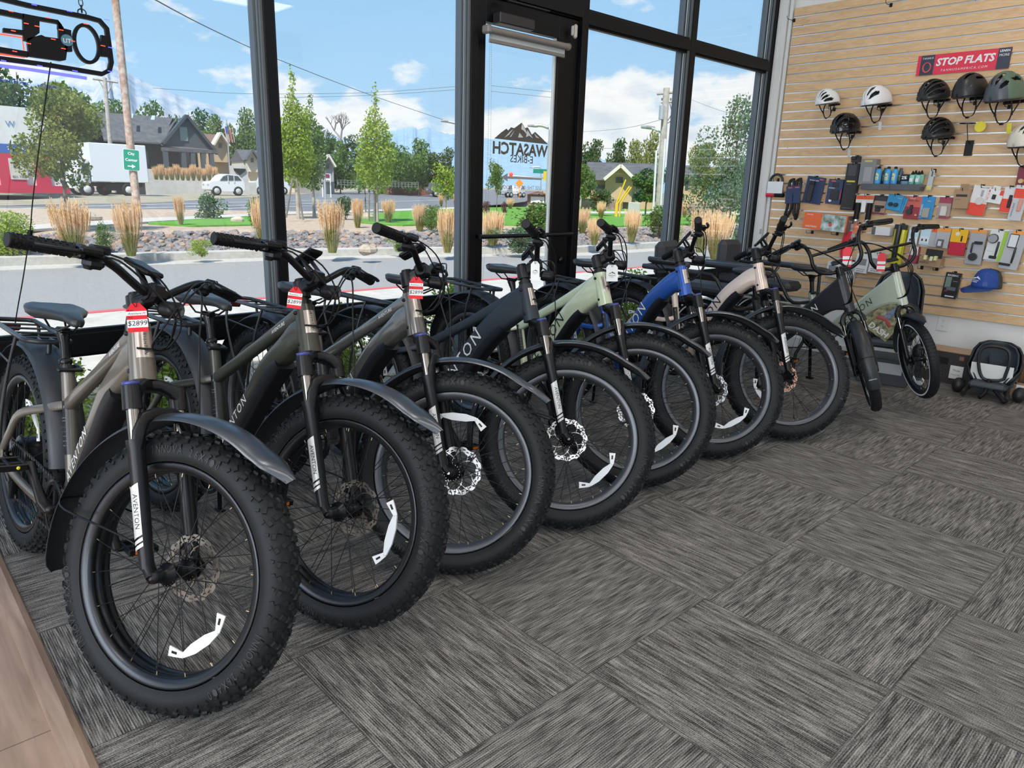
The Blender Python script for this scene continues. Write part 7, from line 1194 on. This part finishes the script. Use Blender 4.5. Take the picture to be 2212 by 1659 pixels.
for i, (px, dd, lb) in enumerate((([(300, -20), (450, 60), (600, 128), (800, 205), (985, 268)], (20., 60.), 'long dark cable slanting down across the sky'), ([(600, 203), (800, 200), (995, 186)], (60., 60.), 'thin cable over the columnar trees'), ([(600, 211), (800, 206), (995, 193)], (60., 60.), 'second thin cable over the columnar trees'), ([(1060, 185), (1205, 200)], (60., 60.), 'upper cable seen through the door'), ([(1060, 197), (1205, 212)], (60., 60.), 'lower cable seen through the door'),
    ([(1258, 285), (1350, 277), (1430, 258)], (50., 34.), 'cable running to the transformer pole'), ([(1258, 320), (1430, 322)], (60., 60.), 'pale cable above the tan house roof'), ([(1495, 216), (1560, 240), (1640, 256)], (34., 20.), 'cable right of the second window post'), ([(980, 301), (1000, 298)], (60., 60.), 'short cable by the left door post'), ([(330, 190), (470, 200), (556, 203)], (60., 60.), 'thin cable below the clouds at left'))):
    n_ = len(px); MB().tube(smooth_path([at_d(u, v, dd[0]+(dd[1]-dd[0])*k/(n_-1)) for k, (u, v) in enumerate(px)], 4), .012*dd[1]/40., 4).build('overhead_wire', [WIRE], label=lb, cat='overhead wire')
def lamp(label, px, dist, r, head):
    t = thing('street_lamp', label, 'street lamp', T(0, 0, 0), 'street lamps'); b = MB(); q = [at_d(u, v, dist) for u, v in px]; q = ([Vector((q[0].x, q[0].y, -.3))] if len(px) > 3 else [])+q; b.tube(smooth_path(q, 4), r, 8); b.build('pole', [STL], t); q = at_d(*head, dist); b = MB(); b.box(q, (.75, .3, .14), b=.04); b.build('lamp_head', [mat('lamp_grey', (.35, .36, .37), .4)], t)
lamp('curved street lamp seen through the door glass', [(1181, 430), (1188, 285), (1183, 276), (1168, 271), (1152, 272)], 48., .10, (1151, 272)); lamp('street lamp beside the left door post', [(1002, 420), (1000, 275), (990, 268), (966, 262)], 50., .09, (964, 262)); lamp('street lamp arm above the second columnar tree', [(700, 350), (702, 295), (706, 280), (696, 283)], 58., .09, (692, 284))
lamp('street lamp arm left of the transformer pole', [(1436, 300), (1425, 285), (1405, 276)], 34.5, .04, (1400, 275)); lamp('street lamp beyond the traffic lights', [(1168, 410), (1168, 366), (1160, 361), (1150, 362)], 120., .12, (1148, 362))
t = thing('traffic_signal', 'far mast arm with traffic signals seen through the door', 'traffic light', T(0, 0, 0)); D_ = 110.; b = MB(); q = at_d(1189, 410, D_); b.tube([Vector((q.x, q.y, -.3)), q, at_d(1189, 385, D_), at_d(1100, 380, D_)], .14, 6); b.build('mast', [STL], t)
for u, v, nm, c in ((1104, 377, 'red_light', (.9, .05, .03)), (1186, 392, 'red_light', (.9, .05, .03))): b = MB(); q = at_d(u, v, D_-1); b.ball(q, .32, 8); b.build(nm, [mat('signal_red', (.9, .04, .02), .4, emit=(1, .08, .04), es=.8)], t)
b = MB(); b.box(at_d(1180, 380, D_-1), (.7, .5, 1.3)); b.build('signal_head', [cm((.75, .50, .03))], t); b = MB(); b.box(at_d(1168, 370, 112), (1.6, 1.6, .6)); b.build('street_name_plate', [mat('sign_green')], t)
t, a_, c_ = pole('flagpole', 'white flagpole beside the dark house', 'flagpole', 489, 258, 497, 385, 76., .06, STL)
p = at_d(493.5, 290, 75.8); t = thing('flag', 'hanging striped flag with a blue canton', 'flag', face_cam(p, .1)); s_ = psc(493, 290, 76); b = MB()
for k in range(9): x = (k-4)*.8*s_; b.box((x+.3*math.sin(k), -2*s_, .05*math.sin(k*2.)), (.85*s_, 32*s_, .05), 0 if k % 2 else 1)
b.build('stripes', [cm((.60, .05, .07)), cm((.72, .72, .72))], t); b = MB(); b.box((-1.5*s_, 10*s_, .06), (6*s_, 14*s_, .06)); b.build('canton', [cm((.05, .07, .25))], t)
# --- buildings; each faces the shop: local x right, y away, z up
def bframe(u, v, dist, yaw=0., z=None): p = at_d(u, v, dist); a = math.atan2(p.x, p.y); return T(p.x, p.y, p.z if z is None else z) @ Rz(-a+yaw), .4*psc(u, v, dist)+.6*(at_d(u, v-10, dist).z-p.z)/10
GLS = mat('house_glass', (.05, .08, .09), .1, .2); SHG = gmat('shingles_grey', (.075, .078, .085), (.13, .13, .14), 2.); DKW = mat('dark_siding', (.035, .040, .048), .7); WLP = gmat('painted_wall', (.62, .62, .60), (.72, .72, .70), 1.); REDW = mat('red_wall', (.50, .025, .07), .7); CWL = gmat('retaining_concrete', (.42, .41, .39), (.52, .51, .48), 1.5)
M_, s_ = bframe(60, 426, 60., .25, .1); t = thing('shop_building', 'white, blue and crimson painted shop building at the left edge', 'building', M_); X = lambda p: (p-60)*s_; b = MB(); b.box((X(30), 6, 2.75), (X(160)-X(-100), 12, 5.5)); b.build('wall', [WLP], t)
b = MB(); b.box((X(30), -.05, 2.85), (X(159)-X(-100), .12, .55)); b.build('blue_band', [cm((.03, .12, .40))], t)
for x0, x1, nm in ((X(-90), X(-25), 0), (X(10), X(62), 0), (X(82), X(112), 0)): b = MB(); b.box(((x0+x1)/2, -.07, 1.25), (x1-x0, .14, 2.5)); b.build('crimson_panel', [REDW], t)
b = MB(); b.box((X(20), -.09, .25), (X(159)-X(-100), .20, .5)); b.build('crimson_base', [REDW], t); b = MB(); b.box((X(48), -.16, 1.55), (1.0, .06, 1.35)); b.build('poster', [cm((.55, .53, .50))], t); b = MB(); b.box((X(45), -.2, 1.85), (.35, .03, .45)); text(b, '801 TIRE', axes((X(48), -.22, 1.05), (1, 0, 0), (0, 0, 1)), w=.8); b.build('poster_print', [INK], t)
b = MB(); text(b, 'Tire & Wheel', axes((X(60), -.13, 2.85), (1, 0, 0), (0, 0, 1)), w=1.6, shear=.2, off=.02); b.build('lettering', [WHT], t); b = MB(); text(b, 'W', axes((X(46), -.03, 4.4), (1, 0, 0), (0, 0, 1)), w=.55); b.build('blue_letter', [cm((.08, .22, .42))], t)
M_, s_ = bframe(258, 428, 54., .30, .13); t = thing('box_truck', 'white box truck parked beside the red and white building', 'truck', M_); X = lambda p: (p-258)*s_; b = MB(); b.box(((X(205)+X(326))/2, 1.1, 2.05), (X(326)-X(205), 2.3, 2.35), b=.04); b.build('cargo_box', [cm((.66, .70, .74), .35)], t); b = MB(); b.box(((X(200)+X(320))/2, 1.1, .72), (X(320)-X(200), .9, .25)); b.box((X(255), .5, .55), (1.2, .6, .4)); b.build('chassis', [BLK], t)
b = MB(); b.prism([(X(166), .45), (X(168), 1.15), (X(180), 1.35), (X(188), 2.15), (X(203), 2.2), (X(203), .45)], -2.1, -.1, M=Matrix(((1, 0, 0, 0), (0, 0, -1, 0), (0, 1, 0, 0), (0, 0, 0, 1)))); b.build('cab', [cm((.70, .72, .73), .3)], t); b = MB(); b.prism([(X(183), 1.35), (X(189), 1.95), (X(200), 1.98), (X(200), 1.35)], .08, .11, M=Matrix(((1, 0, 0, 0), (0, 0, -1, 0), (0, 1, 0, 0), (0, 0, 0, 1)))); b.build('cab_window', [GLS], t)
for u in (194, 281): b = MB(); b.lathe([(.0001, -.05), (.20, -.05), (.24, .0)], 16, 1, M=T(X(u), .05, .42), axis='y'); b.lathe([(.24, 0), (.26, -.06), (.40, -.06), (.42, .0), (.42, .3)], 20, 0, M=T(X(u), .05, .42), axis='y'); b.build('wheel', [RUB, cm((.60, .60, .60), .3)], t)
b = MB(); [b.lathe([(.25, -.02), (.42, 0), (.42, .3)], 16, 0, M=T(X(u), 1.9, .42), axis='y') for u in (194,)]; b.lathe([(.0001, -.02), (.42, 0), (.42, .3)], 16, 0, M=T(X(246), 1.6, .42), axis='y'); b.build('far_wheel', [RUB], t)
def car(label, name, u, v, dist, wpx, yaw, col, kind='suv', grp=None):
    M_, s_ = bframe(u, v, dist, yaw, .17); L_ = wpx*s_; t = thing(name, label, 'car', M_, grp); h = lambda x, z: (x*L_, z*1.0); S_ = Matrix(((1, 0, 0, 0), (0, 0, -1, 0), (0, 1, 0, 0), (0, 0, 0, 1)))
    pr = [(-.5, .45), (-.5, .88), (-.44, 1.02), (-.25, 1.10), (-.11, 1.50), (.02, 1.63), (.34, 1.58), (.475, 1.15), (.5, 1.0), (.5, .45), (.36, .32), (-.36, .32)] if kind == 'suv' else [(-.5, .5), (-.5, .95), (-.46, 1.12), (-.25, 1.20), (-.18, 1.75), (.10, 1.78), (.13, 1.22), (.5, 1.2), (.5, .5), (.3, .4), (-.3, .4)]
    b = MB(); b.prism([h(*q) for q in pr], -1.75, 0, M=S_); b.build('body', [cm(col, .25)], t); wn = [(-.20, 1.12), (-.10, 1.44), (.02, 1.55), (.32, 1.50), (.42, 1.18)] if kind == 'suv' else [(-.20, 1.25), (-.15, 1.65), (.08, 1.68), (.09, 1.25)]
    b = MB(); b.prism([h(*q) for q in wn], .0, .03, M=S_); b.build('side_windows', [GLS], t); b = MB(); [b.box((x*L_, -.04, 1.25), (.05, .03, .5)) for x in (.03, .20) if kind == 'suv']; b.build('window_pillar', [cm(col, .25)], t) if kind == 'suv' else None
    for x in (-.31, .31): b = MB(); b.lathe([(.0001, -.06), (.20, -.06), (.22, -.02)], 14, 1, M=T(x*L_, .0, .35), axis='y'); b.lathe([(.22, -.04), (.34, -.05), (.36, 0), (.36, .25)], 18, 0, M=T(x*L_, .0, .35), axis='y'); b.build('wheel', [RUB, cm((.45, .45, .46), .3)], t)
    b = MB(); b.box((-.5*L_+.02, .35, .78), (.06, .35, .14)); b.box((-.5*L_+.02, 1.4, .78), (.06, .35, .14)); b.build('headlights', [cm((.35, .37, .38), .2)], t)
car('white station wagon driving on the street behind the feathery shrub', 'car', 493, 426, 62., 78, .35, (.68, .70, .72)); car('white pickup truck at the left window post', 'pickup_truck', 588, 408, 72., 84, .30, (.66, .68, .70), 'pickup')
car('small dark car far down the street near the door post', 'car', 948, 411, 85., 26, .6, (.10, .11, .12)); car('distant silver car seen through the door', 'car', 1101, 409, 100., 20, .9, (.35, .37, .40)); car('distant white car seen through the door', 'car', 1128, 409, 105., 20, .9, (.60, .60, .60))
# dark bungalow on its terrace
M_, s_ = bframe(385, 372, 84., .28, 1.9); t = thing('bungalow', 'dark grey bungalow with shingle roof, skylights and porch columns', 'house', M_); X = lambda p: (p-385)*s_; Z = lambda v: (372-v)*s_; S_ = Matrix(((1, 0, 0, 0), (0, 0, -1, 0), (0, 1, 0, 0), (0, 0, 0, 1)))
b = MB(); b.box((X(350), 5.5, Z(345)-1.1), (X(445)-X(255), 7, Z(310)+2.2)); b.build('wall', [DKW], t)
xl, xr, ze, zr = X(240), X(412), Z(308), Z(246); b = MB(); b.add([(xl, .2, ze), (X(357), .2, ze), (X(412), 4.5, zr), (X(252), 4.5, zr), (xl, .2, ze-.15), (X(357), .2, ze-.15), (xl, 9, ze), (X(480), 9, ze)], [(0, 1, 2, 3), (4, 5, 1, 0), (3, 2, 7, 6)]); b.add([(X(357), .1, ze), (X(412), 2.6, zr), (X(412), 2.8, zr), (X(357), 3, ze)], [(0, 1, 2, 3)]); b.build('roof', [SHG], t)
b = MB(); b.prism([(X(357), ze), (X(411), zr-.1), (X(472), Z(324)), (X(358), Z(314))], -.6, 0, M=S_); b.build('gable', [cm((.06, .07, .085), .7)], t); b = MB()
for a_, c_ in (((X(355), ze-.1), (X(411), zr)), ((X(411), zr), (X(474), Z(326)))): d = Vector((c_[0]-a_[0], 0, c_[1]-a_[1])).normalized(); b.tube([(a_[0], -.3, a_[1]), (c_[0], -.3, c_[1])], 0, 4, sec=(.16, .4), up=(0, 1, 0), sm=False)
b.build('barge_boards', [cm((.05, .055, .065))], t)
b = MB(); b.add([(X(352), -.3, Z(314)), (X(474), -1.2, Z(326)), (X(462), .3, Z(314)), (X(360), .3, Z(306))], [(0, 1, 2, 3)]); b.box(((X(352)+X(472))/2, -.6, Z(322)), (X(472)-X(352), .9, .35)); b.build('porch_roof', [SHG], t)
for u in (356, 394, 414, 437, 456): b = MB(); b.box((X(u), -.8, Z(348)), (.42, .42, Z(324))); b.build('porch_column', [cm((.07, .08, .095), .6)], t)
b = MB(); b.box(((X(350)+X(462))/2, -.9, Z(365)), (X(462)-X(350), .15, Z(355)*.5)); b.build('porch_rail', [DKW], t)
for u in (307, 352): b = MB(); b.add([(X(u-8), 1.65, Z(265)), (X(u), 1.65, Z(265)), (X(u+9), 2.75, Z(254)), (X(u+2), 2.75, Z(254))], [(0, 1, 2, 3)]); b.v = [(x, y-.45, z+.30) for x, y, z in b.v]; b.build('skylight', [cm((.40, .50, .52), .2)], t)
b = MB(); b.box((X(404), -.05, Z(286)), (.75, .1, 1.35)); b.build('gable_window', [cm((.16, .24, .22), .2)], t); b = MB(); b.box((X(328), 1.9, Z(340)), (.7, .1, 1.3)); b.box((X(275), 1.9, Z(335)), (1.4, .1, .9)); b.build('window', [GLS], t)
for (u0, u1, v0, v1, d, lb) in ((322, 470, 367, 392, 78., 'upper concrete retaining wall in front of the dark bungalow'), (326, 560, 391, 414, 68., 'lower concrete retaining wall along the street')):
    M_, s_ = bframe((u0+u1)/2, v1, d, .25); b = MB(); H_ = (v1-v0)*s_; z0 = M_.translation.z+.35; b.box((0, .6, (H_-z0)/2), ((u1-u0)*s_, 1.2, H_+z0)); b.build('retaining_wall', [CWL], None, M_, label=lb, cat='retaining wall')
for i in range(12):
    u = 338+i*11.5; t = thing('grass_clump', 'one of the small grass clumps on the retaining wall terrace', 'ornamental grass', None, 'terrace grass clumps'); p = at_d(u, 392, 75.); t.matrix_local = T(p.x, p.y, p.z) @ Rz(i) @ Matrix.Diagonal((1.0, 1.0, 1.35+.2*math.sin(i*2.), 1)); link('blades', TM['g', i % 3][0], t); link('plumes', TM['g', i % 3][1], t)
M_, s_ = bframe(519, 386, 66., .2); t = thing('monument_sign', 'concrete monument sign with a dark diamond emblem', 'sign', M_); b = MB(); b.box((0, .3, 14*s_-.8), (36*s_, .5, 28*s_+1.6)); b.build('slab', [CWL], t); b = MB(); b.prism([(-13*s_, 22*s_), (13*s_, 22*s_), (12*s_, 17*s_), (0, 8*s_), (-12*s_, 17*s_)], -.05, .08, M=S_); b.build('emblem', [BLK], t)
def house(label, u, v, dist, w_, hw, hr, wall, roof, yaw=.2, gable=None, extra=None, d=8.):
    M_, s_ = bframe(u, v, dist, yaw); t = thing('house', label, 'house', M_); W_, A_, B_ = w_*s_, hw*s_, hr*s_; z0 = M_.translation.z+.35; b = MB(); b.box((0, d/2, (A_-z0)/2), (W_, d, A_+z0)); b.build('wall', [wall], t)
    b = MB(); b.add([(-W_*.54, -.5, A_-.1), (W_*.54, -.5, A_-.1), (W_*.50, d/2, A_+B_), (-W_*.50, d/2, A_+B_), (-W_*.54, d+.5, A_-.1), (W_*.54, d+.5, A_-.1)], [(0, 1, 2, 3), (3, 2, 5, 4), (0, 3, 4), (1, 5, 2)]); b.build('roof', [roof], t)
    if gable:
        gx, gw, gh, gm_ = gable; gx *= s_; gw *= s_; gh *= s_; b = MB(); b.prism([(gx-gw/2, 0), (gx+gw/2, 0), (gx+gw/2, A_), (gx, A_+gh), (gx-gw/2, A_)], .0, 1.2, M=S_); b.build('gable', [wall], t); b = MB(); [b.tube([(gx+sg*gw*.58, -1.3, A_-.1*gh), (gx, -1.3, A_+gh*1.04)], 0, 4, sec=(.12, .9), up=(0, 1, 0), sm=False) for sg in (-1, 1)]; b.build('gable_trim', [gm_], t); b = MB(); b.box((gx, -1.24, A_*.95), (gw*.25, .06, gh*.45)); b.build('gable_window', [GLS], t)
    b = MB(); b.box((W_*.32, -.05, A_*.5), (W_*.12, .1, A_*.45)); b.build('window', [GLS], t); b = MB(); b.box((-W_*.30, -.05, A_*.5), (W_*.12, .1, A_*.45)); b.build('window', [GLS], t); return t, M_, s_
BRN = mat('roof_brown', (.18, .105, .085), .9); TAN = mat('tan_stucco', (.50, .36, .22), .9); CRM = mat('cream_trim', (.62, .58, .50), .7)
house('small tan house with a brown roof and white gable boards behind the flagpole', 462, 350, 105., 74, 38, 26, TAN, BRN, .3, (10, 30, 24, CRM)); house('cream house with a grey roof left of the window post', 560, 372, 95., 66, 26, 24, mat('cream_wall', (.60, .55, .44), .8), SHG, .2, (-18, 24, 20, SHG)); house('cream house behind the two columnar trees', 630, 385, 92., 70, 40, 26, mat('cream_wall'), SHG, .2)
house('grey house with a white arched porch gable', 690, 392, 86., 66, 34, 22, cm((.30, .29, .28), .8), SHG, .2, (14, 26, 22, CRM)); house('long red brick building behind the trees', 885, 404, 96., 90, 36, 6, mat('brick_red', (.20, .075, .055), .9), BRN, .2); house('tan house with timber gable and grey roof right of the door', 1345, 436, 50., 165, 48, 40, TAN, SHG, .05, (-12, 58, 26, CRM), d=9.); house('grey roofed house behind the second window post', 1500, 420, 60., 60, 40, 26, TAN, SHG, 0.)
b = MB(); M_, s_ = bframe(1300, 438, 46., .05, .1); b.box((0, 0, 14*s_), (90*s_, .6, 28*s_)); b.build('stone_wall', [gmat('stone_red', (.20, .13, .11), (.42, .33, .28), 4., sc2=3., bump=.8)], None, M_, label='reddish stone wall in front of the tan house', cat='stone wall')
b = MB(); M_, s_ = bframe(1520, 440, 40., .05, .1); b.box((0, 0, 16*s_), (120*s_, .6, 32*s_)); b.build('stone_wall', [MATS['stone_red']], None, M_, label='reddish stone wall in the right-most window', cat='stone wall')
M_, s_ = bframe(1370, 443, 38., 0., .15); b = MB(); b.box((0, .2, .35), (.6, .5, .7), b=.02); b.build('utility_box', [cm((.45, .46, .44))], None, M_, label='pale utility box on the lawn before the tan house', cat='utility box')
M_, s_ = bframe(705, 400, 66., .2); t = thing('sign_board', 'white two-post sign board with a maroon panel', 'sign', M_); b = MB(); b.box((0, 0, 18*s_), (20*s_, .1, 14*s_)); [b.box((sx*9*s_, 0, 12*s_), (1.6*s_, .12, 26*s_)) for sx in (-1, 1)]; [b.box((sx*9*s_, 0, -.5), (1.6*s_, .12, 1.4)) for sx in (-1, 1)]; b.build('board', [WHT], t); b = MB(); b.box((0, -.07, 20*s_), (15*s_, .04, 8*s_)); b.build('maroon_panel', [cm((.20, .03, .07))], t)
M_, s_ = bframe(818, 404, 80., .2); b = MB(); [b.box(((k-12)*7.5*s_, 0, 6*s_), (.8*s_, .08, 13*s_)) for k in range(25)]; [b.box((0, 0, z*s_), (182*s_, .06, .7*s_)) for z in (3, 8, 12)]; b.build('pipe_fence', [cm((.22, .22, .22))], None, M_, label='grey rail fence along the far side of the street', cat='fence')
M_, s_ = bframe(1161, 420, 52., .1, .15); t = thing('wooden_sign', 'low brown roofed notice sign seen through the door', 'sign', M_); b = MB(); b.box((0, 0, 16*s_), (44*s_, .25, 22*s_)); b.build('frame', [cm((.20, .10, .07))], t); b = MB(); b.prism([(-29*s_, 25*s_), (0, 34*s_), (29*s_, 25*s_), (0, 29*s_)], -.5, .5, M=S_); b.build('roof', [cm((.20, .10, .07))], t); b = MB(); b.box((0, -.15, 15*s_), (30*s_, .05, 14*s_)); b.build('white_board', [WHT], t)
t = thing('road_work_sign', 'orange road sign far down the street', 'road sign', None); t.matrix_local = face_cam(at_d(1122, 396, 90.), .0); b = MB(); b.prism([(-.5, 0), (0, -.5), (.5, 0), (0, .5)], 0, .05); b.box((0, -1.2, 0), (.08, 1.7, .05)); b.build('orange_plate', [cm((.80, .25, .02))], t)
# --- mountains
def ridge(name, label, prof, base_v, dist, c0, c1, depth, seed):  # c0, c1 are slope colours with the distance haze mixed in
    """real range: ridge line at dist, flanks falling towards and away from the town"""
    m, t_, b_ = newmat(name+'_slopes'); g = nd(t_, 'ShaderNodeNewGeometry'); n = nd(t_, 'ShaderNodeTexNoise', i_Scale=.004, i_Detail=9.0, i_Roughness=.65); t_.links.new(g.outputs['Position'], n.inputs[0]); t_.links.new(ramp(t_, n.outputs[0], [(.38, c0), (.6, c1)]), b_.inputs['Base Color']); b_.inputs['Roughness'].default_value = 1.; b_.inputs['Specular IOR Level'].default_value = 0.
    r = random.Random(seed); P = []; n_ = 8
    for i in range(len(prof)-1):
        for k in range(n_): f_ = k/n_; P.append((prof[i][0]*(1-f_)+prof[i+1][0]*f_, prof[i][1]*(1-f_)+prof[i+1][1]*f_+r.uniform(-1.6, 1.6)))
    P.append(prof[-1]); b = MB(); rows = 10; vs = []
    for j in range(rows+1):
        f_ = j/rows
        for i, (u, v) in enumerate(P):
            d = dist*(1-depth*f_); top = at_d(u, v, dist); h_ = top.z*(1-f_)**1.25; jit = (math.sin(i*.47+seed+f_*3)+.6*math.sin(i*1.13-f_*4))*.05*h_*math.sin(PI*f_)+r.uniform(-.02, .02)*top.z*math.sin(PI*f_); q = at_d(u, 400, d); vs.append((q.x, q.y, max(-5, h_+jit)))
    nP = len(P); b.add(vs, [(j*nP+i, j*nP+i+1, (j+1)*nP+i+1, (j+1)*nP+i) for j in range(rows) for i in range(nP-1)], 0, True); b.add([vs[i] for i in range(nP)]+[(vs[i][0]*1.3, vs[i][1]*1.3, -5) for i in range(nP)], [(i, i+1, nP+i+1, nP+i) for i in range(nP-1)]); b.build('mountain', [m], label=label, cat='mountain', kind='structure')
ridge('west_range', 'high rocky mountain coloured pale for haze behind the dark bungalow', [(-420, 260), (-250, 190), (-100, 165), (60, 175), (150, 160), (200, 148), (250, 132), (268, 138), (300, 160), (345, 182), (400, 205), (440, 218), (500, 240), (620, 262), (760, 300)], 300, 7000., (.24, .32, .41), (.42, .43, .46), .45, 3)
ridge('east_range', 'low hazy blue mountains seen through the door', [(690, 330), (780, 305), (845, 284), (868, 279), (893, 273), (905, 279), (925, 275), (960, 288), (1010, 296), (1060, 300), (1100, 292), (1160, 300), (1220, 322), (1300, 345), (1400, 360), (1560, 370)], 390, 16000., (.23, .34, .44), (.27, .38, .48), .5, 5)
# ================================================================ LED sign hanging inside the left window, seen from behind
YS = 3.28; bpn = lambda u, v: on_y(u, v, YS)
t = thing('led_sign', 'black backed glowing letter sign hanging by a chain in the left window', 'LED sign', T(0, 0, 0)); SP = Matrix(((1, 0, 0, 0), (0, 0, -1, 0), (0, 1, 0, 0), (0, 0, 0, 1)))
SBK = mat('sign_black', (.004, .004, .005), .5, spec=.2)
def q2(u, v): p = bpn(u, v); return (p.x, p.z)
def band(P, wpx, closed=False):
    """flat bar of constant width along the pixel path"""
    b = MB(); P3_ = [bpn(u, v) for u, v in P]; w_ = (bpn(P[0][0]+wpx/2, P[0][1])-bpn(P[0][0]-wpx/2, P[0][1])).length/2; b.tube(P3_, 0, 4, 0, closed=closed, sec=(w_*1.5, .012), up=(0, 1, 0), sm=False); return b
b = band([(-160, -42), (60, 12), (190, 38), (215, 45), (230, 62), (234, 90), (240, 135), (236, 152), (220, 160), (100, 140), (-160, 105)], 10); b.build('outer_frame', [SBK], t)
b = MB(); cx, cz = q2(187, 95); rx = (bpn(217, 95).x-bpn(157, 95).x)/2; rz_ = (bpn(187, 53).z-bpn(187, 139).z)/2; b.tube([(cx+rx*.87*math.cos(a), YS, cz+rz_*.92*math.sin(a)) for a in [2*PI*k/40 for k in range(40)]], 0, 4, 0, closed=True, sec=(rx*.15, .012), up=(0, 1, 0), sm=False); b.build('letter_o', [SBK], t)
def plate(nm, outer, holes, dots):
    b = MB(); b.prism([q2(*p) for p in outer], -YS-.012, -YS+.012, M=SP); o = b.build(nm, [SBK], t)
    for i, h_ in enumerate(holes): pass
    return o
# P, E and the rest built from bars round their openings
for pl in ([(84, 37), (124, 44), (132, 54), (136, 66), (124, 62), (124, 52), (84, 45)], [(124, 46), (136, 60), (140, 90), (146, 90), (141, 130), (130, 132), (58, 122), (60, 110), (57, 84), (88, 76), (96, 80), (126, 84)], [(48, 30), (84, 37), (84, 72), (60, 90), (50, 88)], [(136, 62), (152, 66), (155, 112), (139, 112)], [(217, 76), (234, 80), (237, 124), (218, 122)], [(-60, 8), (50, 31), (50, 42), (-60, 20)], [(6, 61), (50, 66), (50, 76), (6, 70)], [(-60, 92), (60, 112), (60, 124), (-60, 104)]): b = MB(); b.prism([q2(*p) for p in pl], -YS-.012, -YS+.012, M=SP); b.build('letter_backing', [SBK], t)
LB = mat('led_blue', (.05, .06, .8), .4, emit=(.08, .08, 1.), es=3.0); LR = mat('led_red', (.8, .05, .03), .4, emit=(1., .10, .05), es=1.6); bb_ = MB(); br_ = MB()
for u, v in ((72, 12), (148, 26), (228, 44), (237, 104), (84, 143), (160, 154), (6, 132), (236, 155)): [bb_.ball(bpn(u+(k-1.5)*3, v+(k-1.5)*.6)-Vector((0, .016, 0)), .0022, 6) for k in range(4)]
for u, v in ((22, 26), (102, 40), (183, 53), (27, 68), (78, 58), (130, 66), (220, 100), (55, 52), (135, 106), (113, 86), (155, 90), (60, 95), (30, 112)): [br_.ball(bpn(u+(k-1.5)*2.6, v+(k-1.5)*.5)-Vector((0, .016, 0)), .0020, 6) for k in range(4)]
bb_.build('blue_leds', [LB], t); br_.build('red_leds', [LR], t)
b = MB(); b.tube([bpn(u, v)+Vector((0, .020, 0)) for u, v in ((-160, 119), (60, 148), (190, 168))], .006, 6); b.build('blue_glow_tube', [LB], t); b = MB(); b.tube([bpn(u, v)+Vector((0, .018, 0)) for u, v in ((-40, 110), (55, 122))], .004, 6); b.tube([bpn(u, v)+Vector((0, .018, 0)) for u, v in ((2, 72), (50, 80), (54, 108))], .003, 6); b.build('red_glow_tube', [LR], t)
b = MB(); b.prism([(math.cos(a)*.020, math.sin(a)*.020) for a in [2*PI*k/20 for k in range(20)]], -.001, .001, M=T(*(bpn(143, 88)-Vector((0, .0135, 0)))) @ Rx(PI/2)); b.build('maker_sticker', [cm((.06, .16, .22))], t); b = MB(); text(b, 'LIT', axes(bpn(143, 89)-Vector((0, .0155, 0)), (1, 0, 0), (0, 0, 1)), w=.026, off=.02); b.build('sticker_print', [cm((.5, .6, .65))], t)
t = thing('hanging_chain', 'dark link chain holding up the letter sign', 'chain', T(0, 0, 0)); a_ = bpn(177, 27); b = MB()
for k in range(34): c_ = a_+Vector((0, 0, .012+k*.022)); b.tube([c_+(Vector((math.cos(q)*.007, 0, math.sin(q)*.014)) if k % 2 else Vector((0, math.cos(q)*.007, math.sin(q)*.014))) for q in [2*PI*j/10 for j in range(10)]], .0018, 5, closed=True)
b.build('links', [MBLK], t); b = MB(); b.tube([a_+Vector((math.cos(q)*.014, 0, math.sin(q)*.012)) for q in [2*PI*j/16 for j in range(16)]], .0022, 6, closed=True); b.build('ring', [MBLK], t)
t = thing('power_cord', 'thin black cord hanging from the letter sign with an in-line connector', 'cord', T(0, 0, 0)); b = MB(); b.tube(smooth_path([bpn(110, 134), bpn(99, 210), bpn(83, 330), bpn(70, 440), bpn(65, 500), bpn(50, 600), bpn(30, 720), bpn(4, 960)], 5), .0022, 6); b.build('cable', [SBK], t); b = MB(); b.tube([bpn(66, 497), bpn(63, 515)], .009, 10); b.build('connector', [SBK], t)
